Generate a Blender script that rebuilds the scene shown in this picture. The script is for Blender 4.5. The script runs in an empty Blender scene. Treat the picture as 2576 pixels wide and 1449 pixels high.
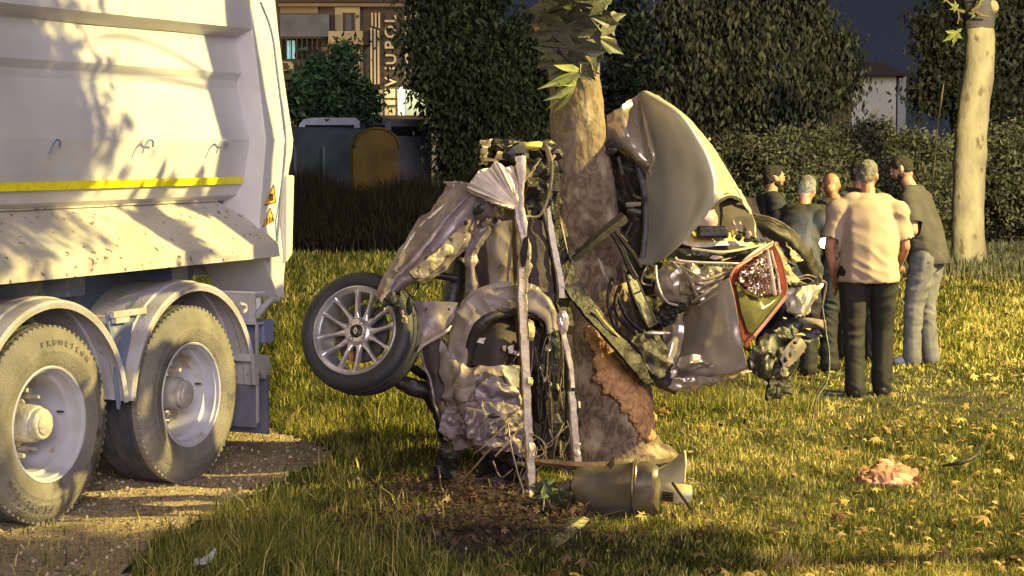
import bpy, bmesh, math, random
import numpy as np
from mathutils import Vector, Matrix, noise
R = math.radians
rnd = random.Random(7)
rg = np.random.default_rng(11)
sc = bpy.context.scene
C = sc.collection
# ------------------------------------------------------------ camera
F, EYE = 4800.0, 1.9
TH = math.atan(353.5 / F)
cam = bpy.data.cameras.new('camera'); co = bpy.data.objects.new('camera', cam); C.objects.link(co)
co.location = (0, 0, EYE); co.rotation_euler = (R(90) - TH, 0, 0)
cam.lens = 36.0 * F / 2576; cam.sensor_width = 36; cam.clip_start = .1; cam.clip_end = 2000
sc.camera = co
# ------------------------------------------------------------ night sky, soft fill, street lamp key
w = bpy.data.worlds.new('World'); sc.world = w; w.use_nodes = True
wn = w.node_tree; bg = wn.nodes['Background']
tc = wn.nodes.new('ShaderNodeTexCoord'); sx = wn.nodes.new('ShaderNodeSeparateXYZ'); rp = wn.nodes.new('ShaderNodeValToRGB')
wn.links.new(tc.outputs['Generated'], sx.inputs[0]); wn.links.new(sx.outputs['Z'], rp.inputs[0]); wn.links.new(rp.outputs[0], bg.inputs[0])
rp.color_ramp.elements[0].position = 0.0; rp.color_ramp.elements[0].color = (.022, .025, .038, 1)
rp.color_ramp.elements[1].position = .35; rp.color_ramp.elements[1].color = (.012, .0145, .026, 1)
bg.inputs[1].default_value = 1.0
sun = bpy.data.lights.new('sky_glow_sun', 'SUN'); so = bpy.data.objects.new('sky_glow_sun', sun); C.objects.link(so)
sun.energy = 1.8; sun.angle = R(28); sun.color = (1.0, .90, .97)
so.rotation_euler = Vector((.20, -.90, .27)).to_track_quat('Z', 'Y').to_euler()
LAMP = Vector((12.0, 10.4, 8.2))
kl = bpy.data.lights.new('sodium_street_light', 'POINT'); ko = bpy.data.objects.new('sodium_street_light', kl); C.objects.link(ko)
kl.energy = 22000; kl.color = (1.0, .82, .27); kl.shadow_soft_size = .12; ko.location = LAMP
sc.view_settings.view_transform = 'Standard'; sc.view_settings.look = 'None'
sc.view_settings.exposure = 0.38; sc.view_settings.gamma = 1.0; sc.view_settings.use_curve_mapping = False
sc.cycles.max_bounces = 5; sc.cycles.transparent_max_bounces = 12

# ------------------------------------------------------------ helpers
def P(px, py, d):
    x = (px - 1288) / F; u = -(py - 724.5) / F
    s = d / (math.cos(TH) + u * math.sin(TH))
    return Vector((x * s, d, EYE + (-math.sin(TH) + u * math.cos(TH)) * s))
def G(px, py, z=0.0):
    x = (px - 1288) / F; u = -(py - 724.5) / F
    rz = -math.sin(TH) + u * math.cos(TH); s = (z - EYE) / rz
    return Vector((x * s, (math.cos(TH) + u * math.sin(TH)) * s, z))
INV = {}
def tag(o, label=None, cat=None, group=None, kind=None):
    if label: o['label'] = label
    if cat: o['category'] = cat
    if group: o['group'] = group
    if kind: o['kind'] = kind
    return o
def root(name, loc, rz=0, label=None, cat=None, group=None):
    o = bpy.data.objects.new(name, None); C.objects.link(o); o.empty_display_size = .2
    o.location = loc; o.rotation_euler = (0, 0, rz)
    INV[o] = (Matrix.Translation(Vector(loc)) @ Matrix.Rotation(rz, 4, 'Z')).inverted()
    return tag(o, label, cat, group)
def link(name, me, mat, parent=None, smooth=True):
    if mat is not None and not me.materials: me.materials.append(mat)
    if smooth and len(me.polygons): me.polygons.foreach_set('use_smooth', [True] * len(me.polygons))
    o = bpy.data.objects.new(name, me); C.objects.link(o)
    if parent is not None:
        o.parent = parent
        if parent in INV:
            INV[o] = INV[parent]; me.transform(INV[parent])
    return o
def fast(name, V, quads=None, tris=None, attr=None):
    me = bpy.data.meshes.new(name); V = np.asarray(V, np.float32)
    me.vertices.add(len(V)); me.vertices.foreach_set('co', V.ravel())
    q = np.asarray(quads, np.int32).reshape(-1, 4) if quads is not None else np.zeros((0, 4), np.int32)
    t = np.asarray(tris, np.int32).reshape(-1, 3) if tris is not None else np.zeros((0, 3), np.int32)
    lv = np.concatenate([q.ravel(), t.ravel()]); me.loops.add(len(lv)); me.loops.foreach_set('vertex_index', lv)
    st = np.concatenate([np.arange(len(q)) * 4, len(q) * 4 + np.arange(len(t)) * 3]).astype(np.int32)
    me.polygons.add(len(st)); me.polygons.foreach_set('loop_start', st)
    me.update(calc_edges=True)
    if attr is not None:
        a = me.attributes.new('v', 'FLOAT', 'POINT'); a.data.foreach_set('value', np.asarray(attr, np.float32))
    me.validate(); return me
def mesh(name, V, Fc, mat, parent=None, smooth=True):
    me = bpy.data.meshes.new(name); me.from_pydata([tuple(v) for v in V], [], Fc); me.update()
    bm = bmesh.new(); bm.from_mesh(me); bmesh.ops.recalc_face_normals(bm, faces=bm.faces); bm.to_mesh(me); bm.free()
    return link(name, me, mat, parent, smooth)
def autosmooth(o, ang=35):
    me = o.data; bm = bmesh.new(); bm.from_mesh(me)
    for e in bm.edges:
        if len(e.link_faces) == 2 and e.calc_face_angle(0) > R(ang): e.smooth = False
    bm.to_mesh(me); bm.free(); return o
def cr(p, n):
    """Catmull-Rom through points, n steps per span"""
    p = [Vector(q) for q in p]
    if len(p) < 3: 
        return [p[0].lerp(p[-1], i / n) for i in range(n + 1)] if len(p) == 2 else p
    out = []
    for i in range(len(p) - 1):
        a = p[i - 1] if i else p[0] * 2 - p[1]; b = p[i]; c = p[i + 1]; d = p[i + 2] if i + 2 < len(p) else c * 2 - b
        for k in range(n):
            t = k / n
            out.append(.5 * ((2 * b) + (c - a) * t + (2 * a - 5 * b + 4 * c - d) * t * t + (3 * b - a - 3 * c + d) * t ** 3))
    out.append(p[-1]); return out
def crumple(v, f, seed):
    q = v * f + Vector((seed * 7.3, seed * 3.1, seed))
    d = noise.voronoi(q * 1.15)[0]
    return .75 * (1 - 2.2 * abs(noise.noise(q))) + .45 * (1 - 2.2 * abs(noise.noise(q * 2.4))) + .75 * (d[1] - d[0]) - .15
def thicken(bm, th):
    bm.normal_update(); fs = bm.faces[:]; vs = bm.verts[:]; mp = {}
    for v in vs: mp[v] = bm.verts.new(v.co - v.normal * th)
    be = [e for e in bm.edges if len(e.link_faces) == 1]
    for f in fs: bm.faces.new([mp[v] for v in reversed(f.verts)])
    for e in be:
        lp = e.link_loops[0]; a = lp.vert; b = lp.link_loop_next.vert
        bm.faces.new([b, a, mp[a], mp[b]])
def sheet(name, rows, mat, parent, th=.006, sub=5, bump=0.0, fr=4, seed=1, ragged=0, lin=False, smooth=True):
    """panel from rows of (px, py, depth); real thickness, creased by ridged noise"""
    g = [[P(*q) for q in r] for r in rows]
    if bump > .012: sub = int(sub * 1.7)
    if lin:
        def ip(p, n): return [p[i].lerp(p[i + 1], k / n) for i in range(len(p) - 1) for k in range(n)] + [p[-1]]
    else: ip = cr
    g = [ip(r, sub) for r in g]
    g = [list(c) for c in zip(*[ip(list(c), sub) for c in zip(*g)])]
    n, m = len(g), len(g[0]); V = []
    for i in range(n):
        for j in range(m):
            a = g[max(i - 1, 0)][j]; b = g[min(i + 1, n - 1)][j]; c = g[i][max(j - 1, 0)]; d = g[i][min(j + 1, m - 1)]
            nn = (b - a).cross(d - c)
            nn = nn.normalized() if nn.length > 1e-9 else Vector((0, -1, 0))
            if nn.y > 0: nn = -nn
            v = g[i][j].copy()
            if bump: v += nn * bump * (crumple(v, fr, seed) - .4)
            if ragged and (i in (0, n - 1) or j in (0, m - 1)):
                v += noise.noise_vector(v * 23 + Vector((seed, 0, 0))) * ragged
            V.append(v)
    Fc = [(i * m + j, i * m + j + 1, (i + 1) * m + j + 1, (i + 1) * m + j) for i in range(n - 1) for j in range(m - 1)]
    me = bpy.data.meshes.new(name); me.from_pydata(V, [], Fc)
    bm = bmesh.new(); bm.from_mesh(me); bmesh.ops.remove_doubles(bm, verts=bm.verts, dist=.0004); bmesh.ops.recalc_face_normals(bm, faces=bm.faces)
    if sum(f.normal.y for f in bm.faces) > 0: bmesh.ops.reverse_faces(bm, faces=bm.faces)
    thicken(bm, th)
    bm.to_mesh(me); bm.free()
    o = link(name, me, mat, parent, smooth)
    return autosmooth(o, 19 if bump > .018 else 30 if bump > .012 else 45)
def plate(name, pts, mat, parent, th=.02, smooth=False, ax=None):
    """polygon (px,py,d) given thickness away from the camera"""
    p = [P(*q) for q in pts]; n = len(p); off = ax if ax is not None else Vector((0, th, 0))
    V = p + [q + off for q in p]
    Fc = [tuple(range(n)), tuple(range(2 * n - 1, n - 1, -1))] + [(i, (i + 1) % n, n + (i + 1) % n, n + i) for i in range(n)]
    me = bpy.data.meshes.new(name); me.from_pydata(V, [], Fc)
    bm = bmesh.new(); bm.from_mesh(me); bmesh.ops.recalc_face_normals(bm, faces=bm.faces)
    bmesh.ops.triangulate(bm, faces=[f for f in bm.faces if len(f.verts) > 4]); bm.to_mesh(me); bm.free()
    return link(name, me, mat, parent, smooth)
def tubegeo(pts, r, sides=8, flat=1.0, rot=0.0, rough=0):
    n = len(pts); rr = [r] * n if not hasattr(r, '__len__') else r
    V = []; up = Vector((0, 1, 0)); last = None
    for i, p in enumerate(pts):
        t = (pts[min(i + 1, n - 1)] - pts[max(i - 1, 0)]).normalized()
        a = last if last is not None else (Vector((0, 0, 1)) if abs(t.z) < .9 else Vector((1, 0, 0)))
        a = (a - t * a.dot(t)).normalized(); last = a; b = t.cross(a)
        for k in range(sides):
            th = 2 * math.pi * k / sides + rot
            v = p + (a * math.cos(th) + b * math.sin(th) * flat) * rr[i]
            if rough: v += noise.noise_vector(v * 30) * rough
            V.append(v)
    Fc = [(i * sides + k, i * sides + (k + 1) % sides, (i + 1) * sides + (k + 1) % sides, (i + 1) * sides + k) for i in range(n - 1) for k in range(sides)]
    Fc += [tuple(range(sides))[::-1], tuple(range((n - 1) * sides, n * sides))]
    return V, Fc
def tube(name, pts, r, mat, parent=None, sides=8, flat=1.0, rot=0, rough=0, smooth=True, n=5, raw=False):
    p = [Vector(q) if raw else P(*q) for q in pts]
    if hasattr(r, '__len__'):
        rr = [r[min(int(i / n), len(r) - 2)] * (1 - (i / n - min(int(i / n), len(r) - 2))) + r[min(int(i / n), len(r) - 2) + 1] * (i / n - min(int(i / n), len(r) - 2)) for i in range((len(p) - 1) * n + 1)]
    else: rr = r
    V, Fc = tubegeo(cr(p, n), rr, sides, flat, rot, rough)
    return autosmooth(mesh(name, V, Fc, mat, parent, smooth), 50)
def join(name, parts, mat, parent=None, smooth=True):
    V, Fc = [], []
    for v, f in parts:
        b = len(V); V += v; Fc += [tuple(i + b for i in q) for q in f]
    return mesh(name, V, Fc, mat, parent, smooth)
def boxgeo(c, s, M=None):
    V = [Vector(((i & 1) * 2 - 1, ((i >> 1) & 1) * 2 - 1, ((i >> 2) & 1) * 2 - 1)) for i in range(8)]
    V = [Vector((v.x * s[0] / 2, v.y * s[1] / 2, v.z * s[2] / 2)) for v in V]
    if M is not None: V = [M @ v for v in V]
    return [v + Vector(c) for v in V], [(0, 2, 3, 1), (4, 5, 7, 6), (0, 1, 5, 4), (2, 6, 7, 3), (0, 4, 6, 2), (1, 3, 7, 5)]
def box(name, c, s, mat, parent=None, bev=0, Mt=None, raw_local=False):
    V, Fc = boxgeo(c, s, Mt)
    if raw_local and parent in INV:
        m = INV[parent].inverted(); V = [m @ v for v in V]
    o = mesh(name, V, Fc, mat, parent, False)
    if bev:
        b = o.modifiers.new('b', 'BEVEL'); b.width = bev; b.segments = 2
    return o
def lathegeo(prof, seg, fn):
    """prof (r, a); fn maps (r cos, r sin, a) to a point"""
    V = []; n = len(prof)
    for i in range(seg):
        t = 2 * math.pi * i / seg
        for r, a in prof: V.append(fn(r * math.cos(t), r * math.sin(t), a))
    Fc = [(i * n + k, i * n + k + 1, ((i + 1) % seg) * n + k + 1, ((i + 1) % seg) * n + k) for i in range(seg) for k in range(n - 1)]
    return V, Fc
def ico(sub=2):
    bm = bmesh.new(); bmesh.ops.create_icosphere(bm, subdivisions=sub, radius=1); V = [v.co.copy() for v in bm.verts]; Fc = [tuple(v.index for v in f.verts) for f in bm.faces]; bm.free(); return V, Fc
ICO3 = ico(3); ICO2 = ico(2); ICO4 = ico(4)
def shard(name, c, s, mat, parent, seed=1):
    """angular broken piece"""
    q = random.Random(seed * 13 + 5); bm = bmesh.new()
    for _ in range(11):
        v = Vector((q.gauss(0, 1), q.gauss(0, 1), q.gauss(0, 1))).normalized() * q.uniform(.75, 1.15)
        bm.verts.new((v.x * s[0] + c[0], v.y * s[1] + c[1], v.z * s[2] + c[2]))
    h = bmesh.ops.convex_hull(bm, input=bm.verts[:]); bmesh.ops.delete(bm, geom=list({g for g in h['geom_interior'] + h['geom_unused'] if isinstance(g, bmesh.types.BMVert)}), context='VERTS')
    me = bpy.data.meshes.new(name); bm.to_mesh(me); bm.free(); return link(name, me, mat, parent, False)
def lump(name, c, s, mat, parent, seed=1, amp=.3, fr=1.6, smooth=False, ic=None, Mt=None):
    if ic is ICO2 and not smooth and amp >= .2 and mat is not m_blk: return shard(name, c, s, mat, parent, seed)
    V0, Fc = ic or ICO3; V = []
    for v in V0:
        k = 1 + amp * (crumple(v, fr, seed) - .4); q = Vector((v.x * s[0] * k, v.y * s[1] * k, v.z * s[2] * k))
        V.append((Mt @ q if Mt else q) + Vector(c))
    o = mesh(name, V, Fc, mat, parent, smooth)
    return autosmooth(o, 30) if smooth else o
# ------------------------------------------------------------ materials
def M(name, c1, c2=None, s=6, r=.6, m=0, bump=0, bs=40, det=6, lo=.35, hi=.65, c3=None, s3=30, t3=.6, coat=0, emit=None, es=0, dist=0.0, stretch=None, rv=0, w3=.06):
    mt = bpy.data.materials.new(name); mt.use_nodes = True; nt = mt.node_tree; N = nt.nodes; b = N['Principled BSDF']; L = nt.links.new
    b.inputs['Base Color'].default_value = (*c1, 1); b.inputs['Roughness'].default_value = r; b.inputs['Metallic'].default_value = m
    if coat: b.inputs['Coat Weight'].default_value = coat; b.inputs['Coat Roughness'].default_value = .15
    t = N.new('ShaderNodeTexCoord'); src = t.outputs['Object']
    if stretch:
        mp = N.new('ShaderNodeMapping'); mp.inputs['Scale'].default_value = stretch; L(src, mp.inputs[0]); src = mp.outputs[0]
    def nz(scale, d=det, di=0.0):
        n = N.new('ShaderNodeTexNoise'); n.inputs['Scale'].default_value = scale; n.inputs['Detail'].default_value = d; n.inputs['Distortion'].default_value = di; L(src, n.inputs['Vector']); return n.outputs['Fac']
    def ramp(f, a, bb):
        q = N.new('ShaderNodeMapRange'); q.inputs[1].default_value = a; q.inputs[2].default_value = bb; L(f, q.inputs[0]); return q.outputs[0]
    col = None
    def mix(f, A, B):
        x = N.new('ShaderNodeMix'); x.data_type = 'RGBA'; L(f, x.inputs[0])
        for k, q in ((6, A), (7, B)):
            if isinstance(q, tuple): x.inputs[k].default_value = (*q, 1)
            else: L(q, x.inputs[k])
        return x.outputs[2]
    if c2:
        f = ramp(nz(s, det, dist), lo, hi); col = mix(f, c1, c2)
        if rv:
            a = N.new('ShaderNodeMapRange'); a.inputs[3].default_value = r; a.inputs[4].default_value = r + rv; L(f, a.inputs[0]); L(a.outputs[0], b.inputs['Roughness'])
    if c3: col = mix(ramp(nz(s3), t3, t3 + w3), col if col else c1, c3)
    if col: L(col, b.inputs['Base Color'])
    if bump:
        bp = N.new('ShaderNodeBump'); bp.inputs['Strength'].default_value = bump; bp.inputs['Distance'].default_value = .02; L(nz(bs, 8), bp.inputs['Height']); L(bp.outputs[0], b.inputs['Normal'])
    if emit: b.inputs['Emission Color'].default_value = (*emit, 1); b.inputs['Emission Strength'].default_value = es
    return mt
def MV(name, stops, r=.6, trans=0.0):
    """colour by the per-piece attribute v"""
    mt = bpy.data.materials.new(name); mt.use_nodes = True; nt = mt.node_tree; N = nt.nodes; b = N['Principled BSDF']; L = nt.links.new
    a = N.new('ShaderNodeAttribute'); a.attribute_name = 'v'; rp = N.new('ShaderNodeValToRGB'); L(a.outputs['Fac'], rp.inputs[0]); L(rp.outputs[0], b.inputs['Base Color'])
    e = rp.color_ramp.elements
    while len(e) < len(stops): e.new(.5)
    for k, (p, c) in enumerate(stops): e[k].position = p; e[k].color = (*c, 1)
    b.inputs['Roughness'].default_value = r; b.inputs['Specular IOR Level'].default_value = .14
    if trans:
        td = N.new('ShaderNodeBsdfTranslucent'); L(rp.outputs[0], td.inputs[0]); mx = N.new('ShaderNodeMixShader'); mx.inputs[0].default_value = trans
        L(b.outputs[0], mx.inputs[1]); L(td.outputs[0], mx.inputs[2]); L(mx.outputs[0], N['Material Output'].inputs[0])
    return mt
# truck
m_white = M('tipper_white_paint', (.62, .60, .60), (.52, .49, .49), 2.2, .42, bump=.05, bs=60, c3=(.55, .50, .42), s3=9, t3=.66)
m_rust = M('chassis_grey_paint', (.13, .17, .30), (.20, .23, .33), 5, .6, bump=.15, bs=50, c3=(.30, .27, .24), s3=14, t3=.6)
m_fender = M('dusty_mudguard', (.44, .42, .46), (.36, .33, .30), 7, .6, bump=.2, bs=60, c3=(.10, .085, .07), s3=26, t3=.68)
m_skirt = M('muddy_white_paint', (.58, .54, .48), (.48, .43, .36), 3, .5, bump=.1, bs=70, c3=(.16, .105, .05), s3=23, t3=.62)
m_ttyre = M('dusty_tyre_rubber', (.24, .215, .175), (.15, .135, .115), 5, .85, bump=.5, bs=90, stretch=(1, 1, 1), c3=(.09, .08, .07), s3=6, t3=.60)
m_tread = M('dark_tread_rubber', (.035, .037, .048), (.07, .068, .07), 12, .8, bump=.4, bs=60)
m_rim = M('silver_wheel_paint', (.52, .52, .60), (.42, .40, .42), 6, .45, m=.1, bump=.1, bs=30, c3=(.36, .30, .22), s3=10, t3=.62)
m_hub = M('dirty_hub_steel', (.34, .31, .28), (.55, .50, .42), 14, .55, m=.1, bump=.4, bs=60)
m_reflect = M('yellow_reflective_tape', (.95, .90, .02), (.80, .70, .02), 30, .35, c3=(.45, .42, .10), s3=60, t3=.68, emit=(1, .92, .02), es=0.0)
m_sticker = M('orange_sticker', (.85, .42, .02), r=.5)
m_black = M('black_print', (.05, .035, .02), r=.6)
# car
CH = (.46, .385, .31)
m_car = M('champagne_car_paint', CH, (.37, .305, .24), 3, .27, m=.5, coat=.25, bump=.02, bs=14)
m_carolive = M('champagne_roof_paint', (.50, .465, .37), (.44, .405, .315), 2, .42, m=.2, coat=.12, bump=.012, bs=9)
m_beige = M('matte_beige_underbody', (.24, .19, .145), (.16, .125, .10), 9, .5, bump=.10, bs=50, c3=(.08, .06, .05), s3=12, t3=.62)
m_lav = M('bare_lavender_steel', (.26, .205, .205), (.15, .118, .12), 7, .42, m=.35, bump=.12, bs=45, c3=(.06, .045, .04), s3=20, t3=.66, rv=.25)
m_pale = M('pale_torn_steel', (.62, .53, .46), (.44, .35, .31), 12, .45, m=.1, bump=.2, bs=50, c3=(.18, .13, .11), s3=25, t3=.66)
m_cream = M('cream_primer', (.62, .50, .25), (.38, .29, .15), 14, .7, bump=.5, bs=60, c3=(.14, .10, .06), s3=22, t3=.58)
m_blk = M('black_plastic', (.010, .009, .008), (.022, .018, .015), 8, .5, bump=.3, bs=30)
m_dark = M('dark_wreck_metal', (.022, .017, .013), (.010, .008, .006), 9, .55, m=.3, bump=.6, bs=35, c3=(.10, .075, .05), s3=18, t3=.66)  # metal darkened, the black shade of the wreck's gaps put into its colour
m_brown = M('dark_brown_trim', (.034, .025, .019), (.018, .013, .010), 8, .6, bump=.3, bs=40)
m_brownlin = M('brown_inner_liner', (.055, .038, .033), (.035, .025, .022), 12, .8, bump=.2, bs=60)
m_tyre = M('car_tyre_rubber', (.022, .021, .024), (.03, .029, .031), 9, .62, bump=.25, bs=70)
m_alloy = M('silver_alloy', (.68, .63, .63), (.56, .52, .52), 12, .28, m=.75, bump=.03)
m_disc = M('dark_brake_steel', (.05, .045, .05), (.10, .09, .09), 10, .4, m=.7)
m_orange = M('orange_caliper', (.55, .25, .06), (.3, .14, .04), 8, .5)
m_pink = M('pale_pink_metal', (.55, .38, .36), (.42, .27, .25), 6, .4, m=.1, bump=.2)
m_red = M('red_lamp_plastic', (.18, .035, .028), (.12, .025, .02), 8, .18, coat=.6)
m_redp = M('dusty_red_lamp_edge', (.34, .17, .14), (.26, .12, .10), 10, .35)
m_chrome = M('chrome_reflector', (.85, .74, .66), (.40, .25, .2), 22, .07, m=1.0, bump=.8, bs=24)
m_glass = M('smoky_lamp_glass', (.11, .105, .04), (.16, .15, .06), 16, .12, m=.25, coat=.8, bump=.25, bs=20)
m_galv = M('stainless_muffler', (.30, .25, .18), (.18, .145, .10), 5, .36, m=.75, bump=.15, bs=8, c3=(.10, .07, .05), s3=5, t3=.62)
m_ivory = M('ivory_plastic', (.50, .45, .27), (.40, .35, .20), 6, .45)
m_yel = M('yellowed_plastic', (.60, .48, .14), (.40, .3, .10), 8, .4)
m_wire = M('cable_brown', (.10, .07, .05), (.20, .15, .10), 30, .6)
m_rustbr = M('rusty_brown_strip', (.09, .045, .02), (.05, .028, .015), 14, .75, bump=.3)
# nature
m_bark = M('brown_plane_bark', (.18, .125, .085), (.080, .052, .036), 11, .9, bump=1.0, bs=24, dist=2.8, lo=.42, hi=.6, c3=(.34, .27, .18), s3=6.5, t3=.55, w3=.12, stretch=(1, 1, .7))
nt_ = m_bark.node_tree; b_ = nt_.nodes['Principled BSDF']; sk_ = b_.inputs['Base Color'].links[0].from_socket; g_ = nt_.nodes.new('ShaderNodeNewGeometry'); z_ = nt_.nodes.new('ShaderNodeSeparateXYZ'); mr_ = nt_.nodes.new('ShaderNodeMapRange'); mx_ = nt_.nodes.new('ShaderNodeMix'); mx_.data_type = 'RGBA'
mr_.inputs[1].default_value = 1.4; mr_.inputs[2].default_value = 2.4; mr_.inputs[4].default_value = .30; nt_.links.new(g_.outputs['Position'], z_.inputs[0]); nt_.links.new(z_.outputs['Z'], mr_.inputs[0]); nt_.links.new(mr_.outputs[0], mx_.inputs[0]); nt_.links.new(sk_, mx_.inputs[6]); mx_.inputs[7].default_value = (.36, .28, .17, 1); nt_.links.new(mx_.outputs[2], b_.inputs['Base Color'])  # bark paler higher up: plane bark's own tone plus lamplight put into colour
m_wood = M('exposed_orange_wood', (.60, .32, .13), (.30, .155, .065), 13, .85, bump=1.0, bs=34, dist=2, c3=(.52, .33, .17), s3=24, t3=.6)
m_bark2 = M('pale_plane_bark', (.52, .46, .27), (.33, .28, .18), 4, .9, bump=.7, bs=18, c3=(.22, .16, .10), s3=7, t3=.62, stretch=(1, 1, .5))
m_leafL = M('plane_leaf', (.125, .13, .105), (.08, .085, .065), 14, .55, bump=.3, bs=40)
m_leafY = M('yellowing_plane_leaf', (.38, .38, .10), (.20, .24, .07), 14, .55)
m_stem = M('leaf_stem', (.18, .13, .08), (.26, .2, .1), 20, .7)
m_soil = M('dark_soil', (.028, .019, .013), (.06, .042, .028), 9, .95, bump=1, bs=30)
m_twig = MV('dry_twigs', [(0, (.05, .032, .022)), (.5, (.11, .075, .05)), (1, (.24, .17, .11))], .85)
m_litter = MV('leaf_litter', [(0, (.12, .065, .035)), (.4, (.25, .15, .08)), (.75, (.42, .31, .12)), (1, (.62, .50, .18))], .75, .15)
m_grass = MV('grass_blades', [(0, (.030, .042, .010)), (.4, (.125, .140, .028)), (.7, (.38, .33, .075)), (1, (.74, .60, .22))], .6, .25)
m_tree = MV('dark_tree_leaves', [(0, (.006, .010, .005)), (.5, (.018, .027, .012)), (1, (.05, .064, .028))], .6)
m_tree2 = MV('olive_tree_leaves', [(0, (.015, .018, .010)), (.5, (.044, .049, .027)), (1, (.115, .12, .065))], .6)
m_shrub = MV('green_shrub_leaves', [(0, (.012, .03, .014)), (.5, (.04, .085, .035)), (1, (.12, .20, .08))], .6)
m_weed = MV('unlit_tall_weeds', [(0, (.003, .0035, .002)), (.6, (.007, .0075, .004)), (1, (.022, .020, .010))], .8)  # near black, the lack of lamplight there put into the leaf colour
m_bushm = MV('hedge_leaves', [(0, (.038, .042, .024)), (.5, (.11, .115, .062)), (1, (.27, .26, .145))], .6)
m_ground = M('lawn_soil', (.050, .042, .018), (.018, .016, .008), 6.0, .95, bump=.6, bs=9)
m_gravel = M('dusty_gravel', (.56, .43, .25), (.38, .28, .16), 14, .95, bump=1.0, bs=60, c3=(.11, .08, .05), s3=30, t3=.58)
m_pebble = MV('pebbles', [(0, (.16, .12, .07)), (.5, (.36, .28, .17)), (1, (.55, .45, .30))], .9)
# ============================================================ ground
def inpoly(x, y, poly):
    x = np.asarray(x); y = np.asarray(y); c = np.zeros(x.shape, bool); n = len(poly); j = n - 1
    for i in range(n):
        xi, yi = poly[i]; xj, yj = poly[j]
        with np.errstate(divide='ignore', invalid='ignore'):
            k = ((yi > y) != (yj > y)) & (x < (xj - xi) * (y - yi) / (yj - yi + 1e-12) + xi)
        c ^= k; j = i
    return c
def inp1(x, y, poly):
    c = False; xj, yj = poly[-1]
    for xi, yi in poly:
        if (yi > y) != (yj > y) and x < (xj - xi) * (y - yi) / (yj - yi) + xi: c = not c
        xj, yj = xi, yi
    return c
def gz(x, y):
    x = np.asarray(x, float); y = np.asarray(y, float)
    return .018 * np.sin(x * 2.1 + y * 1.3) * np.sin(y * 1.7 - x * .8) * (y > 8) + .0 * x
xs = np.concatenate([[-260, -90, -40], np.linspace(-15, 22, 150), [45, 90, 260]]); ys = np.concatenate([[-30, 0, 4], np.linspace(7.5, 40, 150), [48, 60, 90, 150, 300, 700]])
X, Y = np.meshgrid(xs, ys); Z = gz(X, Y); n, m = X.shape
idx = np.arange(n * m).reshape(n, m); q = np.stack([idx[:-1, :-1], idx[:-1, 1:], idx[1:, 1:], idx[1:, :-1]], -1).reshape(-1, 4)
tag(link('ground', fast('ground', np.stack([X, Y, Z], -1).reshape(-1, 3), q), m_ground), 'grassy ground under the wreck and the people', kind='structure')
# gravel track under the lorry
gp = [G(*p) for p in ((-900, 1449), (-700, 1040), (-60, 985), (150, 960), (560, 1055), (700, 1085), (800, 1120), (850, 1160), (760, 1190), (705, 1215), (620, 1270), (560, 1300), (470, 1345), (395, 1385), (350, 1449), (330, 1560), (-100, 1900))]
gpoly = [(p.x, p.y) for p in cr(gp + [gp[0]], 6)][:-1]
gpoly = [(a + .05 * noise.noise((a * 5, b * 5, 0)), b + .09 * noise.noise((a * 5, b * 5, 9))) for a, b in gpoly]
me = bpy.data.meshes.new('gravel_track'); bm = bmesh.new()
bmesh.ops.create_grid(bm, x_segments=110, y_segments=110, size=3.4)
for v in bm.verts: v.co.x -= 3.9; v.co.y += 9.6
bad = [v for v in bm.verts if not inp1(v.co.x, v.co.y, gpoly)]
bmesh.ops.delete(bm, geom=bad, context='VERTS')
for v in bm.verts: v.co.z = float(gz(v.co.x, v.co.y)) + .012 + .012 * noise.noise(v.co * 3) + .006 * noise.noise(v.co * 14)
bm.to_mesh(me); bm.free(); tag(link('gravel_track', me, m_gravel), 'strip of yellowish gravel beside and under the lorry wheels', kind='structure')

def rotm(n, tilt=1.0, rs=rg):
    """random rotation matrices, columns x,y,z"""
    q = rs.normal(size=(n, 4)); q /= np.linalg.norm(q, axis=1)[:, None]; w_, x, y, z = q.T
    return np.stack([1 - 2 * (y * y + z * z), 2 * (x * y - z * w_), 2 * (x * z + y * w_), 2 * (x * y + z * w_), 1 - 2 * (x * x + z * z), 2 * (y * z - x * w_), 2 * (x * z - y * w_), 2 * (y * z + x * w_), 1 - 2 * (x * x + y * y)], -1).reshape(n, 3, 3)
def scatter(name, bv, bf, pos, rot, scl, mat, parent=None, val=None, smooth=False):
    n, k = len(pos), len(bv); bv = np.asarray(bv); bf = np.asarray(bf)
    V = np.einsum('nij,kj->nki', rot, bv) * np.asarray(scl).reshape(n, 1, -1) + pos[:, None, :]
    Fc = (bf[None] + (np.arange(n) * k)[:, None, None]).reshape(-1, bf.shape[1])
    val = rg.random(n) if val is None else val
    me = fast(name, V.reshape(-1, 3), quads=Fc if bf.shape[1] == 4 else None, tris=Fc if bf.shape[1] == 3 else None, attr=np.repeat(val, k))
    return link(name, me, mat, parent, smooth)
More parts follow.
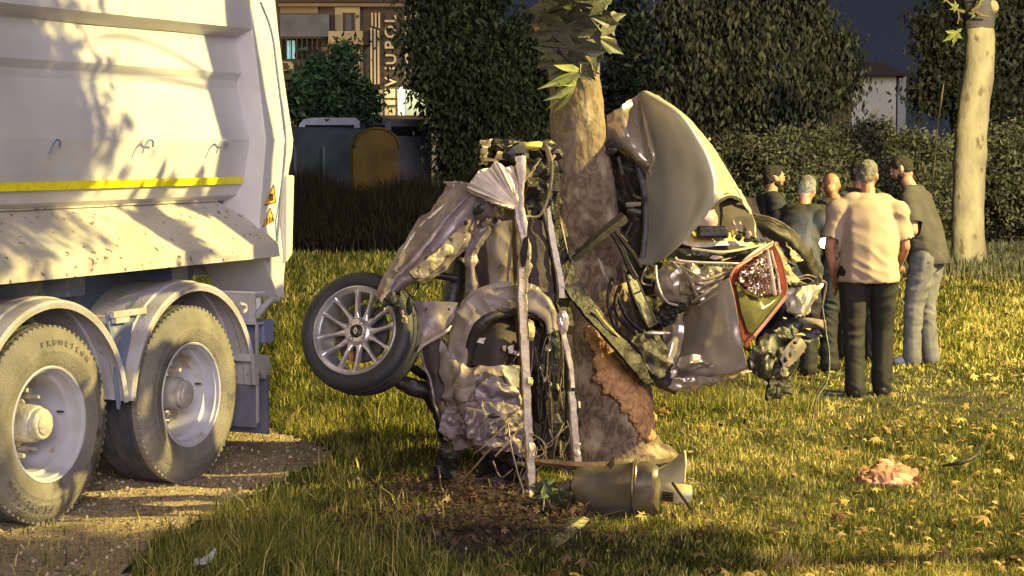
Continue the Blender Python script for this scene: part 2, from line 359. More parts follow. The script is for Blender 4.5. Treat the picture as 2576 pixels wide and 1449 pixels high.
# ============================================================ grass
def blades(name, x, y, h, wd, mat, z=None, val=None, lean=.5, wind=0.0):
    n = len(x); a = rg.random(n) * 2 * math.pi; la = rg.random(n) * 2 * math.pi; l = (rg.random(n) ** 1.2) * lean * h
    b = np.stack([np.cos(a), np.sin(a), 0 * a], 1) * (wd / 2)[:, None]; ld = np.stack([np.cos(la), np.sin(la), 0 * a], 1)
    p = np.stack([x, y, gz(x, y) - .004 if z is None else z], 1); up = np.array([0, 0, 1.0])
    mid = p + up * (h * .55)[:, None] + ld * (l * .3)[:, None]; tip = p + up * (h * np.sqrt(np.clip(1 - (l / h) ** 2 * .55, .1, 1)))[:, None] + ld * l[:, None]
    V = np.stack([p - b, p + b, mid + b * .8, mid - b * .8, tip], 1).reshape(-1, 3); i = (np.arange(n) * 5)[:, None]
    val = rg.random(n) if val is None else val
    me = fast(name, V, quads=i + np.array([[0, 1, 2, 3]]), tris=i + np.array([[3, 2, 4]]), attr=np.repeat(val, 5))
    return link(name, me, mat, None, False)
def nz2(x, y, f, seed=0):
    """cheap smooth noise"""
    r = np.random.default_rng(seed); s = 0
    for k in range(7):
        a = r.random() * 6.28; ff = f * (.5 + r.random() * 1.3); s = s + np.sin(ff * (x * np.cos(a) + y * np.sin(a)) + r.random() * 6.28)
    return s / 7 * 1.6
SOIL = Vector((-.05, 9.75, 0))
def soilmask(x, y):
    d = ((x + .28) / .60) ** 2 + ((y - 9.75) / 1.0) ** 2
    return d + .3 * nz2(x, y, 7, 5)
N1 = 430000
u = rg.random(N1); yy = 8.2 * (36 / 8.2) ** (u ** 1.25); hw = yy * .29 + .5; xx = (rg.random(N1) * 2 - 1) * hw
lush = nz2(xx, yy, 1.6, 3); dry = nz2(xx, yy, 2.6, 8) + (xx > .8) * .5 + (xx > 3) * .2
keep = ~inpoly(xx, yy, gpoly) | (rg.random(N1) < .035)
keep &= (soilmask(xx, yy) > 1) | (rg.random(N1) < .20)
keep &= rg.random(N1) < np.clip(.85 + .45 * lush + .45 * nz2(xx, yy, 19, 41) + .3 * nz2(xx, yy, 7, 43), .12, 1)
xx, yy, lush, dry = xx[keep], yy[keep], lush[keep], dry[keep]
hh = (.026 + .05 * rg.random(len(xx)) ** 1.5 + .02 * lush + .014 * nz2(xx, yy, 15, 45)) * np.where(xx < .2, 1.35, .75) * np.where(yy > 17, 1.5, 1)
hh = np.clip(hh, .02, .2)
ww = .0040 * np.sqrt(yy / 9) * (1 + rg.random(len(xx))) * np.where(yy > 15, 1.6, 1)
vv = np.clip(.36 + .22 * dry + .26 * nz2(xx, yy, 13, 44) + .24 * rg.normal(size=len(xx)), 0, 1)
tag(blades('lawn_grass', xx, yy, hh, ww, m_grass, val=vv, lean=.9), 'lit yellow green lawn grass covering the ground', 'grass', kind='stuff')
# long tufts: left foreground and by the wreck
tx, ty, th_ = [], [], []
for k in range(520):
    if k < 300:
        p = G(rnd.uniform(330, 1120), rnd.uniform(1290, 1530))
    elif k < 400: p = G(rnd.uniform(1560, 2050), rnd.uniform(960, 1050))
    else: p = G(rnd.uniform(620, 1120), rnd.uniform(700, 1250))
    if inp1(p.x, p.y, gpoly): continue
    c = rnd.randint(14, 26); sp = rnd.uniform(.02, .06)
    tx += [p.x + rnd.gauss(0, sp) for _ in range(c)]; ty += [p.y + rnd.gauss(0, sp) for _ in range(c)]
    h0 = rnd.uniform(.10, .24); th_ += [h0 * rnd.uniform(.5, 1) for _ in range(c)]
tx, ty, th_ = map(np.array, (tx, ty, th_))
tag(blades('long_grass', tx, ty, th_, .0038 + .003 * rg.random(len(tx)), m_grass, val=np.clip(.5 + .2 * rg.normal(size=len(tx)), 0, 1), lean=1.0), 'longer loose grass tufts in the left foreground and beside the wreck', 'grass', kind='stuff')
# weeds coloured as unlit ground behind the lorry, and hedge foot
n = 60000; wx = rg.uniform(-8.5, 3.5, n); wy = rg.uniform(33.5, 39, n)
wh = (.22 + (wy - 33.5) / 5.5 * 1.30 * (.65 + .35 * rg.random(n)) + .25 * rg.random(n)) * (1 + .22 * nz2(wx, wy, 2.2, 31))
tag(blades('tall_weeds', wx, wy, wh, .02 + .02 * rg.random(n), m_weed, lean=.5), 'tall weeds coloured dark as unlit, between the lit lawn and the container', 'weeds', kind='stuff')
n = 26000; wx = rg.uniform(3.0, 11.5, n); wy = 26 + 9 * rg.random(n) ** .5
tag(blades('rough_grass', wx, wy, (.05 + .22 * rg.random(n)) * (1 + .6 * nz2(wx, wy, 2, 77)), .012 + .015 * rg.random(n), m_bushm, lean=.7), 'rough olive grass at the foot of the hedge', 'grass', kind='stuff')
# pebbles
n = 9000; px_ = rg.uniform(-6.5, -.8, n); py_ = rg.uniform(8.2, 13.5, n); k = inpoly(px_, py_, gpoly); px_, py_ = px_[k], py_[k]
bm = bmesh.new(); bmesh.ops.create_icosphere(bm, subdivisions=1, radius=1); pv = np.array([v.co[:] for v in bm.verts]) * [1, .8, .55]; pf = [[v.index for v in f.verts] for f in bm.faces]; bm.free()
tag(scatter('pebbles', pv, pf, np.stack([px_, py_, gz(px_, py_) + .016], 1), rotm(len(px_)), .004 + .016 * rg.random(len(px_)) ** 3, m_pebble), 'loose pebbles scattered on the gravel track', 'gravel', kind='stuff')
# ============================================================ leaves
def palm_outline():
    pts = []
    tips = []
    seq = [(-90, .08), (-45, .30), (-14, .66), (2, .48), (13, .28), (22, .52), (30, .66), (38, .96), (47, .66), (56, .60), (64, .32), (73, .62), (81, .70), (90, 1.08), (99, .70), (107, .62), (116, .32), (124, .60), (133, .66), (142, .96), (150, .66), (158, .52), (167, .28), (178, .48), (194, .66), (225, .30)]
    return [(r * math.cos(R(a)), r * math.sin(R(a)) + .1) for a, r in seq]
def palm_leaf(curl=.25, seed=0):
    o = palm_outline(); V = [(0, .12, 0)]; r = random.Random(seed)
    for x, y in o: V.append((x, y, -curl * abs(x) ** 1.3 - curl * .8 * max(y, 0) ** 2 + .05 * r.uniform(-1, 1)))
    n = len(o); return V, [(0, 1 + i, 1 + (i + 1) % n) for i in range(n)]
# broad fallen leaves (singles near the camera, the rest as litter)
lv, lf = palm_leaf(.3, 3)
n = 11000; fx = rg.uniform(-2.5, 9.5, n); fy = 8.3 + 24 * rg.random(n) ** 1.5; w_ = (fx > fy * .03 - .2) | (rg.random(n) < .18); w_ &= ~inpoly(fx, fy, gpoly) | (rg.random(n) < .1)
dens = nz2(fx, fy, 1.8, 21); w_ &= rg.random(n) < np.clip(.55 + .6 * dens, .08, 1)
fx, fy = fx[w_], fy[w_]; rt = rotm(len(fx)); rt = rt * .45; rt[:, 2, 2] += .0
A = rg.random(len(fx)) * 6.28; tl = rg.normal(size=(len(fx), 2)) * .35
cx, sx_ = np.cos(A), np.sin(A); rot = np.zeros((len(fx), 3, 3)); rot[:, 0, 0] = cx; rot[:, 0, 1] = -sx_; rot[:, 1, 0] = sx_; rot[:, 1, 1] = cx; rot[:, 2, 2] = 1; rot[:, 2, 0] = tl[:, 0]; rot[:, 2, 1] = tl[:, 1]
tag(scatter('leaf_litter', lv, lf, np.stack([fx, fy, gz(fx, fy) + .03 + .02 * rg.random(len(fx))], 1), rot, (.016 + .034 * rg.random(len(fx)) ** 1.5) * np.sqrt(fy / 10), m_litter, val=np.clip(.25 + .6 * rg.random(len(fx)), 0, 1)), 'small dry leaves lying all over the grass', 'leaves', kind='stuff')
def fl_mesh(seed):
    V, Fc = palm_leaf(.45, seed); me = fast('fallen_leaf', V, tris=Fc, attr=[.25 + .7 * ((seed * 37) % 10) / 10] * len(V)); me.materials.append(m_litter); return me
FLM = [fl_mesh(s) for s in range(6)]
spots = [(790, 1310), (965, 1255), (1190, 1300), (1175, 1355), (1255, 1420), (1290, 1440), (1400, 1436), (1440, 1440), (1470, 1405), (1330, 1395), (1180, 1440), (1500, 1335), (1540, 1345), (1560, 1325), (1610, 1340), (1430, 1395), (2240, 965), (2130, 1020), (2345, 1060), (1985, 1400), (2300, 1200), (2365, 1245), (2420, 1050), (1815, 1255), (1790, 1320), (1700, 1110), (1780, 1130), (2105, 1290), (2110, 1340), (1960, 1330), (2250, 1420), (2500, 1180), (2480, 1300), (2050, 1180), (1900, 1080), (2200, 1100), (2525, 990), (1650, 1420), (1880, 1440), (2380, 1380), (2040, 1440), (1750, 1390), (2540, 1400), (2160, 1390), (1820, 1180), (820, 1255), (1010, 1330), (1260, 1330), (1210, 1275), (1095, 1385)]
for k, (a, b) in enumerate(spots):
    p = G(a, b, .05); o = bpy.data.objects.new('fallen_leaf', FLM[k % 6]); C.objects.link(o); o.location = p
    s = rnd.uniform(.045, .085); o.scale = (s, s, s); o.rotation_euler = (rnd.uniform(-.5, .5), rnd.uniform(-.5, .5), rnd.uniform(0, 6.28))
    tag(o, ('curled dry plane leaf by the dark soil or the bottom edge' if a < 1560 and b > 1200 else 'curled dry plane leaf in the long grass left of the soil' if a < 1100 else 'curled dry plane leaf in the grass nearer than the pink cloth' if b > 1240 else 'curled dry plane leaf in the grass between the tree and the pink cloth'), 'leaf', 'dry plane leaves fallen on the grass')
# ============================================================ leaf masses of distant trees
lance = np.array([(0, 0, 0), (.22, .45, .06), (0, 1, -.1), (-.22, .45, .06)]); lancef = [(0, 1, 2, 3)]
def crown(name, blobs, nc, per, size, mat, parent, droop=.6, spread=.5, lo=0.0):
    """blobs: (centre, radii); clumps of leaves spread over the outer half of each blob"""
    pos, rot, vals = [], [], []; wt = np.array([b[1][0] * b[1][2] for b in blobs]); wt = wt / wt.sum()
    for (c, r), wgt in zip(blobs, wt):
        k = max(3, int(nc * wgt)); r = np.array(r) * .88; d = rg.normal(size=(k, 3)); d /= np.linalg.norm(d, axis=1)[:, None]; rad = rg.random(k) ** .35 * np.where(rg.random(k) < .16, 1.22, 1.0)
        cc = np.array(c) + d * rad[:, None] * np.array(r); sp = spread * (.5 + rg.random(k)); tone = rg.random(k)
        p = cc[:, None, :] + rg.normal(size=(k, per, 3)) * sp[:, None, None] * np.array([.5, .5, .42]); pos.append(p.reshape(-1, 3))
        vals.append(np.clip(.62 * tone[:, None] ** 1.5 + .36 * rg.random((k, per)), 0, 1).ravel())
    pos = np.concatenate(pos); vals = np.concatenate(vals)
    pos = pos[pos[:, 2] > lo]; vals = vals[:len(pos)]
    n = len(pos); m1 = rotm(n)
    yv = m1[:, :, 1].copy(); yv[:, 2] -= droop * 1.6; yv /= np.linalg.norm(yv, axis=1)[:, None]; xv = np.cross(yv, m1[:, :, 2]); xv /= np.linalg.norm(xv, axis=1)[:, None]
    rot = np.stack([xv, yv, np.cross(xv, yv)], -1)
    o = scatter(name, lance, lancef, pos, rot, size * (.6 + .8 * rg.random(n)), mat, parent, vals); o['kind'] = 'stuff'; return o
def bgtree(name, label, cat, base, trunk_r, trunk_h, blobs, nc, per, size, mat, droop=.6, spread=.5, limbs=5, group=None, lo=.05):
    b = Vector((base[0], base[1], 0)); r = root(name, b, 0, label, cat, group)
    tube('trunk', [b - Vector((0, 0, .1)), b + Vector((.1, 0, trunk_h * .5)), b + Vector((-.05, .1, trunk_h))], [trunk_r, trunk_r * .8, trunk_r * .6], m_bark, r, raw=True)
    geo = []
    for k in range(limbs):
        c, rr = blobs[k % len(blobs)]; e = Vector(c) + Vector((rnd.uniform(-.5, .5) * rr[0], rnd.uniform(-.3, .3) * rr[1], rnd.uniform(0, .5) * rr[2])); s0 = b + Vector((0, 0, trunk_h * .95))
        mid = s0.lerp(e, .5) + Vector((0, 0, .3)); geo.append(tubegeo(cr([s0, mid, e], 4), [trunk_r * .5 * (1 - .09 * i) for i in range(9)], 6))
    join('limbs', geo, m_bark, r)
    crown('crown', blobs, nc, per, size, mat, r, droop, spread, lo)
    return r
def bl(px, py, d, rx, rz, ry=None):
    """blob from pixel centre, distance, radii in view pixels"""
    p = P(px, py, d); k = d / F; return (tuple(p), (rx * k, (ry or rx) * k, rz * k))
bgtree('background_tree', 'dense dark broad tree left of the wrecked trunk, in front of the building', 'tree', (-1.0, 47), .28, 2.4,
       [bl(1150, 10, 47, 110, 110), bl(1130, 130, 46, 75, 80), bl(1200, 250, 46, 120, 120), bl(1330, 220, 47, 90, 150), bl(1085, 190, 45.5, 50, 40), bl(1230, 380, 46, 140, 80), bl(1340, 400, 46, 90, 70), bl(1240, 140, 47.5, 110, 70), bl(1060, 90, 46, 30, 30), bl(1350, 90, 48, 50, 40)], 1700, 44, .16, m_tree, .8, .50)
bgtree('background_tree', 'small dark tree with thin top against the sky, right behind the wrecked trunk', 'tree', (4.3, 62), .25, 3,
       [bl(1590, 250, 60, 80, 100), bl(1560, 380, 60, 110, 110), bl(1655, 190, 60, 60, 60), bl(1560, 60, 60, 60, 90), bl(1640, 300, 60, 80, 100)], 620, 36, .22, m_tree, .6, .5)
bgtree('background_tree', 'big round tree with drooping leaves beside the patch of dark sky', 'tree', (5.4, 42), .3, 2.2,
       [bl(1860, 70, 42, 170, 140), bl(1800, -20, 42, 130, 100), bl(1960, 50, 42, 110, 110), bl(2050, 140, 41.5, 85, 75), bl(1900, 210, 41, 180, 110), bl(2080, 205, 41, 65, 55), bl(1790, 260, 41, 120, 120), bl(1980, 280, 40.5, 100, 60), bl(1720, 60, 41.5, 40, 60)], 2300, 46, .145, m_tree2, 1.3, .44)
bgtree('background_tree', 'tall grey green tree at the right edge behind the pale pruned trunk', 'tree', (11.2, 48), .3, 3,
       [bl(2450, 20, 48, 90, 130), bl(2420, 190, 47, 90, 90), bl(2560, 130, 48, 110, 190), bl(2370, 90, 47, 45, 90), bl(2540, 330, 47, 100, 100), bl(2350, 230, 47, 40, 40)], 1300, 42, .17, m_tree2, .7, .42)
bgtree('broadleaf_shrub', 'green lit shrub in front of the building facade, behind the lorry tail', 'shrub', (-5.9, 56), .12, 1.2,
       [bl(850, 220, 56, 55, 65), bl(780, 240, 56, 60, 55), bl(865, 145, 56, 22, 38), bl(760, 280, 56, 50, 35), bl(890, 275, 56, 65, 35), bl(805, 165, 56, 20, 35), bl(915, 250, 56, 25, 25)], 330, 30, .19, m_shrub, -.2, .40)
for k, (lab, bb, nc) in enumerate([
        ('low hedge bush directly right of the arched car panel', [bl(1850, 430, 36, 110, 90), bl(1790, 500, 36, 90, 90)], 330),
        ('wide hedge bush behind the bearded man and the grey haired man', [bl(2000, 420, 35, 130, 100), bl(2040, 520, 34, 140, 90)], 480),
        ('tallest hedge bush, below the white house', [bl(2180, 375, 36, 100, 75), bl(2170, 480, 35, 140, 100)], 480),
        ('hedge bush between the standing men and the pruned trunk', [bl(2330, 410, 36, 80, 85), bl(2330, 500, 35, 90, 90)], 330),
        ('hedge bush right of the pruned trunk', [bl(2540, 410, 36, 110, 90), bl(2600, 500, 35, 120, 60)], 330)]):
    c0 = bb[0][0]; r = root('hedge_bush', (c0[0], c0[1], 0), 0, lab, 'bush', 'hedge bushes along the lawn')
    geo = [tubegeo([Vector((c0[0], c0[1], -.05)), Vector((c0[0] + rnd.uniform(-.5, .5), c0[1], .6)), Vector((c0[0] + rnd.uniform(-1, 1), c0[1], 1.2))], [.05, .04, .02], 5) for _ in range(5)]
    join('stems', geo, m_bark, r)
    crown('foliage', bb + [((c0[0], c0[1], .5), (1.3, .8, .7))], int(nc * 1.5), 34, .095, m_bushm, r, -.2, .30, .02)
# dry reed stalk by the pruned trunk
tube_pts = [(2345, 470, 33), (2352, 400, 33), (2358, 320, 33), (2368, 250, 33), (2374, 210, 33)]
o = tube('reed_stalk', [(2338, 640, 33)] + tube_pts, [.016, .015, .014, .012, .02, .012], m_stem, None); tag(o, 'tall thin dry stalk standing left of the pruned pale trunk', 'stalk')
# ============================================================ pruned plane tree (right)
D = 31.0
tk = [(2438, 690, 47), (2437, 640, 43), (2434, 560, 40), (2437, 480, 40), (2440, 400, 41), (2444, 330, 40), (2450, 260, 39), (2462, 180, 38), (2466, 100, 37), (2462, 60, 36), (2462, 20, 36), (2450, -20, 34), (2440, -60, 20)]
base = P(2437, 700, D); r = root('pruned_plane_tree', (base.x, D, 0), 0, 'pale plane tree with a straight pruned trunk at the right, few shoots on top', 'tree')
m0 = INV[r].inverted()
pts = [P(a, b, D) for a, b, c in tk]; rr = [c * D / F for a, b, c in tk]
def expand(v, n): return [v[i] * (1 - k / n) + v[i + 1] * k / n for i in range(len(v) - 1) for k in range(n)] + [v[-1]]
pts[0].z = min(pts[0].z, -.1)
Vt, Ft = tubegeo(cr(pts, 6), expand(rr, 6), 28); Vt = [v + (noise.noise_vector(v * 3) * .018 + noise.noise_vector(v * 9) * .006) for v in Vt]
mesh('trunk', Vt, Ft, m_bark2, r)
Vt, Ft = tubegeo(cr([P(2463, 72, D), P(2463, 50, D), P(2463, 18, D), P(2450, -22, D)], 6), expand([37.5 * D / F, 39 * D / F, 39 * D / F, 36 * D / F], 6), 24, rough=.012)
mesh('bark_collar', Vt, Ft, M('grey_collar_bark', (.10, .09, .085), (.14, .125, .11), 8, .9, bump=.5, bs=20), r)
tube('cut_stub', [(2470, 20, D - .05), (2495, 18, D - .1), (2503, 30, D - .15)], [.16, .13, .05], m_bark2, r)
tube('shoot', [(2425, 30, D - .25), (2408, 24, D - .3), (2385, 5, D - .35), (2370, -10, D - .35)], [.03, .022, .016, .012], m_stem, r)
tube('shoot', [(2410, 25, D - .3), (2412, 45, D - .3), (2408, 60, D - .3)], .012, m_stem, r)
tube('shoot', [(2445, 28, D - .4), (2462, 14, D - .45), (2470, -8, D - .45)], [.03, .03, .02], m_stem, r)
tube('shoot', [(2455, 30, D - .4), (2468, 38, D - .45), (2488, 42, D - .45)], [.03, .022, .016], m_stem, r)
def leafobj(px, py, d, size, rot, mat, parent, seed=1, curl=.35, name='leaf'):
    V, Fc = palm_leaf(curl, seed); Mt = rot; c = P(px, py, d)
    return mesh(name, [c + (Mt @ Vector(v)) * size for v in V], Fc, mat, parent, False)
def face(az, tilt=0, spin=0):
    """leaf lying in the picture plane: spin turns its tip, tilt lifts it to the camera"""
    return Matrix.Rotation(R(az), 3, 'Z') @ Matrix.Rotation(R(90 + tilt), 3, 'X') @ Matrix.Rotation(R(spin), 3, 'Z')
for a, b, s, sp in ((2405, 78, .24, 190), (2408, 20, .12, 60), (2384, -2, .12, 40), (2470, 2, .14, 20), (2458, 30, .12, 150)):
    leafobj(a, b, D - .4, s, face(20, 10, sp), m_leafY, r, int(a), .5)
# ============================================================ main plane tree
D0 = 11.25
prof = [(-420, 1330, 1420), (-200, 1345, 1455), (-60, 1362, 1492), (0, 1368, 1500), (60, 1370, 1502), (120, 1376, 1507), (200, 1383, 1510), (300, 1388, 1522), (400, 1391, 1533), (470, 1394, 1543), (540, 1398, 1556), (620, 1410, 1568), (700, 1418, 1580), (800, 1425, 1597), (900, 1430, 1618), (1000, 1434, 1642), (1080, 1432, 1652), (1140, 1425, 1672), (1190, 1405, 1720), (1215, 1390, 1750)]
base = P(1565, 1195, D0); tr = root('plane_tree', (base.x, D0, 0), 0, 'leaning plane tree with a brown torn trunk that the wrecked car is wrapped around', 'tree')
pts = [P((a + b) / 2, y, D0) for y, a, b in prof]; rr = [(b - a) / 2 * D0 / F for y, a, b in prof]
V, Fc = tubegeo(cr(pts, 7), expand(rr, 7), 56)
V2 = []
for v in V:
    q = Vector((v.x * 3.2, v.y * 3.2, v.z * 1.6)); d = noise.noise_vector(q) * .018 + noise.noise_vector(q * 3.3) * .010 + noise.noise_vector(v * 34) * .005 - Vector((0, 0, 0))
    V2.append(v + d)
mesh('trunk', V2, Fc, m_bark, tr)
# ragged exposed wood, following the trunk surface 8 mm proud of it
def axis_at(z):
    zs = [p.z for p in pts]
    for i in range(len(zs) - 1):
        if zs[i] >= z >= zs[i + 1]:
            t = (zs[i] - z) / (zs[i] - zs[i + 1]); return pts[i].lerp(pts[i + 1], t), rr[i] * (1 - t) + rr[i + 1] * t
    return pts[-1], rr[-1]
ol = [(1476, 838), (1490, 826), (1510, 834), (1532, 858), (1545, 880), (1560, 905), (1580, 935), (1600, 965), (1620, 990), (1632, 1020), (1640, 1060), (1640, 1105), (1628, 1110), (1622, 1080), (1612, 1105), (1606, 1060), (1592, 1070), (1588, 1030), (1570, 1035), (1560, 1000), (1545, 990), (1525, 990), (1520, 960), (1500, 960), (1512, 935), (1496, 912), (1505, 890), (1488, 872)]
bm = bmesh.new(); grid = {}
def edist(x, y):
    d = 1e9
    for k in range(len(ol)):
        ax_, ay_ = ol[k - 1]; bx_, by_ = ol[k]; t = max(0, min(1, ((x - ax_) * (bx_ - ax_) + (y - ay_) * (by_ - ay_)) / ((bx_ - ax_) ** 2 + (by_ - ay_) ** 2)))
        d = min(d, math.hypot(x - ax_ - t * (bx_ - ax_), y - ay_ - t * (by_ - ay_)))
    return d
for j in range(0, 106):
    for i in range(0, 66):
        x = 1464 + i * 2.8; y = 818 + j * 2.8
        jx = x + 10 * noise.noise((x * .05, y * .05, 3)) + 4 * noise.noise((x * .2, y * .12, 3)); jy = y + 12 * noise.noise((x * .05, y * .05, 8)) + 8 * noise.noise((x * .25, y * .06, 5))
        ins = inp1(jx, jy, ol); ed = edist(jx, jy)
        if not ins and ed > 4: continue
        p = P(x, y, D0); ax, ra = axis_at(p.z); dx = p.x - ax.x; ra2 = ra + .006
        if abs(dx) > ra2 * .985: continue
        yy_ = ax.y - math.sqrt(ra2 ** 2 - dx ** 2); q = P(x, y, yy_); k = noise.noise(q * 14) * .006 + noise.noise(Vector((q.x * 70, q.y * 70, q.z * 16))) * .006
        o_ = (.012 + k) * min(1, ed / 9) - .004 if ins else -.022
        grid[i, j] = bm.verts.new(q + Vector((dx * .4, -1, 0)).normalized() * (o_ + .012))
for (i, j), v in grid.items():
    f = [grid.get((i, j)), grid.get((i + 1, j)), grid.get((i + 1, j + 1)), grid.get((i, j + 1))]
    if all(f): bm.faces.new(f)
bmesh.ops.recalc_face_normals(bm, faces=bm.faces)
thicken(bm, .02)
me = bpy.data.meshes.new('exposed_wood'); bm.to_mesh(me); bm.free(); link('exposed_wood', me, m_wood, tr)
# torn branch stub
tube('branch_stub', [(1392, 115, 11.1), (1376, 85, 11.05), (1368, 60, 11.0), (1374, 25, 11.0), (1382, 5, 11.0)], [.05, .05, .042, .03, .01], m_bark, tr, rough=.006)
m_redwood = M('fresh_torn_wood', (.55, .20, .10), (.65, .35, .22), 12, .8, bump=.6)
tube('torn_splinter', [(1345, 62, 10.98), (1356, 72, 10.97), (1368, 62, 10.96), (1374, 40, 10.96), (1373, 22, 10.97)], [.010, .028, .034, .022, .005], m_redwood, tr, rough=.006, flat=.6)
tube('torn_splinter', [(1368, 20, 10.96), (1372, 50, 10.95), (1368, 78, 10.95)], [.004, .014, .004], m_redwood, tr, rough=.004)
# large leaves of the shoots
L_ = [(1412, 8, 10.62, .30, (-25, 18, 150)), (1440, 35, 10.55, .31, (10, 25, 200)), (1398, 42, 10.66, .22, (-35, 5, 100)), (1470, 12, 10.55, .26, (15, 20, 240)), (1495, 60, 10.68, .24, (25, 0, -75)), (1490, 88, 10.62, .27, (28, 8, 248)), (1452, 85, 10.5, .20, (0, 35, 180)), (1430, 120, 10.58, .20, (-20, 20, 120)),
      (1448, 112, 10.52, .30, (-10, 28, 150)), (1430, 140, 10.55, .24, (-30, 15, 110)), (1440, 165, 10.55, .18, (0, 30, 175)), (1478, 30, 10.5, .22, (0, 12, 200)), (1415, 75, 10.6, .22, (-30, 10, 95))]
L_ += [(1425, 60, 10.5, .28, (-5, 30, 165)), (1405, 130, 10.58, .22, (-35, 10, 115)), (1425, 160, 10.55, .22, (-20, 25, 150)), (1445, -10, 10.5, .3, (0, 20, 180))]
for k, (a, b, d, s, (az, ti, sp)) in enumerate(L_): leafobj(a, b, d, s * .92, face(az, ti, sp), m_leafL, tr, k + 1, .34)
leafobj(1462, 172, 10.52, .17, face(65, -10, 165), m_leafY, tr, 31, 1.2); leafobj(1450, 205, 10.52, .16, face(60, 5, 185), m_leafY, tr, 33, .8)
leafobj(1425, 118, 10.56, .14, face(-30, 5, 60), m_leafY, tr, 35, .6)
for q_ in ([(1480, 60, 10.95), (1462, 75, 10.75), (1455, 90, 10.6)], [(1500, 190, 10.98), (1480, 170, 10.8), (1462, 120, 10.6), (1452, 80, 10.55)], [(1455, 85, 10.55), (1440, 40, 10.55), (1425, 10, 10.6)], [(1470, 150, 10.7), (1460, 165, 10.55), (1460, 185, 10.5)], [(1490, 178, 10.9), (1500, 183, 10.85), (1508, 186, 10.8)]):
    tube('leaf_stalk', q_, .006, m_stem, tr, 6)
# crown above the frame: overhanging boughs whose leaves throw the shadows seen on the lorry
def plane_crown(parent, blobs, nc, per, size, name='crown'):
    lv_, lf_ = palm_leaf(.3, 5); pos = []
    for c, rd in blobs:
        k = nc; d = rg.normal(size=(k, 3)); d /= np.linalg.norm(d, axis=1)[:, None]; cc = np.array(c) + d * (rg.random(k) ** .45)[:, None] * np.array(rd)
        pos.append((cc[:, None, :] + rg.normal(size=(k, per, 3)) * .13).reshape(-1, 3))
    pos = np.concatenate(pos); n = len(pos)
    o = scatter(name, lv_, lf_, pos, rotm(n), size * (.6 + .7 * rg.random(n)), MV('plane_crown_leaves', [(0, (.05, .06, .03)), (1, (.12, .14, .06))], .6), parent); o['kind'] = 'stuff'; return o
CR = [((.55, 9.7, 3.45), (.55, .55, .42)), ((1.3, 9.6, 3.8), (.6, .4, .35)), ((.25, 9.0, 3.1), (.4, .45, .22)), ((1.0, 9.2, 3.35), (.45, .3, .3)), ((.6, 10.0, 3.3), (.4, .3, .42)), ((.75, 9.75, 3.25), (.4, .35, .42)), ((.3, 9.4, 3.2), (.35, .35, .35)), ((.5, 11.5, 5.2), (.9, .8, .6))]
plane_crown(tr, CR, 34, 20, .066)
geo = []
for c, rd in CR[:4]:
    s0 = Vector((.27, D0, 3.1)); e = Vector(c); geo.append(tubegeo(cr([s0, s0.lerp(e, .5) + Vector((0, 0, .25)), e], 5), [.012 - .0009 * i for i in range(11)], 8))
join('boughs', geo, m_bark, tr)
# unseen tree added right of the frame to throw shade over the bottom left
t2 = root('added_shade_tree', (4.3, 9.0, 0), 0, 'small leafy tree added out of view at the right to shade the foreground', 'tree')
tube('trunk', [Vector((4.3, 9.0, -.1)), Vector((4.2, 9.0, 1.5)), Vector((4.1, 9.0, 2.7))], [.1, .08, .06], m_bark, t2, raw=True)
plane_crown(t2, [((3.85, 9.40, 3.15), (.45, .26, .45)), ((3.9, 9.22, 2.65), (.4, .26, .3)), ((4.2, 8.9, 3.7), (.6, .5, .5)), ((3.5, 9.3, 3.3), (.35, .22, .4))], 30, 20, .10)
# street lamp that gives the yellow light
sl = root('street_lamp', (13.4, 10.4, 0), 0, 'tall steel street lamp with a yellow sodium head, right of the view', 'street lamp')
tube('pole', [Vector((13.4, 10.4, 0)), Vector((13.4, 10.4, 8.2)), Vector((13.0, 10.4, 8.5)), Vector((12.3, 10.4, 8.5))], [.09, .06, .05, .04], m_rust, sl, raw=True)
V, Fc = boxgeo(Vector((12.05, 10.4, 8.46)), (.7, .28, .14)); mesh('lamp_head', V, Fc, m_rust, sl, False)
V, Fc = boxgeo(Vector((12.0, 10.4, 8.37)), (.4, .2, .03)); mesh('lamp_lens', V, Fc, M('lit_sodium_lens', (1, .8, .4), emit=(1, .7, .25), es=30), sl, False)
# ============================================================ building and things far behind
B = 118.0
def pr(name, x0, y0, x1, y1, d, th, mat, parent):
    a = P(x0, y1, d); b = P(x1, y0, d); V, Fc = boxgeo(Vector(((a.x + b.x) / 2, d + th / 2, (a.z + b.z) / 2)), (abs(b.x - a.x), th, abs(b.z - a.z))); return mesh(name, V, Fc, mat, parent, False)
m_fac = M('brown_facade_render', (.070, .054, .038), (.055, .042, .030), 1.2, .9); m_fac2 = M('ochre_wall', (.16, .115, .06), (.12, .085, .045), .8, .9); m_facw = M('cream_wall', (.30, .24, .13), (.24, .19, .10), .6, .9)
m_facd = M('dark_brown_wall', (.05, .035, .025), r=.8); m_win = M('dark_window_glass', (.012, .012, .014), r=.1); m_grey = M('grey_balcony_panel', (.06, .062, .072), (.10, .10, .115), .7, .6)
m_cyan = M('lit_cyan_room', (.2, .5, .55), emit=(.25, .65, .75), es=.22); m_lit = M('lit_shop_glass', (.35, .30, .14), emit=(.75, .55, .20), es=.16); m_litw = M('entrance_wall_glow', (.7, .7, .5), emit=(1, .95, .6), es=.28)  # entrance wall made to glow by itself, standing in for lamplight on it
m_gold = M('gold_sign_metal', (.38, .28, .13), r=.5); m_roofw = M('white_van_paint', (.27, .285, .33), (.17, .19, .22), 3, .4); m_cont = M('grey_blue_container', (.020, .026, .038), (.050, .062, .085), .9, .6, bump=.2, bs=3); m_conty = M('yellow_container_end', (.060, .040, .010), (.03, .021, .007), 1.5, .6, bump=.2, bs=4)
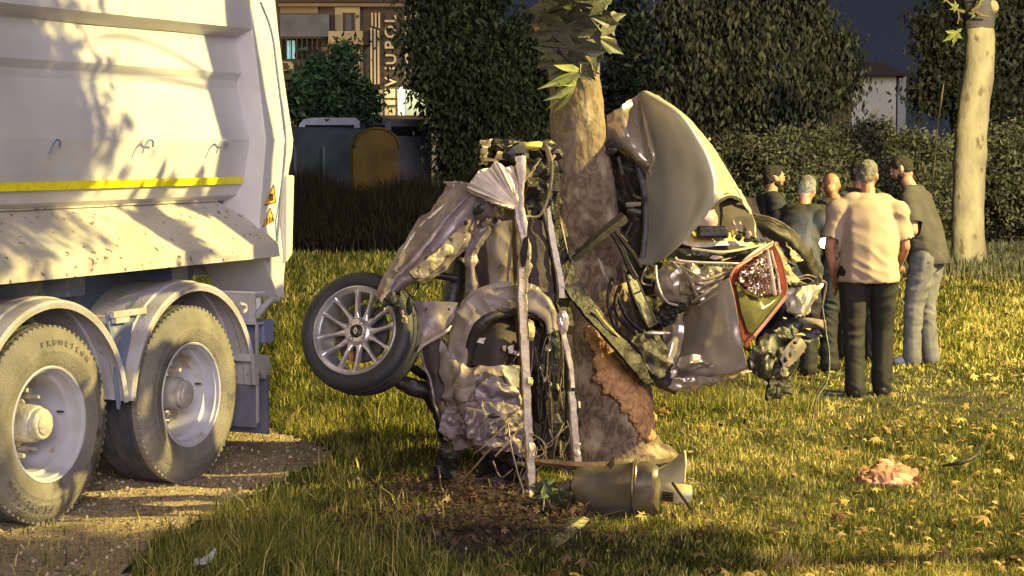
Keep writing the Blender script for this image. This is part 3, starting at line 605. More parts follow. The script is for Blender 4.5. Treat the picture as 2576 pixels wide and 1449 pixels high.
for m_ in (m_cont, m_conty, m_fac, m_facd, m_grey): m_.node_tree.nodes['Principled BSDF'].inputs['Specular IOR Level'].default_value = .08
g0 = P(860, 400, B); bd = root('apartment_building', (g0.x, B, 0), 0, 'brown apartment building with gold lettering and balconies behind the lorry tail', 'building')
pr('facade', 640, -220, 1024, 460, B, 9, m_fac, bd)
pr('side_wall', 1024, -220, 1100, 460, B + 2.5, 6, m_facw, bd)
pr('corner_strip', 1019, 35, 1026, 205, B - .25, .25, m_gold, bd)
pr('cornice', 700, 8, 1016, 16, B - .6, .6, m_fac2, bd); pr('upper_wall', 700, -220, 1020, 6, B - .4, .4, m_facd, bd)
pr('wall_panel', 705, 16, 800, 34, B - .2, .2, m_fac2, bd)
pr('balcony', 705, 36, 828, 92, B - 1.4, 1.4, m_grey, bd); pr('balcony_shade_panel', 705, 92, 800, 140, B - .15, .15, m_facd, bd)  # dark panel paints the shade below the balcony
w1 = pr('window', 705, 98, 790, 150, B - .3, .15, m_win, bd); pr('lit_pane', 722, 102, 742, 148, B - .36, .05, m_cyan, w1)
for k in range(8): pr('railing_bar', 706 + k * 13, 98, 709 + k * 13, 150, B - 1.35, .05, m_facd, bd)
pr('balcony_rail', 705, 93, 815, 97, B - 1.4, .1, m_facd, bd)
pr('door_wall', 843, 18, 905, 80, B - .3, .3, m_facw, bd); d1 = pr('balcony_door', 862, 32, 892, 78, B - .42, .1, m_facd, bd); pr('door_pane', 870, 36, 884, 76, B - .46, .04, m_grey, d1)
pr('round_vent', 896, 38, 901, 44, B - .42, .1, m_facd, bd)
pr('balcony', 826, 78, 912, 112, B - 1.6, 1.3, m_facw, bd); pr('balcony', 905, 75, 926, 112, B - 1.0, .9, m_facd, bd)
pr('lower_wall', 810, 118, 912, 260, B - .3, .3, m_fac2, bd); pr('lower_wall', 872, 120, 905, 230, B - .45, .15, m_facw, bd)
pr('balcony_door', 836, 130, 885, 175, B - .55, .1, m_facd, bd); pr('round_vent', 893, 139, 898, 145, B - .55, .1, m_facd, bd)
for k in range(3):
    x = 932 + k * 9; pr('gold_stripe', x + 2, 32, x + 6, 65 + k * 3, B - .35, .12, m_gold, bd); pr('gold_stripe', x, 70 + k * 3, x + 4, 212, B - .35, .12, m_gold, bd)
ac = pr('air_conditioner', 704, 155, 738, 178, B - 1.9, .5, m_facw, bd); pr('fan_grille', 709, 158, 724, 175, B - 1.96, .05, m_facd, ac); pr('lower_balcony', 704, 150, 800, 200, B - 1.3, 1.2, m_facd, bd)
pr('shop_front', 925, 222, 1000, 292, B - .5, .3, m_lit, bd)
for x0, y0, x1, y1 in ((925, 219, 1002, 223), (963, 222, 967, 292), (925, 246, 1000, 249), (996, 222, 1000, 292), (967, 264, 1000, 267), (925, 290, 1090, 300)): pr('shop_frame', x0, y0, x1, y1, B - .7, .2, m_facd, bd)
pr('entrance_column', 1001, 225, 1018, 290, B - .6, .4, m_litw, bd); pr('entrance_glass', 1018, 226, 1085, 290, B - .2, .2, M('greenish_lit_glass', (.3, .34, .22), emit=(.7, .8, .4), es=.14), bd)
lp = pr('wall_lamp', 1005, 220, 1011, 227, B - 1.0, .2, M('white_lamp', (1, 1, 1), emit=(1, 1, .85), es=14), bd)
pr('lit_upper_wall', 1030, 180, 1100, 215, B + 2.3, .1, m_facw, bd)
# lettering reads upward
for ch, yc in (('V', 206), ('I', 172), ('U', 149), ('P', 114), ('O', 80), ('L', 48)):
    cu = bpy.data.curves.new('letter', 'FONT'); cu.body = ch; cu.size = 1.0; cu.extrude = .06; cu.offset = .012; cu.align_x = 'CENTER'; cu.resolution_u = 4
    to = bpy.data.objects.new('tmp', cu); C.objects.link(to); dg = bpy.context.evaluated_depsgraph_get(); me = bpy.data.meshes.new_from_object(to.evaluated_get(dg)); bpy.data.objects.remove(to)
    s = 28 * B / F / .70; p = P(996, yc, B - .3)
    me.transform(Matrix.Translation(p) @ Matrix.Rotation(R(90), 4, 'X') @ Matrix.Rotation(R(90), 4, 'Z') @ Matrix.Scale(s, 4)); me.materials.clear()
    link('sign_letter', me, m_gold, bd, False)
bl_ = bpy.data.lights.new('building_wall_lamp', 'POINT'); bo = bpy.data.objects.new('building_wall_lamp', bl_); C.objects.link(bo); bl_.energy = 160; bl_.color = (1, .9, .6); bl_.shadow_soft_size = .1; bo.location = P(1008, 232, B - 1.8)
# second street lamp by the building
bl2 = bpy.data.lights.new('street_light_by_building', 'POINT'); bo2 = bpy.data.objects.new('street_light_by_building', bl2); C.objects.link(bo2); bl2.energy = 9000; bl2.color = (1, .72, .3); bl2.shadow_soft_size = .2; bo2.location = (-21, 100, 9)
s2 = root('street_lamp', (-22, 100, 0), 0, 'far street lamp hidden behind the lorry, lighting the building facade', 'street lamp')
tube('pole', [Vector((-22, 100, 0)), Vector((-22, 100, 9)), Vector((-21.3, 100, 9.25))], [.09, .06, .05], m_rust, s2, raw=True); V, Fc = boxgeo(Vector((-21, 100, 9.26)), (.7, .3, .14)); mesh('lamp_head', V, Fc, m_rust, s2, False)
# houses
h1 = root('gabled_house', (8, 80, 0), 0, 'house gable with a lit yellow eave showing between the dark trees', 'house')
plate('gable_soffit', [(1568, 132, 80), (1634, 133, 80), (1632, 148, 80), (1612, 154, 80), (1600, 152, 80)], m_facw, h1, 3.0)
plate('roof', [(1540, 118, 79.5), (1660, 118, 79.5), (1650, 131, 79.5), (1560, 131, 79.5)], m_facd, h1, 6); pr('wall', 1585, 158, 1625, 380, 81, 5, m_facd, h1); pr('window', 1595, 230, 1620, 262, 80.8, .15, m_win, h1)
h2 = root('white_house', (17, 90, 0), 0, 'small white house with a dark hipped roof at the edge of the sky', 'house')
m_hw = M('pale_house_wall', (.36, .34, .30), (.31, .29, .25), .8, .9)
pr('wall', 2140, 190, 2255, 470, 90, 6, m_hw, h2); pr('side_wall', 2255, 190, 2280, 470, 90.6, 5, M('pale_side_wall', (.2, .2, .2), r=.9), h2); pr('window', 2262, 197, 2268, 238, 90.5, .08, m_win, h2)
a, b, c, d = P(2110, 190, 89.3), P(2290, 190, 89.3), P(2185, 155, 93), P(2225, 158, 93); e = Vector((0, 8, 0))
mesh('roof', [a, b, d, c, a + e, b + e, d + Vector((0, 1, 0)), c + Vector((0, 1, 0))], [(0, 1, 2, 3), (1, 5, 6, 2), (5, 4, 7, 6), (4, 0, 3, 7), (3, 2, 6, 7), (0, 4, 5, 1)], M('dark_roof_tiles', (.05, .035, .03), r=.9), h2, False)
for x, y, d in ((2302, 208, 120), (2306, 216, 121)):
    pass
# vans behind the container
def van(label, x0, x1, y0, y1, d, mat):
    r = root('parked_van', (P(x0, 300, d).x, d, 0), 0, label, 'van', 'white vans parked behind the container')
    a = P(x0, y0, d).z; W = [(x0, y0 + 18), (x0 + (x1 - x0) * .08, y0 + 4), (x0 + (x1 - x0) * .25, y0), (x1 - 12, y0), (x1, y0 + 8)]
    pts = [(x, y, d) for x, y in W]; zb = P(x0, y1, d)
    p = [P(*q) for q in pts]; bot = [Vector((p[-1].x, d, .35)), Vector((p[0].x, d, .35))]; pp = p + bot; V = pp + [q + Vector((0, 1.9, 0)) for q in pp]; n = len(pp)
    mesh('body', V, [tuple(range(n)), tuple(range(2 * n - 1, n - 1, -1))] + [(i, (i + 1) % n, n + (i + 1) % n, n + i) for i in range(n)], mat, r, False)
    q0 = P(x0 + 16, y0 + 18, d - .02); q1 = P(x1 - 14, y0 + 42, d - .02)
    V, Fc = boxgeo(Vector(((q0.x + q1.x) / 2, d - .01, (q0.z + q1.z) / 2)), (q1.x - q0.x, .04, q0.z - q1.z)); mesh('window', V, Fc, m_win, r, False)
    for xx_ in (.2, .8):
        cx_ = p[0].x * (1 - xx_) + p[-1].x * xx_; V, Fc = lathegeo([(.0, -.05), (.3, -.05), (.34, 0), (.34, .2)], 16, lambda c_, s_, a_, cx_=cx_: Vector((cx_ + c_, d + a_, .34 + s_))); mesh('wheel', V, Fc, m_tread, r)
van('white van with a rounded roof just showing above the grey container', 752, 905, 296, 390, 55, m_roofw)
van('white van partly hidden by leaves right of the yellow container end', 968, 1078, 300, 400, 52, M('darkened_van_paint', (.15, .155, .17), (.10, .105, .12), 3, .45))  # white van paint darkened to tone down the fill light on it
o = van('dark blue vehicle roof between the two white vans', 905, 985, 296, 330, 60, M('dark_blue_paint', (.015, .02, .05), r=.35))
# recycling container with an arched yellow end
D1 = 41; ct = root('waste_container', (P(890, 430, D1).x, D1, 0), 0, 'long grey recycling container with an arched yellow end, in the tall weeds', 'container')
arch = [(888, 440)] + [(946 - 57 * math.cos(t), 372 - 50 * math.sin(t)) for t in [math.pi * k / 10 for k in range(11)]] + [(1004, 440)]
front = [P(x, y, D1) for x, y in arch]; front[0].z = 0; front[-1].z = 0; back = [Vector((q.x - 3.4, q.y + 2.6, q.z * 1.03)) for q in front]; n = len(front)
mesh('yellow_end', front + [q + Vector((-.06, .05, 0)) for q in front], [tuple(range(n)), tuple(range(2 * n - 1, n - 1, -1))] + [(i, (i + 1) % n, n + (i + 1) % n, n + i) for i in range(n)], m_conty, ct, False)
fr2 = [q + Vector((-.065, .052, 0)) for q in front]
mesh('container_body', fr2 + back, [(i, (i + 1) % n, n + (i + 1) % n, n + i) for i in range(n)] + [tuple(range(2 * n - 1, n - 1, -1))], m_cont, ct, False)
for k in range(1, 5):
    a = front[1].lerp(back[1], k / 5); V, Fc = boxgeo(Vector((a.x, a.y - .03, a.z / 2)), (.06, .06, a.z)); mesh('rib', V, Fc, m_cont, ct, False)
mesh('lid_seam', *tubegeo([Vector((front[k].x + .02, front[k].y - .02, front[k].z)) for k in range(1, n - 1)], .03, 6), m_conty, ct)
# ============================================================ tipper lorry (local x along the side away from the camera, local y inward)
TO = Vector((-1.81, 10.72, 0)); TA = math.atan2(.914, .407)
lorry = root('tipper_lorry', TO, TA, 'white tipper lorry with dusty wheels, its tail and side filling the left of the photo', 'lorry')
TM = INV[lorry].inverted(); TMI = INV[lorry]
def ray(px, py): a = TMI @ Vector((0, 0, EYE)); b = TMI @ P(px, py, 10); return a, b - a
def TS(px, py, s): a, d = ray(px, py); t = (s - a.x) / d.x; q = a + d * t; return q.y, q.z
def TY(px, py, y): a, d = ray(px, py); t = (y - a.y) / d.y; q = a + d * t; return q.x, q.z
def LB(name, x0, x1, y0, y1, z0, z1, mat, parent=lorry, bev=0):
    V, Fc = boxgeo(Vector(((x0 + x1) / 2, (y0 + y1) / 2, (z0 + z1) / 2)), (abs(x1 - x0), abs(y1 - y0), abs(z1 - z0)))
    o = mesh(name, [TM @ v for v in V], Fc, mat, parent, False)
    if bev: b = o.modifiers.new('b', 'BEVEL'); b.width = bev; b.segments = 2
    return o
def extr(name, prof, s0, s1, mat, parent=lorry, th=.012, seg=1, den=0.0, smooth=False):
    """profile (y,z) swept along the lorry; open sheet with thickness; s1 may be a list per point"""
    n = len(prof); S1 = s1 if hasattr(s1, '__len__') else [s1] * n; V = []
    for k in range(seg + 1):
        for i, (y, z) in enumerate(prof):
            x = s0 + (S1[i] - s0) * k / seg; dd = den * noise.noise(Vector((x * 2.2, z * 2.6, 4))) if den else 0
            V.append(TM @ Vector((x, y + dd, z)))
    Fc = [(k * n + i, k * n + i + 1, (k + 1) * n + i + 1, (k + 1) * n + i) for k in range(seg) for i in range(n - 1)]
    me = bpy.data.meshes.new(name); me.from_pydata(V, [], Fc); bm = bmesh.new(); bm.from_mesh(me); bmesh.ops.recalc_face_normals(bm, faces=bm.faces)
    out = TM.to_3x3() @ Vector((0, -1, 0))
    if sum(f.normal.dot(out) * f.calc_area() for f in bm.faces) > 0: pass
    else: bmesh.ops.reverse_faces(bm, faces=bm.faces)
    thicken(bm, th); bm.to_mesh(me); bm.free(); return link(name, me, mat, parent, smooth)
S0 = .815
def subd(p, n=3): return [(p[i][0] + (p[i + 1][0] - p[i][0]) * k / n, p[i][1] + (p[i + 1][1] - p[i][1]) * k / n) for i in range(len(p) - 1) for k in range(n)] + [p[-1]]
panel = [TS(*p, S0) for p in ((590, 96), (608, 184), (598, 203), (596, 222), (600, 238), (612, 288), (628, 352), (612, 452), (596, 490), (573, 504))]
extr('side_panel', subd(panel, 4), -4.6, S0 - .002, m_white, seg=26, den=.016, smooth=True)
autosmooth(bpy.data.objects['side_panel'], 14)
rail = [TS(*p, S0) for p in ((590, 96), (622, 80), (635, 73), (634, 66), (622, -60), (600, -330))]
extr('top_rail', rail, -4.6, S0 - .004, m_white)
seam = [TS(*p, S0 - .02) for p in ((500, 30), (500, 33))]
yr = TS(625, 0, S0)[0]
LB('rail_weld', -4.5, .52, yr - .004, yr + .004, TY(600, 52, yr)[1] - .006, TY(600, 52, yr)[1] + .004, m_skirt)
sa, za = TY(623, 2, yr); LB('yellow_marker', sa - .02, sa + .015, yr - .008, yr, TY(624, 66, yr)[1], za + .5, m_reflect)
# rear post: straight plate, leaning with the body
post = [TS(*p, S0) for p in ((614, -120), (635, 73), (669, 352), (658, 490), (652, 560), (660, 640))]
def post_y(z):
    p = sorted(post, key=lambda q: q[1])
    for (ya, zaa), (yb, zb) in zip(p, p[1:]):
        if zaa <= z <= zb: return ya + (yb - ya) * (z - zaa) / (zb - zaa)
    return p[0][0] if z < p[0][1] else p[-1][0]
zs = sorted([q[1] for q in post] + [.98, 1.10], reverse=True)
outer_r = {0: (693, 0), 93: (703, 93), 215: (718, 215), 386: (737, 386), 430: (727, 430), 610: (723, 610), 698: (715, 698)}
def rear_s(z):
    pts_ = []
    for y, (px, py) in sorted(outer_r.items()):
        yy_ = 0.03
        for _ in range(4): s_, z_ = TY(px, py, yy_); yy_ = post_y(z_)
        pts_.append((z_, s_))
    pts_.sort()
    for (a, b), (c, d) in zip(pts_, pts_[1:]):
        if a <= z <= c: return b + (d - b) * (z - a) / (c - a)
    return pts_[0][1] if z < pts_[0][0] else pts_[-1][1]
zz = sorted(set([round(1.0 + .06 * k, 3) for k in range(38)] + zs)); PV, PF = [], []
for z in zz:
    sl_ = S0 if z > 1.24 else S0 + (1.24 - z) * .75
    y = post_y(z); rs_ = max(rear_s(z), sl_ + .02)
    PV += [Vector((sl_, y, z)), Vector((rs_, y, z)), Vector((rs_, y + .45, z)), Vector((sl_, y + .45, z))]
n = len(zz)
PF = [(4 * i + k, 4 * i + (k + 1) % 4, 4 * i + 4 + (k + 1) % 4, 4 * i + 4 + k) for i in range(n - 1) for k in range(4)] + [(0, 1, 2, 3), (4 * n - 4, 4 * n - 3, 4 * n - 2, 4 * n - 1)]
o = mesh('rear_post', [TM @ v for v in PV], PF, m_white, lorry, False); b = o.modifiers.new('b', 'BEVEL'); b.width = .008; b.segments = 2; b.limit_method = 'ANGLE'
# tailgate seam groove and rear lamp strip
def onpost(px, py, off=-.004):
    y = .03
    for _ in range(5): s, z = TY(px, py, y); y = post_y(z) + off
    return TM @ Vector((s, y, z))
tube('tailgate_seam', [onpost(*p) for p in ((656, 5), (684, 83), (700, 200), (718, 342), (709, 470), (697, 608))], .0085, m_rust, lorry, 6, raw=True, n=6)
V = []
for px, py in ((722, 440), (742, 441), (741, 470), (737, 640), (722, 662)): s, z = TY(px, py, .0); V.append(Vector((s, .0, z)))
V += [v + Vector((0, .07, 0)) for v in V]; n = 5
o = mesh('rear_buffer_strip', [TM @ v for v in V], [tuple(range(n)), tuple(range(2 * n - 1, n - 1, -1))] + [(i, (i + 1) % n, n + (i + 1) % n, n + i) for i in range(n)], M('cream_buffer', (.60, .55, .46), r=.6), lorry, False)
b = o.modifiers.new('b', 'BEVEL'); b.width = .012; b.segments = 3
LB('tailgate', 1.08, 1.16, .3, 2.3, 1.1, 2.9, m_white)
# skirt (flared spill plate)
crease = TS(573, 505, S0); lipz = TY(702, 612, -.06)[1]; botz = TY(705, 645, -.06)[1]; se = TY(704, 630, -.06)[0]
sk = [(crease[0] + .01, crease[1] + .004), (crease[0] * .5 - .03, (crease[1] + lipz) / 2 + .004), (-.058, lipz), (-.06, botz)]
extr('flared_skirt', sk, -4.6, [S0 - .12, (S0 + se) / 2, se - .02, se], m_skirt, th=.01, seg=30, den=.006)
# yellow reflective strip with worn lettering
ya, zc = TS(612, 453, S0)
def pan_y(z):
    for (a, b), (c, d) in zip(panel, panel[1:]):
        if min(b, d) <= z <= max(b, d): return a + (c - a) * (z - b) / (d - b)
    return panel[-1][0]
z1, z2 = TS(612, 444, S0)[1], TS(612, 462, S0)[1]
V = [Vector((x, pan_y(z) - .016 - e, z)) for x in (-4.6, S0 - .03) for z in (z1, z2) for e in (0, .004)]
V = [TM @ v for v in V]; mesh('reflective_strip', V, [(0, 1, 3, 2), (4, 6, 7, 5), (1, 5, 7, 3), (0, 2, 6, 4), (0, 4, 5, 1), (2, 3, 7, 6)], m_reflect, lorry, False)
# three bent rope hooks
for hx in (138, 372, 558):
    q = [(hx - 14, 385), (hx - 6, 366), (hx + 2, 354), (hx + 9, 352), (hx + 13, 358), (hx + 12, 368)]
    pts_ = []
    for k, (a, b_) in enumerate(q):
        y = .0
        for _ in range(4): s, z = TY(a, b_, y); y = pan_y(z) - .03 - (.02 if k < 5 else -.01)
        pts_.append(TM @ Vector((s, y, z)))
    tube('rope_hook', pts_, .0055, m_rust, lorry, 6, raw=True)
# warning stickers
for tri, kind in (([(690, 463), (695, 510), (663, 518)], 0), ([(681, 521), (691, 556), (659, 572)], 1)):
    c = Vector((sum(p[0] for p in tri) / 3, sum(p[1] for p in tri) / 3))
    def tr_(k, off): return [onpost(c.x + (p[0] - c.x) * k, c.y + (p[1] - c.y) * k, off) for p in tri]
    a, b_ = tr_(1, -.005), tr_(1, -.001); st = mesh('warning_sticker', a + b_, [(0, 1, 2), (5, 4, 3), (0, 3, 4, 1), (1, 4, 5, 2), (2, 5, 3, 0)], m_sticker, lorry, False)
    a1, a2 = tr_(.97, -.008), tr_(.84, -.008)
    mesh('sticker_border', a1 + a2, [(0, 1, 4, 3), (1, 2, 5, 4), (2, 0, 3, 5)], m_black, st, False)
    if kind == 0: marks = [[(679, 488), (683, 488), (682, 505), (678, 506)], [(684, 487), (688, 487), (688, 504), (684, 505)], [(678, 488), (688, 486), (688, 491), (678, 493)]]
    else: marks = [[(672, 549), (675, 548), (673, 561), (670, 562)], [(678, 546), (681, 545), (680, 560), (677, 561)], [(684, 547), (687, 546), (686, 558), (683, 559)]]
    for mk in marks: mesh('sticker_symbol', [onpost(*q, -.009) for q in mk], [(0, 1, 2, 3)], m_black, st, False)
# rest of the body so the place holds up from a step aside
LB('body_floor', -4.6, 1.0, .3, 2.3, crease[1] - .1, crease[1], m_rust); LB('far_side', -4.6, 1.1, 2.35, 2.45, 1.3, 3.3, m_white); LB('front_wall', -4.65, -4.55, .05, 2.4, 1.3, 3.4, m_white)
# chassis
LB('chassis_rail', -4.6, .95, .62, .72, .93, 1.22, m_rust); LB('chassis_rail', -4.6, .95, 1.72, 1.82, .93, 1.22, m_rust)
for x in (-2.2, -.64, .35): LB('cross_member', x - .08, x + .08, .3, 2.1, 1.1, 1.30, m_rust, bev=.01)
LB('sub_frame', -4.6, .9, .25, .5, 1.25, 1.32, m_rust)
for x in (-1.9, -1.28, -.64, 0, .5): LB('suspension_hanger', x - .07, x + .07, .45, .6, .78, 1.1, m_rust, bev=.01)
for x in (-1.28, 0): mesh('axle', *[([TM @ v for v in g] if i == 0 else g) for i, g in enumerate(tubegeo([Vector((x, .35, .505)), Vector((x, 2.1, .505))], .07, 16))], m_rust, lorry)
LB('inner_wheel_cover', -2.2, .72, .46, .50, .55, 1.18, m_rust); LB('rear_underrun_beam', .78, .90, .0, 2.4, .72, .86, m_rust, bev=.01)
# ---------------------------------------------------------------- wheels
def wheel(sx, z0=.505, full=True, y0=0.0, flip=1):
    fn = lambda c_, s_, a_: TM @ Vector((sx + c_, y0 + a_ * flip, z0 + s_))
    tp = [(.292, .012), (.300, .000), (.318, -.006), (.345, -.016), (.375, -.021), (.378, -.019), (.400, -.020), (.428, -.014), (.431, -.011), (.455, -.002), (.474, .008), (.480, .013), (.489, .020), (.497, .032), (.503, .055), (.504, .085), (.494, .087), (.494, .095), (.505, .097), (.505, .145), (.494, .147), (.494, .157), (.506, .159), (.506, .226), (.495, .228), (.495, .238), (.505, .240), (.505, .288), (.494, .290), (.494, .298), (.504, .300), (.502, .335), (.48, .365), (.40, .385), (.30, .37)]
    V, Fc = lathegeo(tp, 96, fn); W = mesh('wheel_tyre', V, Fc, m_ttyre, lorry)
    W.data.materials.append(m_tread); ng = len(tp) - 1
    for i, p in enumerate(W.data.polygons): p.material_index = 1 if (i % ng) >= 14 else 0
    autosmooth(W, 40)
    if not full: return
    geo = []
    for k in range(76):
        t = 2 * math.pi * k / 76; c_, s_ = math.cos(t), math.sin(t); tt = Vector((-s_, 0, c_)); rr_ = Vector((c_, 0, s_))
        Mx = Matrix((rr_, Vector((0, 1, 0)), tt)).transposed(); v, f = boxgeo(Vector((0, 0, 0)), (.020, .026, .022))
        geo.append(([TM @ (Vector((sx, .034, z0)) + rr_ * .493 + Mx @ q) for q in v], f))
    join('tread_lugs', geo, m_ttyre, W, False)
    rp_ = [(.299, .020), (.300, .004), (.292, -.004), (.284, .000), (.281, .016), (.270, .022), (.268, .05), (.262, .075), (.245, .085), (.242, .12), (.240, .20), (.238, .262), (.225, .272), (.205, .275), (.155, .262), (.12, .262), (.11, .30)]
    V, Fc = lathegeo(rp_, 80, fn); rim = mesh('rim', V, Fc, m_rim, W); autosmooth(rim, 30)
    hp = [(.118, .27), (.118, .235), (.100, .228), (.098, .16), (.094, .085), (.088, .075), (.080, .073), (.079, .045), (.072, .036), (.055, .033), (.052, .026), (.045, .024), (.0, .024)]
    V, Fc = lathegeo(hp, 40, fn); hub = mesh('hub', V, Fc, m_hub, W); autosmooth(hub, 30)
    for k in range(10):
        t = 2 * math.pi * k / 10 + .2; c_, s_ = math.cos(t) * .166, math.sin(t) * .166; a = Vector((sx + c_, y0 + .262, z0 + s_)); b_ = a - Vector((0, .075, 0))
        v, f = tubegeo([TM @ a, TM @ (a - Vector((0, .05, 0)))], .021, 6); v2, f2 = tubegeo([TM @ (a - Vector((0, .045, 0))), TM @ (b_ - Vector((0, .035, 0)))], .012, 8)
        join('wheel_nut', [(v, f), (v2, f2)], m_hub, W, False)
    for k in range(10):
        t = 2 * math.pi * k / 10 + .5; d_ = Vector((math.cos(t), 0, math.sin(t))); a = Vector((sx, y0 + .19, z0)); v, f = tubegeo([TM @ (a + d_ * .085), TM @ (a + d_ * .128 + Vector((0, .04, 0)))], .014, 5)
        mesh('hub_rib', v, f, m_hub, W, False)
    t = .15; a = Vector((sx + .22 * math.cos(t), .12, z0 + .22 * math.sin(t))); v, f = tubegeo([TM @ a, TM @ (a + Vector((-.02, -.05, .004)))], .006, 6); mesh('valve', v, f, m_black, W)
    return W
def tyre_text(W, sx, txt, r, a0, step, size, z0=.505, up=True):
    for k, ch in enumerate(txt):
        if ch == ' ': continue
        cu = bpy.data.curves.new('sidewall_letter', 'FONT'); cu.body = ch; cu.size = size; cu.extrude = .0018; cu.align_x = 'CENTER'; cu.resolution_u = 2
        to = bpy.data.objects.new('tmp', cu); C.objects.link(to); dg = bpy.context.evaluated_depsgraph_get(); me = bpy.data.meshes.new_from_object(to.evaluated_get(dg)); bpy.data.objects.remove(to)
        t = a0 - step * k if up else a0 + step * k
        c = Vector((sx + r * math.cos(t), -.0235, .505 + r * math.sin(t))); rad = Vector((math.cos(t), 0, math.sin(t)))
        tan = Vector((math.sin(t), 0, -math.cos(t))); 
        # as seen from outside, +x runs to the right; letters stand on the radius
        Mx = Matrix((tan, rad, tan.cross(rad))).transposed().to_4x4()
        me.transform(TM @ Matrix.Translation(c) @ Mx); me.materials.clear(); link('sidewall_letter', me, m_letter, W, False)
m_letter = M('sidewall_letter_rubber', (.13, .115, .095), (.20, .18, .15), 8, .85); Wb = wheel(0); Wa = wheel(-1.28)
# second wheel of each axle on the far side, seen only from a step aside
for x in (-1.28, 0): wheel(x, full=False, y0=2.42, flip=-1)
tyre_text(Wa, -1.28, 'PROMETEON', .405, R(100), R(6.6), .042)
tyre_text(Wa, -1.28, 'PROMETEON', .405, R(268), R(6.6), .045)
# ---------------------------------------------------------------- mudguards
def guard(sx, a0, a1, r0=.625, foot0=.45, foot1=.62, name='mudguard'):
    prof = [(r0 - .035, -.035), (r0 - .008, -.043), (r0 + .006, -.032), (r0 + .012, .0), (r0 + .012, .05), (r0 + .022, .06), (r0 + .022, .13), (r0 + .012, .14), (r0 + .012, .40)]
    n = 40; rows = []
    for k in range(n + 1):
        t = a0 + (a1 - a0) * k / n
        rows.append([TM @ Vector((sx + r * math.cos(t), y, .505 + r * math.sin(t))) for r, y in prof])
    for ang, foot, ins in ((a0, foot0, 0), (a1, foot1, n + 9)):
        if foot is None: continue
        z_t = .505 + r0 * math.sin(ang); row = [TM @ Vector((sx + r * math.cos(ang), y, foot)) for r, y in prof]
        rows = ([row] + rows) if ins == 0 else (rows + [row])
    m_ = len(prof); V = [v for r_ in rows for v in r_]; Fc = [(i * m_ + j, i * m_ + j + 1, (i + 1) * m_ + j + 1, (i + 1) * m_ + j) for i in range(len(rows) - 1) for j in range(m_ - 1)]
    me = bpy.data.meshes.new(name); me.from_pydata(V, [], Fc); bm = bmesh.new(); bm.from_mesh(me); bmesh.ops.recalc_face_normals(bm, faces=bm.faces); thicken(bm, .006); bm.to_mesh(me); bm.free()
    return autosmooth(link(name, me, m_fender, lorry), 40)
guard(0, R(-1), R(176), foot0=.50, foot1=None); guard(-1.28, R(4), R(180), foot0=None, foot1=.4)
# filler plate between the guards and flaps behind
V = [Vector((x, y, z)) for y in (.02, .034) for x, z in ((-.66, .505), (-.60, .74), (-.52, .98), (-.47, 1.03), (-.76, 1.03), (-.70, .80), (-.668, .505))]
n = 7; mesh('filler_plate', [TM @ v for v in V], [tuple(range(n)), tuple(range(2 * n - 1, n - 1, -1))] + [(i, (i + 1) % n, n + (i + 1) % n, n + i) for i in range(n)], m_rust, lorry, False)
LB('guard_bracket', -.74, -.44, -.01, .03, 1.0, 1.035, m_fender, bev=.004); LB('guard_bracket', -.72, -.6, -.01, .2, .97, 1.0, m_fender)
m_flap = M('grey_rubber_flap', (.15, .15, .20), (.11, .11, .15), 8, .7, bump=.15)
fl = LB('mud_flap', .655, .67, -.02, .42, .23, .80, m_flap); LB('flap_edge', .652, .674, -.028, -.018, .26, .86, m_fender, fl)
fl = LB('mud_flap', .80, .815, -.01, .42, .17, .60, m_flap); LB('flap_clamp', .79, .825, -.02, .42, .53, .545, m_fender, fl)
# hexagonal tail lamp box
hx_ = [TY(*p, -.03) for p in ((627, 890), (675, 893), (686, 922), (668, 955), (655, 935), (640, 912), (628, 910))]
V = [Vector((s, -.03, z)) for s, z in hx_] + [Vector((s, .22, z)) for s, z in hx_]; n = 7
o = mesh('tail_lamp_box', [TM @ v for v in V], [tuple(range(n)), tuple(range(2 * n - 1, n - 1, -1))] + [(i, (i + 1) % n, n + (i + 1) % n, n + i) for i in range(n)], m_fender, lorry, False); b = o.modifiers.new('b', 'BEVEL'); b.width = .006; b.segments = 2
# rear bracket and hook arm
bs = TY(645, 770, 0)[0]; zt, zb_ = TY(645, 738, 0)[1], TY(645, 812, 0)[1]
LB('bracket_plate', bs - .012, bs, .0, .26, zb_, zt, m_fender); LB('bracket_lip', bs - .02, bs + .08, -.012, .26, zt, zt + .012, m_white); LB('bracket_foot', bs - .01, bs + .06, -.012, .2, zb_ - .012, zb_, m_fender)
pa = [TM @ Vector((*[TY(*q, -.02)[0]], -.02, TY(*q, -.02)[1])) for q in ((647, 792), (656, 782), (670, 765), (683, 754), (697, 754))]
tube('hook_arm', pa, .021, m_fender, lorry, 8, raw=True); tube('bracket_tube', [TM @ Vector((bs + .05, .03, z)) for z in (zb_ + .03, (zt + zb_) / 2, zt - .03)], .03, m_white, lorry, 12, raw=True)
tube('small_handle', [TM @ Vector((*[TY(*q, -.03)[0]], -.03, TY(*q, -.03)[1])) for q in ((603, 765), (616, 767), (619, 778), (612, 786))], .010, m_fender, lorry, 6, raw=True)
# ============================================================ the wrecked car, wrapped round the trunk
car = root('wrecked_car', (-.1, 10.5, 0), 0, 'crushed champagne coloured car wreck torn apart and wrapped around the tree trunk', 'wrecked car')
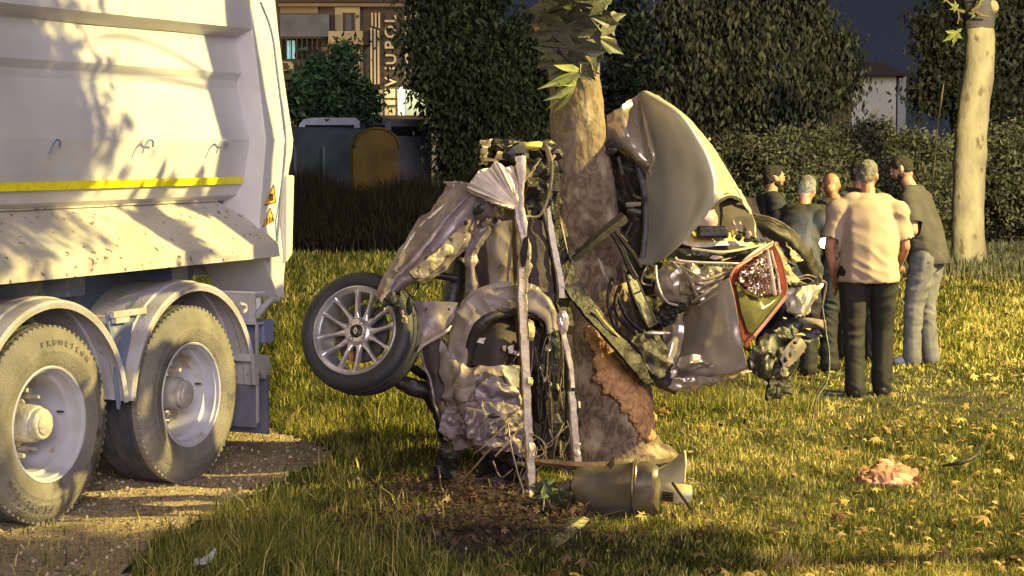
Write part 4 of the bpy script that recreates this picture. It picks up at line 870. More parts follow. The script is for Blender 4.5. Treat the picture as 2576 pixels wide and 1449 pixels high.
# dark mass behind the left half: floor pan and crushed cabin
sheet('crushed_floor_pan', [[(1150, 560, 10.5), (1230, 520, 10.55), (1330, 400, 10.6), (1400, 400, 10.75)], [(1110, 800, 10.5), (1200, 780, 10.6), (1320, 700, 10.65), (1430, 700, 10.85)], [(1075, 940, 10.5), (1200, 950, 10.6), (1330, 950, 10.65), (1440, 950, 10.85)], [(1120, 1100, 10.55), (1200, 1110, 10.6), (1330, 1120, 10.65), (1452, 1150, 10.8)]], m_dark, car, .03, 7, .05, 5, 2, .01)
# top crushed engine bay lump
sheet('crushed_bulkhead', [[(1214, 358, 10.3), (1240, 352, 10.2), (1300, 358, 10.25), (1360, 360, 10.4), (1392, 362, 10.6)], [(1208, 390, 10.3), (1240, 385, 10.15), (1300, 390, 10.2), (1350, 395, 10.4), (1396, 400, 10.6)], [(1215, 420, 10.35), (1240, 425, 10.25), (1300, 430, 10.3), (1350, 440, 10.45), (1400, 440, 10.65)]], m_dark, car, .02, 7, .05, 9, 5, .008)
sheet('torn_edge', [[(1212, 355, 10.2), (1222, 353, 10.18), (1240, 352, 10.16)], [(1212, 372, 10.18), (1219, 374, 10.12), (1228, 370, 10.12)], [(1214, 396, 10.2), (1219, 392, 10.14), (1224, 388, 10.14)], [(1211, 415, 10.22), (1218, 412, 10.16), (1226, 415, 10.16)]], m_cream, car, .006, 4, .02, 20, 3, .005)
sheet('torn_edge', [[(1293, 357, 10.14), (1325, 357, 10.12), (1360, 357, 10.16), (1363, 360, 10.2)], [(1300, 366, 10.1), (1325, 368, 10.08), (1358, 369, 10.12), (1362, 366, 10.2)], [(1312, 373, 10.12), (1325, 376, 10.1), (1350, 377, 10.14), (1356, 372, 10.2)]], m_yel, car, .006, 4, .01, 12, 3, .004)
for k, (x, y, d, s, mt) in enumerate([(1250, 372, 10.1, .035, m_dark), (1285, 378, 10.08, .03, m_yel), (1262, 395, 10.1, .03, m_cream), (1345, 385, 10.2, .04, m_dark), (1372, 368, 10.3, .035, m_blk), (1385, 358, 10.3, .018, m_yel), (1390, 385, 10.35, .04, m_blk), (1300, 385, 10.05, .045, m_blk), (1238, 400, 10.12, .03, m_yel)]):
    lump('engine_fragment', P(x, y, d), (s * 1.4, s, s), mt, car, k + 3, .45, 2.2, ic=ICO2)
# pleated fan of pale torn roof skin
piv = P(1309, 524, 9.86); V = []; NP = 22; rim_ = [(1316, 390), (1306, 398), (1296, 420), (1285, 418), (1270, 422), (1252, 408), (1240, 412), (1232, 424), (1212, 426), (1200, 436), (1192, 448), (1184, 458), (1178, 472), (1184, 482), (1194, 490), (1210, 496), (1226, 505), (1244, 512), (1262, 518), (1280, 523)]
rim_ = cr([P(x, y, 9.9 + .05 * math.sin(k)) for k, (x, y) in enumerate(rim_)], 4); nf = len(rim_)
for k, p in enumerate(rim_):
    ph = k * 1.75; 
    for j in range(9):
        t = j / 8; q = piv.lerp(p, t ** .9); amp = .022 * t * (1 + .6 * noise.noise(Vector((k * .3, 0, 0))))
        q = q + Vector((0, -1, 0)) * (1.7 * amp * (1 - 2.4 * abs(((k / 4.2 + .25 * noise.noise(Vector((k * .2, j * .5, 3)))) % 1) - .5)) + .07 * math.sin(t * 2.6)) + noise.noise_vector(q * 30) * .004 * t
        V.append(q)
Fc = [(i * 9 + j, i * 9 + j + 1, (i + 1) * 9 + j + 1, (i + 1) * 9 + j) for i in range(nf - 1) for j in range(8)]
me = bpy.data.meshes.new('pleated_roof_skin'); me.from_pydata(V, [], Fc); bm = bmesh.new(); bm.from_mesh(me); bmesh.ops.remove_doubles(bm, verts=bm.verts, dist=.0005); bmesh.ops.recalc_face_normals(bm, faces=bm.faces); thicken(bm, .006); bm.to_mesh(me); bm.free()
autosmooth(link('pleated_roof_skin', me, M('white_pink_torn_skin', (.80, .70, .62), (.62, .52, .46), 12, .45, bump=.15), car), 22)
# long pale door sill strips (box sections)
tube('door_sill', [(1302, 518, 9.82), (1308, 560, 9.80), (1317, 610, 9.80), (1312, 680, 9.82), (1313, 760, 9.82), (1318, 860, 9.83), (1324, 960, 9.85), (1326, 1040, 9.87), (1330, 1110, 9.9), (1334, 1170, 9.92), (1338, 1258, 9.95)], [.020, .030, .022, .025, .026, .028, .027, .029, .028, .030, .022], m_pale, car, 4, .75, .6, .006, n=7)
tube('torn_flange', [(1309, 392, 9.8), (1312, 430, 9.8), (1312, 480, 9.8), (1311, 520, 9.8), (1318, 560, 9.78), (1322, 590, 9.78)], [.030, .022, .012, .016, .018, .006], m_pale, car, 6, .4, 0, .005)
tube('torn_flange', [(1328, 598, 9.77), (1330, 630, 9.77), (1327, 660, 9.77), (1330, 672, 9.77), (1325, 700, 9.77), (1324, 760, 9.78), (1326, 800, 9.78)], [.004, .016, .012, .020, .008, .006, .002], m_cream, car, 5, .5, 0, .005)
sheet('sill_tear', [[(1318, 600, 9.76), (1330, 592, 9.75)], [(1308, 640, 9.76), (1326, 640, 9.74)], [(1313, 672, 9.77), (1322, 668, 9.76)]], m_brown, car, .004, 4, .01, 12)
for x, y, w_, h_ in ((1336, 830, 6, 26), (1334, 960, 6, 10), (1338, 1130, 7, 18), (1336, 1245, 4, 12)):
    sheet('sill_bracket', [[(x - w_, y - h_, 9.78), (x + w_, y - h_ * .8, 9.79)], [(x - w_, y, 9.77), (x + w_ * 1.4, y, 9.8)], [(x - w_, y + h_, 9.79), (x + w_ * .9, y + h_, 9.8)]], m_cream if y < 1000 else m_pale, car, .008, 4, .008, 20)
tube('bent_rod', [(1339, 1262, 9.93), (1344, 1310, 9.5), (1352, 1350, 9.15), (1360, 1392, 8.82)], [.012, .011, .008, .004], m_pale, car, 6)
tube('sill_clamp', [(1338, 1252, 9.95), (1339, 1266, 9.94)], .016, m_dark, car, 8)
tube('inner_sill_strip', [(1378, 525, 10.2), (1384, 570, 10.18), (1396, 640, 10.15), (1408, 700, 10.15), (1412, 750, 10.15)], [.012, .020, .020, .022, .020], M('pale_lilac_steel', (.42, .36, .36), (.3, .25, .25), 10, .45, m=.2, bump=.3), car, 4, .6, .5, .005, n=6)
tube('inner_sill_strip', [(1404, 800, 10.12), (1416, 840, 10.1), (1428, 890, 10.1), (1436, 930, 10.1), (1440, 975, 10.1)], [.020, .019, .019, .018, .016], m_pale, car, 4, .6, .5, .005, n=6)
tube('inner_sill_strip', [(1436, 985, 10.1), (1441, 1030, 10.1), (1445, 1090, 10.12), (1453, 1165, 10.15)], [.022, .023, .026, .026], m_pale, car, 4, .6, .5, .005, n=6)
for x, y in ((1456, 1018), (1453, 1118), (1454, 1140)): lump('sill_tab', P(x, y, 10.08), (.018, .008, .020), m_pale, car, x, .2, ic=ICO2)
tube('black_seal', [(1380, 770, 10.12), (1400, 800, 10.14), (1420, 860, 10.15), (1430, 960, 10.15), (1428, 1050, 10.15), (1436, 1160, 10.18)], .018, m_blk, car, 8)
tube('black_seal', [(1366, 530, 10.22), (1384, 620, 10.2), (1398, 700, 10.2), (1400, 760, 10.2)], .012, m_blk, car, 8)
# left arm: torn front wing panel reaching to the wheel
sheet('torn_wing_panel', [
    [(1130, 458, 10.05), (1160, 462, 9.98), (1195, 480, 9.9), (1222, 492, 9.95), (1238, 520, 10.05)],
    [(1090, 515, 10.0), (1120, 520, 9.92), (1160, 530, 9.84), (1190, 545, 9.88), (1195, 565, 9.98)],
    [(1040, 575, 9.97), (1070, 585, 9.88), (1110, 600, 9.80), (1150, 610, 9.84), (1165, 625, 9.93)],
    [(1012, 620, 9.95), (1040, 635, 9.85), (1070, 650, 9.78), (1110, 660, 9.82), (1130, 668, 9.9)],
    [(985, 668, 9.92), (1005, 680, 9.84), (1030, 690, 9.77), (1060, 695, 9.80), (1085, 700, 9.86)],
    [(962, 715, 9.86), (975, 720, 9.80), (990, 726, 9.75), (1010, 722, 9.77), (1028, 716, 9.82)],
    [(953, 752, 9.8), (958, 758, 9.76), (965, 757, 9.74), (975, 748, 9.75), (985, 740, 9.8)]], m_lav, car, .008, 6, .022, 5, 4, .004)
tube('wing_ridge', [(1180, 490, 9.87), (1130, 540, 9.82), (1085, 600, 9.76), (1040, 655, 9.74), (1000, 695, 9.74), (975, 730, 9.73)], [.004, .012, .014, .013, .012, .006], m_lav, car, 6, .7, 0, .004)
tube('wing_rim', [(1190, 480, 9.93), (1135, 505, 9.94), (1085, 545, 9.93), (1040, 592, 9.93), (1006, 650, 9.9)], .008, m_pale, car, 6, 1, 0, .003)
sheet('torn_cream_lining', [[(1145, 585, 9.82), (1165, 590, 9.83), (1172, 600, 9.85)], [(1110, 618, 9.765), (1140, 625, 9.77), (1158, 625, 9.8)], [(1078, 650, 9.735), (1105, 660, 9.75), (1130, 650, 9.79)], [(1045, 672, 9.73), (1070, 690, 9.74), (1095, 686, 9.77)], [(1030, 686, 9.735), (1045, 698, 9.74), (1062, 700, 9.765)]], m_cream, car, .004, 7, .012, 14, 9, .010)
sheet('torn_cream_lining', [[(1012, 628, 9.86), (1022, 632, 9.84)], [(1004, 655, 9.82), (1014, 660, 9.8)], [(990, 682, 9.80), (1000, 682, 9.79)]], m_cream, car, .004, 6, .006, 14, 2, .006)
sheet('torn_cream_lining', [[(975, 700, 9.76), (992, 705, 9.74)], [(964, 730, 9.74), (978, 735, 9.72)], [(956, 756, 9.72), (964, 762, 9.71)]], m_cream, car, .004, 6, .01, 14, 6, .006)
for x, y, s in ((1172, 560, 9), (1150, 553, 6), (1072, 648, 6), (1080, 645, 5), (1100, 618, 5), (1125, 590, 6)): lump('bolt_hole', P(x, y, 9.80 if y > 600 else 9.83), (s * .0011, .01, s * .0016), m_blk, car, 1, .1, ic=ICO2)
sheet('corner_bracket', [[(1128, 457, 10.0), (1150, 459, 9.98), (1185, 462, 9.96)], [(1118, 475, 10.0), (1145, 480, 9.97), (1175, 490, 9.93)]], m_lav, car, .01, 5, .02, 14, 3, .006)
lump('chrome_clip', P(1120, 459, 9.96), (.020, .01, .006), m_alloy, car, 2, .3, ic=ICO2)
sheet('upper_bracket', [[(1200, 498, 9.86), (1240, 505, 9.85), (1300, 530, 9.95)], [(1180, 540, 9.9), (1230, 535, 9.88), (1290, 548, 10.0)], [(1195, 552, 9.95), (1240, 545, 9.92), (1285, 552, 10.02)]], m_lav, car, .01, 6, .015, 8, 4)
tube('bracket_slot', [(1192, 537, 9.86), (1208, 525, 9.85), (1216, 515, 9.85)], [.016, .022, .018], m_blk, car, 8, .5)
# black sway bar and strut
tube('sway_bar', [(1038, 690, 10.1), (1080, 690, 10.1), (1110, 694, 10.12), (1150, 700, 10.15)], .020, m_blk, car, 10)
tube('strut', [(1162, 620, 10.3), (1150, 680, 10.25), (1142, 730, 10.2), (1132, 770, 10.15)], [.05, .048, .058, .04], m_blk, car, 10, 1, 0, .008)
tube('thin_link', [(1045, 690, 10.05), (1052, 720, 10.0), (1040, 745, 9.95)], .006, m_blk, car, 6)
# torn pillar, inner panels
sheet('torn_pillar', [[(1198, 545, 10.05), (1225, 560, 10.03), (1240, 575, 10.05)], [(1185, 590, 10.03), (1205, 605, 10.0), (1218, 610, 10.05)], [(1172, 645, 10.02), (1188, 655, 9.99), (1195, 665, 10.05)], [(1170, 700, 10.02), (1188, 710, 9.99), (1200, 715, 10.05)], [(1175, 750, 10.02), (1190, 752, 10.0), (1206, 748, 10.05)]], m_lav, car, .01, 6, .022, 7, 8, .008)
for a in ([(1200, 552, 9.98), (1212, 540, 9.95), (1222, 552, 9.97), (1214, 566, 9.98)], [(1232, 560, 9.98), (1245, 568, 9.96), (1256, 556, 9.96), (1252, 545, 9.98)]): tube('bent_tube', a, .009, m_lav, car, 6)
sheet('seat_back', [[(1222, 580, 10.15), (1250, 560, 10.12), (1292, 552, 10.15)], [(1226, 660, 10.12), (1255, 655, 10.08), (1294, 650, 10.12)], [(1230, 735, 10.12), (1258, 732, 10.08), (1294, 725, 10.12)]], m_beige, car, .02, 7, .03, 4, 2)
sheet('dark_side_panel', [[(1205, 575, 10.2), (1225, 570, 10.15)], [(1196, 650, 10.2), (1226, 650, 10.13)], [(1206, 735, 10.2), (1230, 735, 10.13)]], m_brownlin, car, .02, 5, .01, 5)
tube('light_seam', [(1288, 590, 10.07), (1282, 650, 10.05), (1277, 728, 10.05)], [.004, .010, .006], m_lav, car, 6)
tube('rust_column', [(1296, 545, 10.08), (1300, 650, 10.04), (1303, 760, 10.0), (1312, 900, 10.05), (1322, 1050, 10.1), (1326, 1150, 10.1)], [.018, .022, .022, .022, .03, .03], m_rustbr, car, 6, .6, 0, .006)
sheet('inner_door_panel', [[(1325, 545, 10.2), (1372, 560, 10.25)], [(1330, 640, 10.15), (1384, 650, 10.22)], [(1332, 760, 10.15), (1390, 760, 10.22)], [(1335, 800, 10.15), (1395, 800, 10.25)]], m_brownlin, car, .02, 7, .03, 5, 6)
sheet('dark_inner_skin', [[(1322, 400, 10.25), (1375, 400, 10.35)], [(1326, 470, 10.2), (1385, 470, 10.3)], [(1326, 550, 10.25), (1375, 560, 10.3)]], m_dark, car, .02, 7, .05, 7, 7)
# wheel arch, beige
arc_o = [(1118, 915), (1130, 840), (1152, 778), (1185, 738), (1230, 722), (1300, 714), (1360, 730), (1392, 775), (1398, 830)]
arc_i = [(1170, 925), (1178, 865), (1195, 825), (1225, 795), (1262, 780), (1300, 778), (1345, 782), (1372, 805), (1380, 840)]
mid_ = [((a[0] + b[0]) / 2, (a[1] + b[1]) / 2) for a, b in zip(arc_o, arc_i)]
sheet('wheel_arch', [[(x, y, 10.03) for x, y in arc_o], [(x * .975 + 1240 * .025, y * .975 + 870 * .025, 9.965) for x, y in arc_o], [(x, y, 9.955) for x, y in mid_], [(x, y, 9.945) for x, y in arc_i], [(x * .985 + 1260 * .015, y * .985 + 870 * .015, 10.0) for x, y in arc_i]], m_beige, car, .012, 7, .022, 4, 3)
tube('arch_liner', [(1176, 920, 9.97), (1184, 866, 9.95), (1202, 826, 9.93), (1232, 800, 9.93), (1265, 792, 9.95), (1300, 790, 9.98), (1350, 795, 10.0), (1372, 815, 10.02)], [.026, .030, .032, .028, .018, .012, .02, .012], m_blk, car, 8, .6)
sheet('arch_inner_shell', [[(1205, 830, 10.15), (1250, 795, 10.2), (1300, 795, 10.2), (1370, 800, 10.2)], [(1200, 870, 10.1), (1250, 860, 10.02), (1300, 860, 10.08), (1375, 860, 10.2)], [(1185, 918, 10.05), (1250, 925, 9.98), (1300, 930, 10.1), (1375, 930, 10.2)]], m_brownlin, car, .02, 6, .012, 4, 2)
for x, y, w_, h_, mt in ((1208, 858, 15, 9, m_pale), (1285, 880, 8, 14, m_pale), (1300, 890, 10, 6, m_pale), (1268, 878, 5, 9, m_cream), (1352, 840, 6, 16, m_dark)):
    sheet('torn_scrap', [[(x - w_, y - h_ * .6, 9.96), (x + w_, y - h_, 9.95)], [(x - w_ * .6, y + h_ * .5, 9.94), (x + w_ * .5, y + h_ * .7, 9.95)]], mt, car, .005, 4, .012, 25, x, .004)
# plate from the wheel to the body
sheet('suspension_plate', [[(1046, 756, 9.95), (1100, 758, 9.93), (1150, 762, 9.98)], [(1036, 810, 9.93), (1085, 815, 9.9), (1138, 808, 9.95)], [(1022, 868, 9.92), (1055, 866, 9.9), (1090, 850, 9.93)], [(1016, 896, 9.93), (1032, 896, 9.92), (1046, 888, 9.93)]], m_lav, car, .012, 6, .016, 5, 5, .003)
for x, y in ((1074, 776), (1130, 778)): lump('bolt_hole', P(x, y, 9.88), (.007, .008, .008), m_blk, car, 2, .1, ic=ICO2)
tube('plate_flange', [(1048, 884, 9.9), (1075, 862, 9.89), (1100, 848, 9.88), (1125, 832, 9.87), (1135, 820, 9.9)], [.006, .009, .010, .009, .004], m_pale, car, 6, 1, 0, .004)
# torn strip at left, dark with pale edge
sheet('torn_side_strip', [[(1060, 870, 9.98), (1085, 862, 9.95), (1108, 850, 9.97)], [(1068, 920, 10.0), (1092, 925, 9.96), (1112, 925, 9.98)], [(1080, 985, 10.0), (1100, 985, 9.97), (1120, 985, 9.98)], [(1098, 1045, 10.0), (1112, 1045, 9.98), (1128, 1040, 10.0)], [(1112, 1080, 10.0), (1120, 1078, 9.99), (1130, 1070, 10.0)]], m_brownlin, car, .012, 6, .012, 6, 5, .006)
tube('pale_torn_edge', [(1058, 874, 9.95), (1066, 915, 9.96), (1084, 960, 9.96), (1092, 1010, 9.96), (1106, 1052, 9.97), (1114, 1078, 9.98)], .0065, m_lav, car, 6, 1, 0, .006)
tube('black_lower_arm', [(1000, 960, 10.2), (1040, 975, 10.2), (1080, 990, 10.2), (1100, 1030, 10.25)], [.035, .05, .045, .04], m_blk, car, 8, .8, 0, .01)
tube('black_lower_arm', [(1090, 1000, 10.25), (1105, 1060, 10.25), (1120, 1110, 10.3), (1130, 1130, 10.3)], [.02, .03, .03, .03], m_dark, car, 7, .8, 0, .01)
# lower crumpled body
sheet('crumpled_quarter_panel', [[(1110, 850, 9.98), (1150, 915, 9.92), (1220, 925, 9.92), (1305, 920, 9.98)], [(1112, 930, 9.95), (1160, 950, 9.86), (1230, 960, 9.86), (1308, 960, 9.95)], [(1125, 1000, 9.95), (1170, 1000, 9.85), (1230, 1000, 9.87), (1312, 1010, 9.95)], [(1130, 1060, 9.98), (1180, 1060, 9.92), (1240, 1060, 9.92), (1318, 1070, 10.0)]], m_beige, car, .012, 9, .038, 5.2, 11, .004)
sheet('crumpled_lower_skin', [[(1130, 1030, 9.84), (1190, 1012, 9.78), (1240, 1012, 9.78), (1290, 1020, 9.84), (1308, 1035, 9.92)], [(1118, 1060, 9.82), (1180, 1055, 9.72), (1230, 1055, 9.74), (1280, 1060, 9.8), (1314, 1070, 9.92)], [(1112, 1092, 9.84), (1170, 1092, 9.76), (1220, 1105, 9.77), (1280, 1105, 9.84), (1316, 1110, 9.95)], [(1150, 1118, 9.92), (1190, 1122, 9.88), (1225, 1138, 9.9), (1280, 1140, 9.95), (1316, 1145, 10.0)]], m_lav, car, .01, 9, .042, 8.5, 3, .006)
sheet('crumpled_fold', [[(1215, 930, 9.86), (1262, 965, 9.8), (1300, 975, 9.88)], [(1200, 975, 9.82), (1245, 985, 9.76), (1300, 1010, 9.88)], [(1185, 1012, 9.80), (1230, 1015, 9.77), (1290, 1035, 9.86)]], m_lav, car, .008, 8, .05, 7, 21, .004)
sheet('bare_inner_skin', [[(1262, 930, 9.86), (1305, 925, 9.9)], [(1280, 975, 9.84), (1308, 980, 9.9)], [(1300, 1015, 9.86), (1314, 1018, 9.9)]], M('grey_green_skin', (.24, .23, .19), (.18, .17, .14), 6, .5, bump=.2), car, .006, 6, .012, 7)
for x, y, s in ((1228, 1038, 5), (1250, 1032, 7), (1218, 1045, 7), (1220, 1060, 6), (1290, 1045, 7), (1215, 1085, 6)): lump('bare_metal_spot', P(x, y, 9.74), (s * .0018, .008, s * .0013), m_alloy, car, x, .35, ic=ICO2)
lump('torn_hole', P(1240, 1046, 9.735), (.030, .012, .012), m_blk, car, 4, .5, 2.5, ic=ICO2)
sheet('crushed_underside', [[(1140, 1090, 10.0), (1200, 1105, 9.95), (1310, 1110, 10.0)], [(1170, 1125, 10.0), (1220, 1135, 9.95), (1320, 1150, 10.05)], [(1230, 1150, 10.1), (1260, 1160, 10.05), (1325, 1180, 10.1)]], m_dark, car, .02, 8, .05, 8, 4, .008)
# dark plastic feet at the bottom left
sheet('hanging_plastic_shard', [[(1115, 1105, 10.1), (1168, 1130, 10.1)], [(1100, 1150, 10.15), (1155, 1165, 10.1)], [(1088, 1185, 10.2), (1140, 1200, 10.15)], [(1092, 1225, 10.3), (1122, 1228, 10.25)]], m_blk, car, .015, 6, .03, 7, 2, .012)
sheet('hanging_plastic_shard', [[(1225, 1140, 10.25), (1330, 1150, 10.25)], [(1200, 1190, 10.35), (1330, 1200, 10.3)], [(1180, 1230, 10.45), (1335, 1260, 10.4)]], m_blk, car, .015, 7, .06, 6, 5, .015)
# shredded dark contents between the two strips
lump('tangled_core', P(1370, 900, 10.22), (.075, .06, .30), m_dark, car, 6, .5, 2.4); lump('tangled_core', P(1372, 480, 10.4), (.07, .06, .22), m_dark, car, 8, .45, 2.2); lump('tangled_core', P(1380, 1060, 10.3), (.09, .06, .2), m_dark, car, 12, .5, 2.4)
lump('clear_lens', P(1416, 812, 10.06), (.030, .022, .060), M('clear_pink_lens', (.55, .45, .48), r=.06, m=.4, coat=1), car, 3, .25, 2, smooth=True, ic=ICO3)
for k in range(26):
    x = rnd.uniform(1342, 1418); y = rnd.uniform(800, 950); x2 = x + rnd.uniform(-24, 14); y2 = y + rnd.uniform(60, 190); d = rnd.uniform(9.98, 10.12)
    tube('torn_wire', [(x, y, d), ((x + x2) / 2 + rnd.uniform(-10, 10), (y + y2) / 2, d - .02), (x2, y2, d)], rnd.uniform(.0018, .0042), rnd.choice((m_wire, m_blk, m_wire, m_brown)), car, 5, n=4)
for k in range(14):
    x = rnd.uniform(1335, 1440); y = rnd.uniform(1050, 1150); tube('torn_wire', [(x, y, 10.0), (x + rnd.uniform(-40, 20), y + rnd.uniform(20, 50), 9.95), (x + rnd.uniform(-60, 30), y + rnd.uniform(50, 120), 9.95)], rnd.uniform(.002, .004), m_wire, car, 5, n=4)
for x, y, s, mt in ((1372, 955, .014, m_pale), (1384, 968, .012, m_alloy), (1352, 985, .02, m_dark), (1402, 975, .014, m_yel), (1378, 1000, .025, m_dark), (1390, 860, .03, m_brown), (1378, 880, .018, m_alloy), (1360, 930, .02, m_blk)): lump('shattered_fragment', P(x, y, 10.05), (s, s * .6, s * 1.6), mt, car, int(x), .5, 2.3, ic=ICO2)
for a, r_ in (([(1372, 362, 10.1), (1386, 400, 10.05), (1388, 440, 10.02), (1380, 490, 10.02), (1360, 540, 10.0), (1330, 545, 9.98), (1315, 542, 9.95)], .008), ([(1372, 372, 10.1), (1380, 395, 10.06), (1384, 420, 10.05)], .010), ([(1394, 392, 10.15), (1384, 408, 10.1), (1388, 440, 10.05)], .010), ([(1345, 425, 10.0), (1322, 452, 9.92), (1318, 458, 9.9)], .006), ([(1360, 400, 10.05), (1345, 420, 10.02), (1328, 445, 9.95)], .006)): tube('torn_stalk', a, r_, m_wire if r_ < .009 else m_stem, car, 6, rough=.003)
for k, a in enumerate(([(1305, 1030, 9.8), (1270, 1070, 9.7), (1220, 1120, 9.65), (1195, 1140, 9.65)], [(1320, 1060, 9.8), (1280, 1110, 9.7), (1245, 1148, 9.65)], [(1335, 1090, 9.85), (1365, 1110, 9.8), (1372, 1140, 9.8), (1360, 1160, 9.8)], [(1275, 1040, 9.8), (1285, 1120, 9.72), (1305, 1200, 9.75), (1322, 1250, 9.8)], [(1240, 1160, 9.8), (1260, 1200, 9.75), (1290, 1180, 9.75)])): tube('dangling_cable', a, .0045, m_wire if k != 3 else m_lav, car, 6)
# ---------------------------------------------------------------- road wheel
wc = P(888, 829, 9.9); nrm = Vector((-.36, -.885, .29)).normalized(); ux = Vector((1, 0, 0)); ux = (ux - nrm * ux.dot(nrm)).normalized(); uy = nrm.cross(ux) * 1
if uy.z < 0: uy = -uy
wf = lambda a, b, c: wc + ux * a * 1.05 + uy * b * 1.05 - nrm * c
V, Fc = lathegeo([(.222, .030), (.232, .012), (.245, .004), (.268, .002), (.288, .012), (.300, .028), (.305, .050), (.299, .052), (.299, .060), (.307, .062), (.309, .095), (.301, .097), (.301, .106), (.309, .108), (.309, .145), (.301, .147), (.301, .155), (.307, .157), (.304, .185), (.290, .205), (.26, .213), (.225, .20)], 96, wf)
wh = autosmooth(mesh('wheel_tyre', V, Fc, m_tyre, car), 35)
V, Fc = lathegeo([(.229, .024), (.227, .012), (.221, .010), (.214, .018), (.207, .028), (.200, .034), (.196, .06), (.192, .12), (.19, .18), (.20, .195)], 80, wf); autosmooth(mesh('rim', V, Fc, m_alloy, wh), 30)
for k in range(12):
    a0 = R(92 - 30 * k + (2.5 if k % 2 else -2.5)); sgn = 1 if k % 2 else -1
    V = []; ns = 9
    for i in range(ns):
        t = i / (ns - 1); r_ = .052 + (.216 - .052) * t; an = a0 + sgn * R(7) * (1 - t) ** 1.5 * -1; wd = .0105 - .0025 * math.sin(t * math.pi) + .010 * (1 - t) ** 4 + .006 * t ** 6; dp = .052 - .030 * t + .006 * math.sin(t * 3.1)
        for w_, dd in ((-wd, .006), (-wd * .55, 0), (wd * .55, 0), (wd, .006), (wd, .03), (-wd, .03)):
            V.append(wf(r_ * math.cos(an) - w_ * math.sin(an), r_ * math.sin(an) + w_ * math.cos(an), dp + dd))
    Fc = [(i * 6 + j, i * 6 + (j + 1) % 6, (i + 1) * 6 + (j + 1) % 6, (i + 1) * 6 + j) for i in range(ns - 1) for j in range(6)] + [tuple(range(6)), tuple(range(6 * ns - 6, 6 * ns))]
    if k == 2: 
        pass
    autosmooth(mesh('spoke', V, Fc, m_alloy, wh), 45)
V, Fc = lathegeo([(.075, .058), (.064, .044), (.052, .040), (.034, .040), (.033, .060)], 48, wf); autosmooth(mesh('wheel_hub', V, Fc, m_alloy, wh), 40)
V, Fc = lathegeo([(.034, .05), (.034, .036), (.030, .031), (.0, .029)], 32, wf); mesh('centre_cap', V, Fc, m_blk, wh)
# open lozenge emblem
lo, li = [(0, .020), (.0125, 0), (0, -.020), (-.0125, 0)], [(0, .011), (.006, 0), (0, -.011), (-.006, 0)]
V = [wf(a, b, .0275) for a, b in lo] + [wf(a, b, .0275) for a, b in li] + [wf(a, b, .031) for a, b in lo]
mesh('cap_emblem', V, [(i, (i + 1) % 4, 4 + (i + 1) % 4, 4 + i) for i in range(4)] + [(i, (i + 1) % 4, 8 + (i + 1) % 4, 8 + i) for i in range(4)], m_alloy, wh, False)
for k in range(4):
    an = R(52 + 90 * k); f2 = lambda a, b, c, an=an: wf(.047 * math.cos(an) + a, .047 * math.sin(an) + b, c)
    V, Fc = lathegeo([(.013, .0385), (.0105, .0375), (.009, .042), (.0, .046)], 14, f2); mesh('wheel_bolt', V, Fc, m_disc, wh)
V, Fc = lathegeo([(.05, .10), (.145, .10), (.147, .104), (.147, .122), (.06, .124)], 48, wf); autosmooth(mesh('brake_disc', V, Fc, m_disc, wh), 30)
V, Fc = lathegeo([(.06, .085), (.08, .095), (.085, .2), (.0, .2)], 24, wf); mesh('hub_carrier', V, Fc, m_disc, wh)
for an, mt, s in ((-112, m_orange, .028), (-128, m_orange, .018), (40, m_blk, .03)): lump('brake_caliper', wf(.13 * math.cos(R(an)), .13 * math.sin(R(an)), .09), (s, s, s * 1.5), mt, wh, 3, .3, ic=ICO2)
# broken suspension bits over the tyre
for k, (x, y, d, s, mt) in enumerate([(985, 752, 9.72, (.03, .03, .035), m_blk), (1002, 772, 9.7, (.022, .02, .034), m_dark), (985, 740, 9.73, (.028, .02, .02), m_lav), (1012, 790, 9.7, (.016, .02, .03), m_lav), (968, 762, 9.72, (.018, .02, .03), m_dark), (1018, 806, 9.68, (.020, .016, .026), m_cream), (1030, 770, 9.75, (.018, .02, .05), m_blk), (998, 800, 9.72, (.008, .012, .03), m_dark)]): lump('broken_suspension_piece', P(x, y, d), s, mt, car, k, .25, 1.8, ic=ICO2)
tube('brake_link', [(975, 762, 9.7), (955, 780, 9.74), (938, 800, 9.78)], [.008, .007, .006], m_disc, car, 6)
tube('axle_shaft', [(980, 870, 10.2), (1050, 930, 10.25), (1110, 960, 10.3)], .03, m_dark, car, 8)
# ---------------------------------------------------------------- bars across the trunk
sheet('door_frame_rail', [[(1382, 545, 10.82), (1405, 545, 10.84)], [(1398, 640, 10.78), (1430, 640, 10.8)], [(1418, 720, 10.72), (1462, 715, 10.76)], [(1470, 790, 10.68), (1512, 783, 10.76)], [(1525, 852, 10.7), (1562, 846, 10.8)], [(1575, 908, 10.75), (1608, 896, 10.85)], [(1622, 968, 10.85), (1655, 958, 10.95)]], m_dark, car, .02, 6, .018, 5, 2, .004)
tube('chrome_trim_line', [(1408, 545, 10.8), (1418, 590, 10.78), (1432, 650, 10.76)], [.002, .005, .002], m_yel, car, 6)
tube('chrome_trim_line', [(1498, 778, 10.7), (1522, 812, 10.72), (1545, 835, 10.76), (1560, 852, 10.8)], .006, m_yel, car, 6)
tube('black_bar', [(1440, 652, 10.72), (1480, 620, 10.74), (1520, 585, 10.78), (1570, 548, 10.85)], [.030, .028, .030, .038], m_blk, car, 5, .8, 0, .006)
sheet('bar_end_plate', [[(1430, 640, 10.7), (1452, 632, 10.72)], [(1438, 665, 10.7), (1462, 652, 10.72)]], m_blk, car, .02, 4, .006, 9)
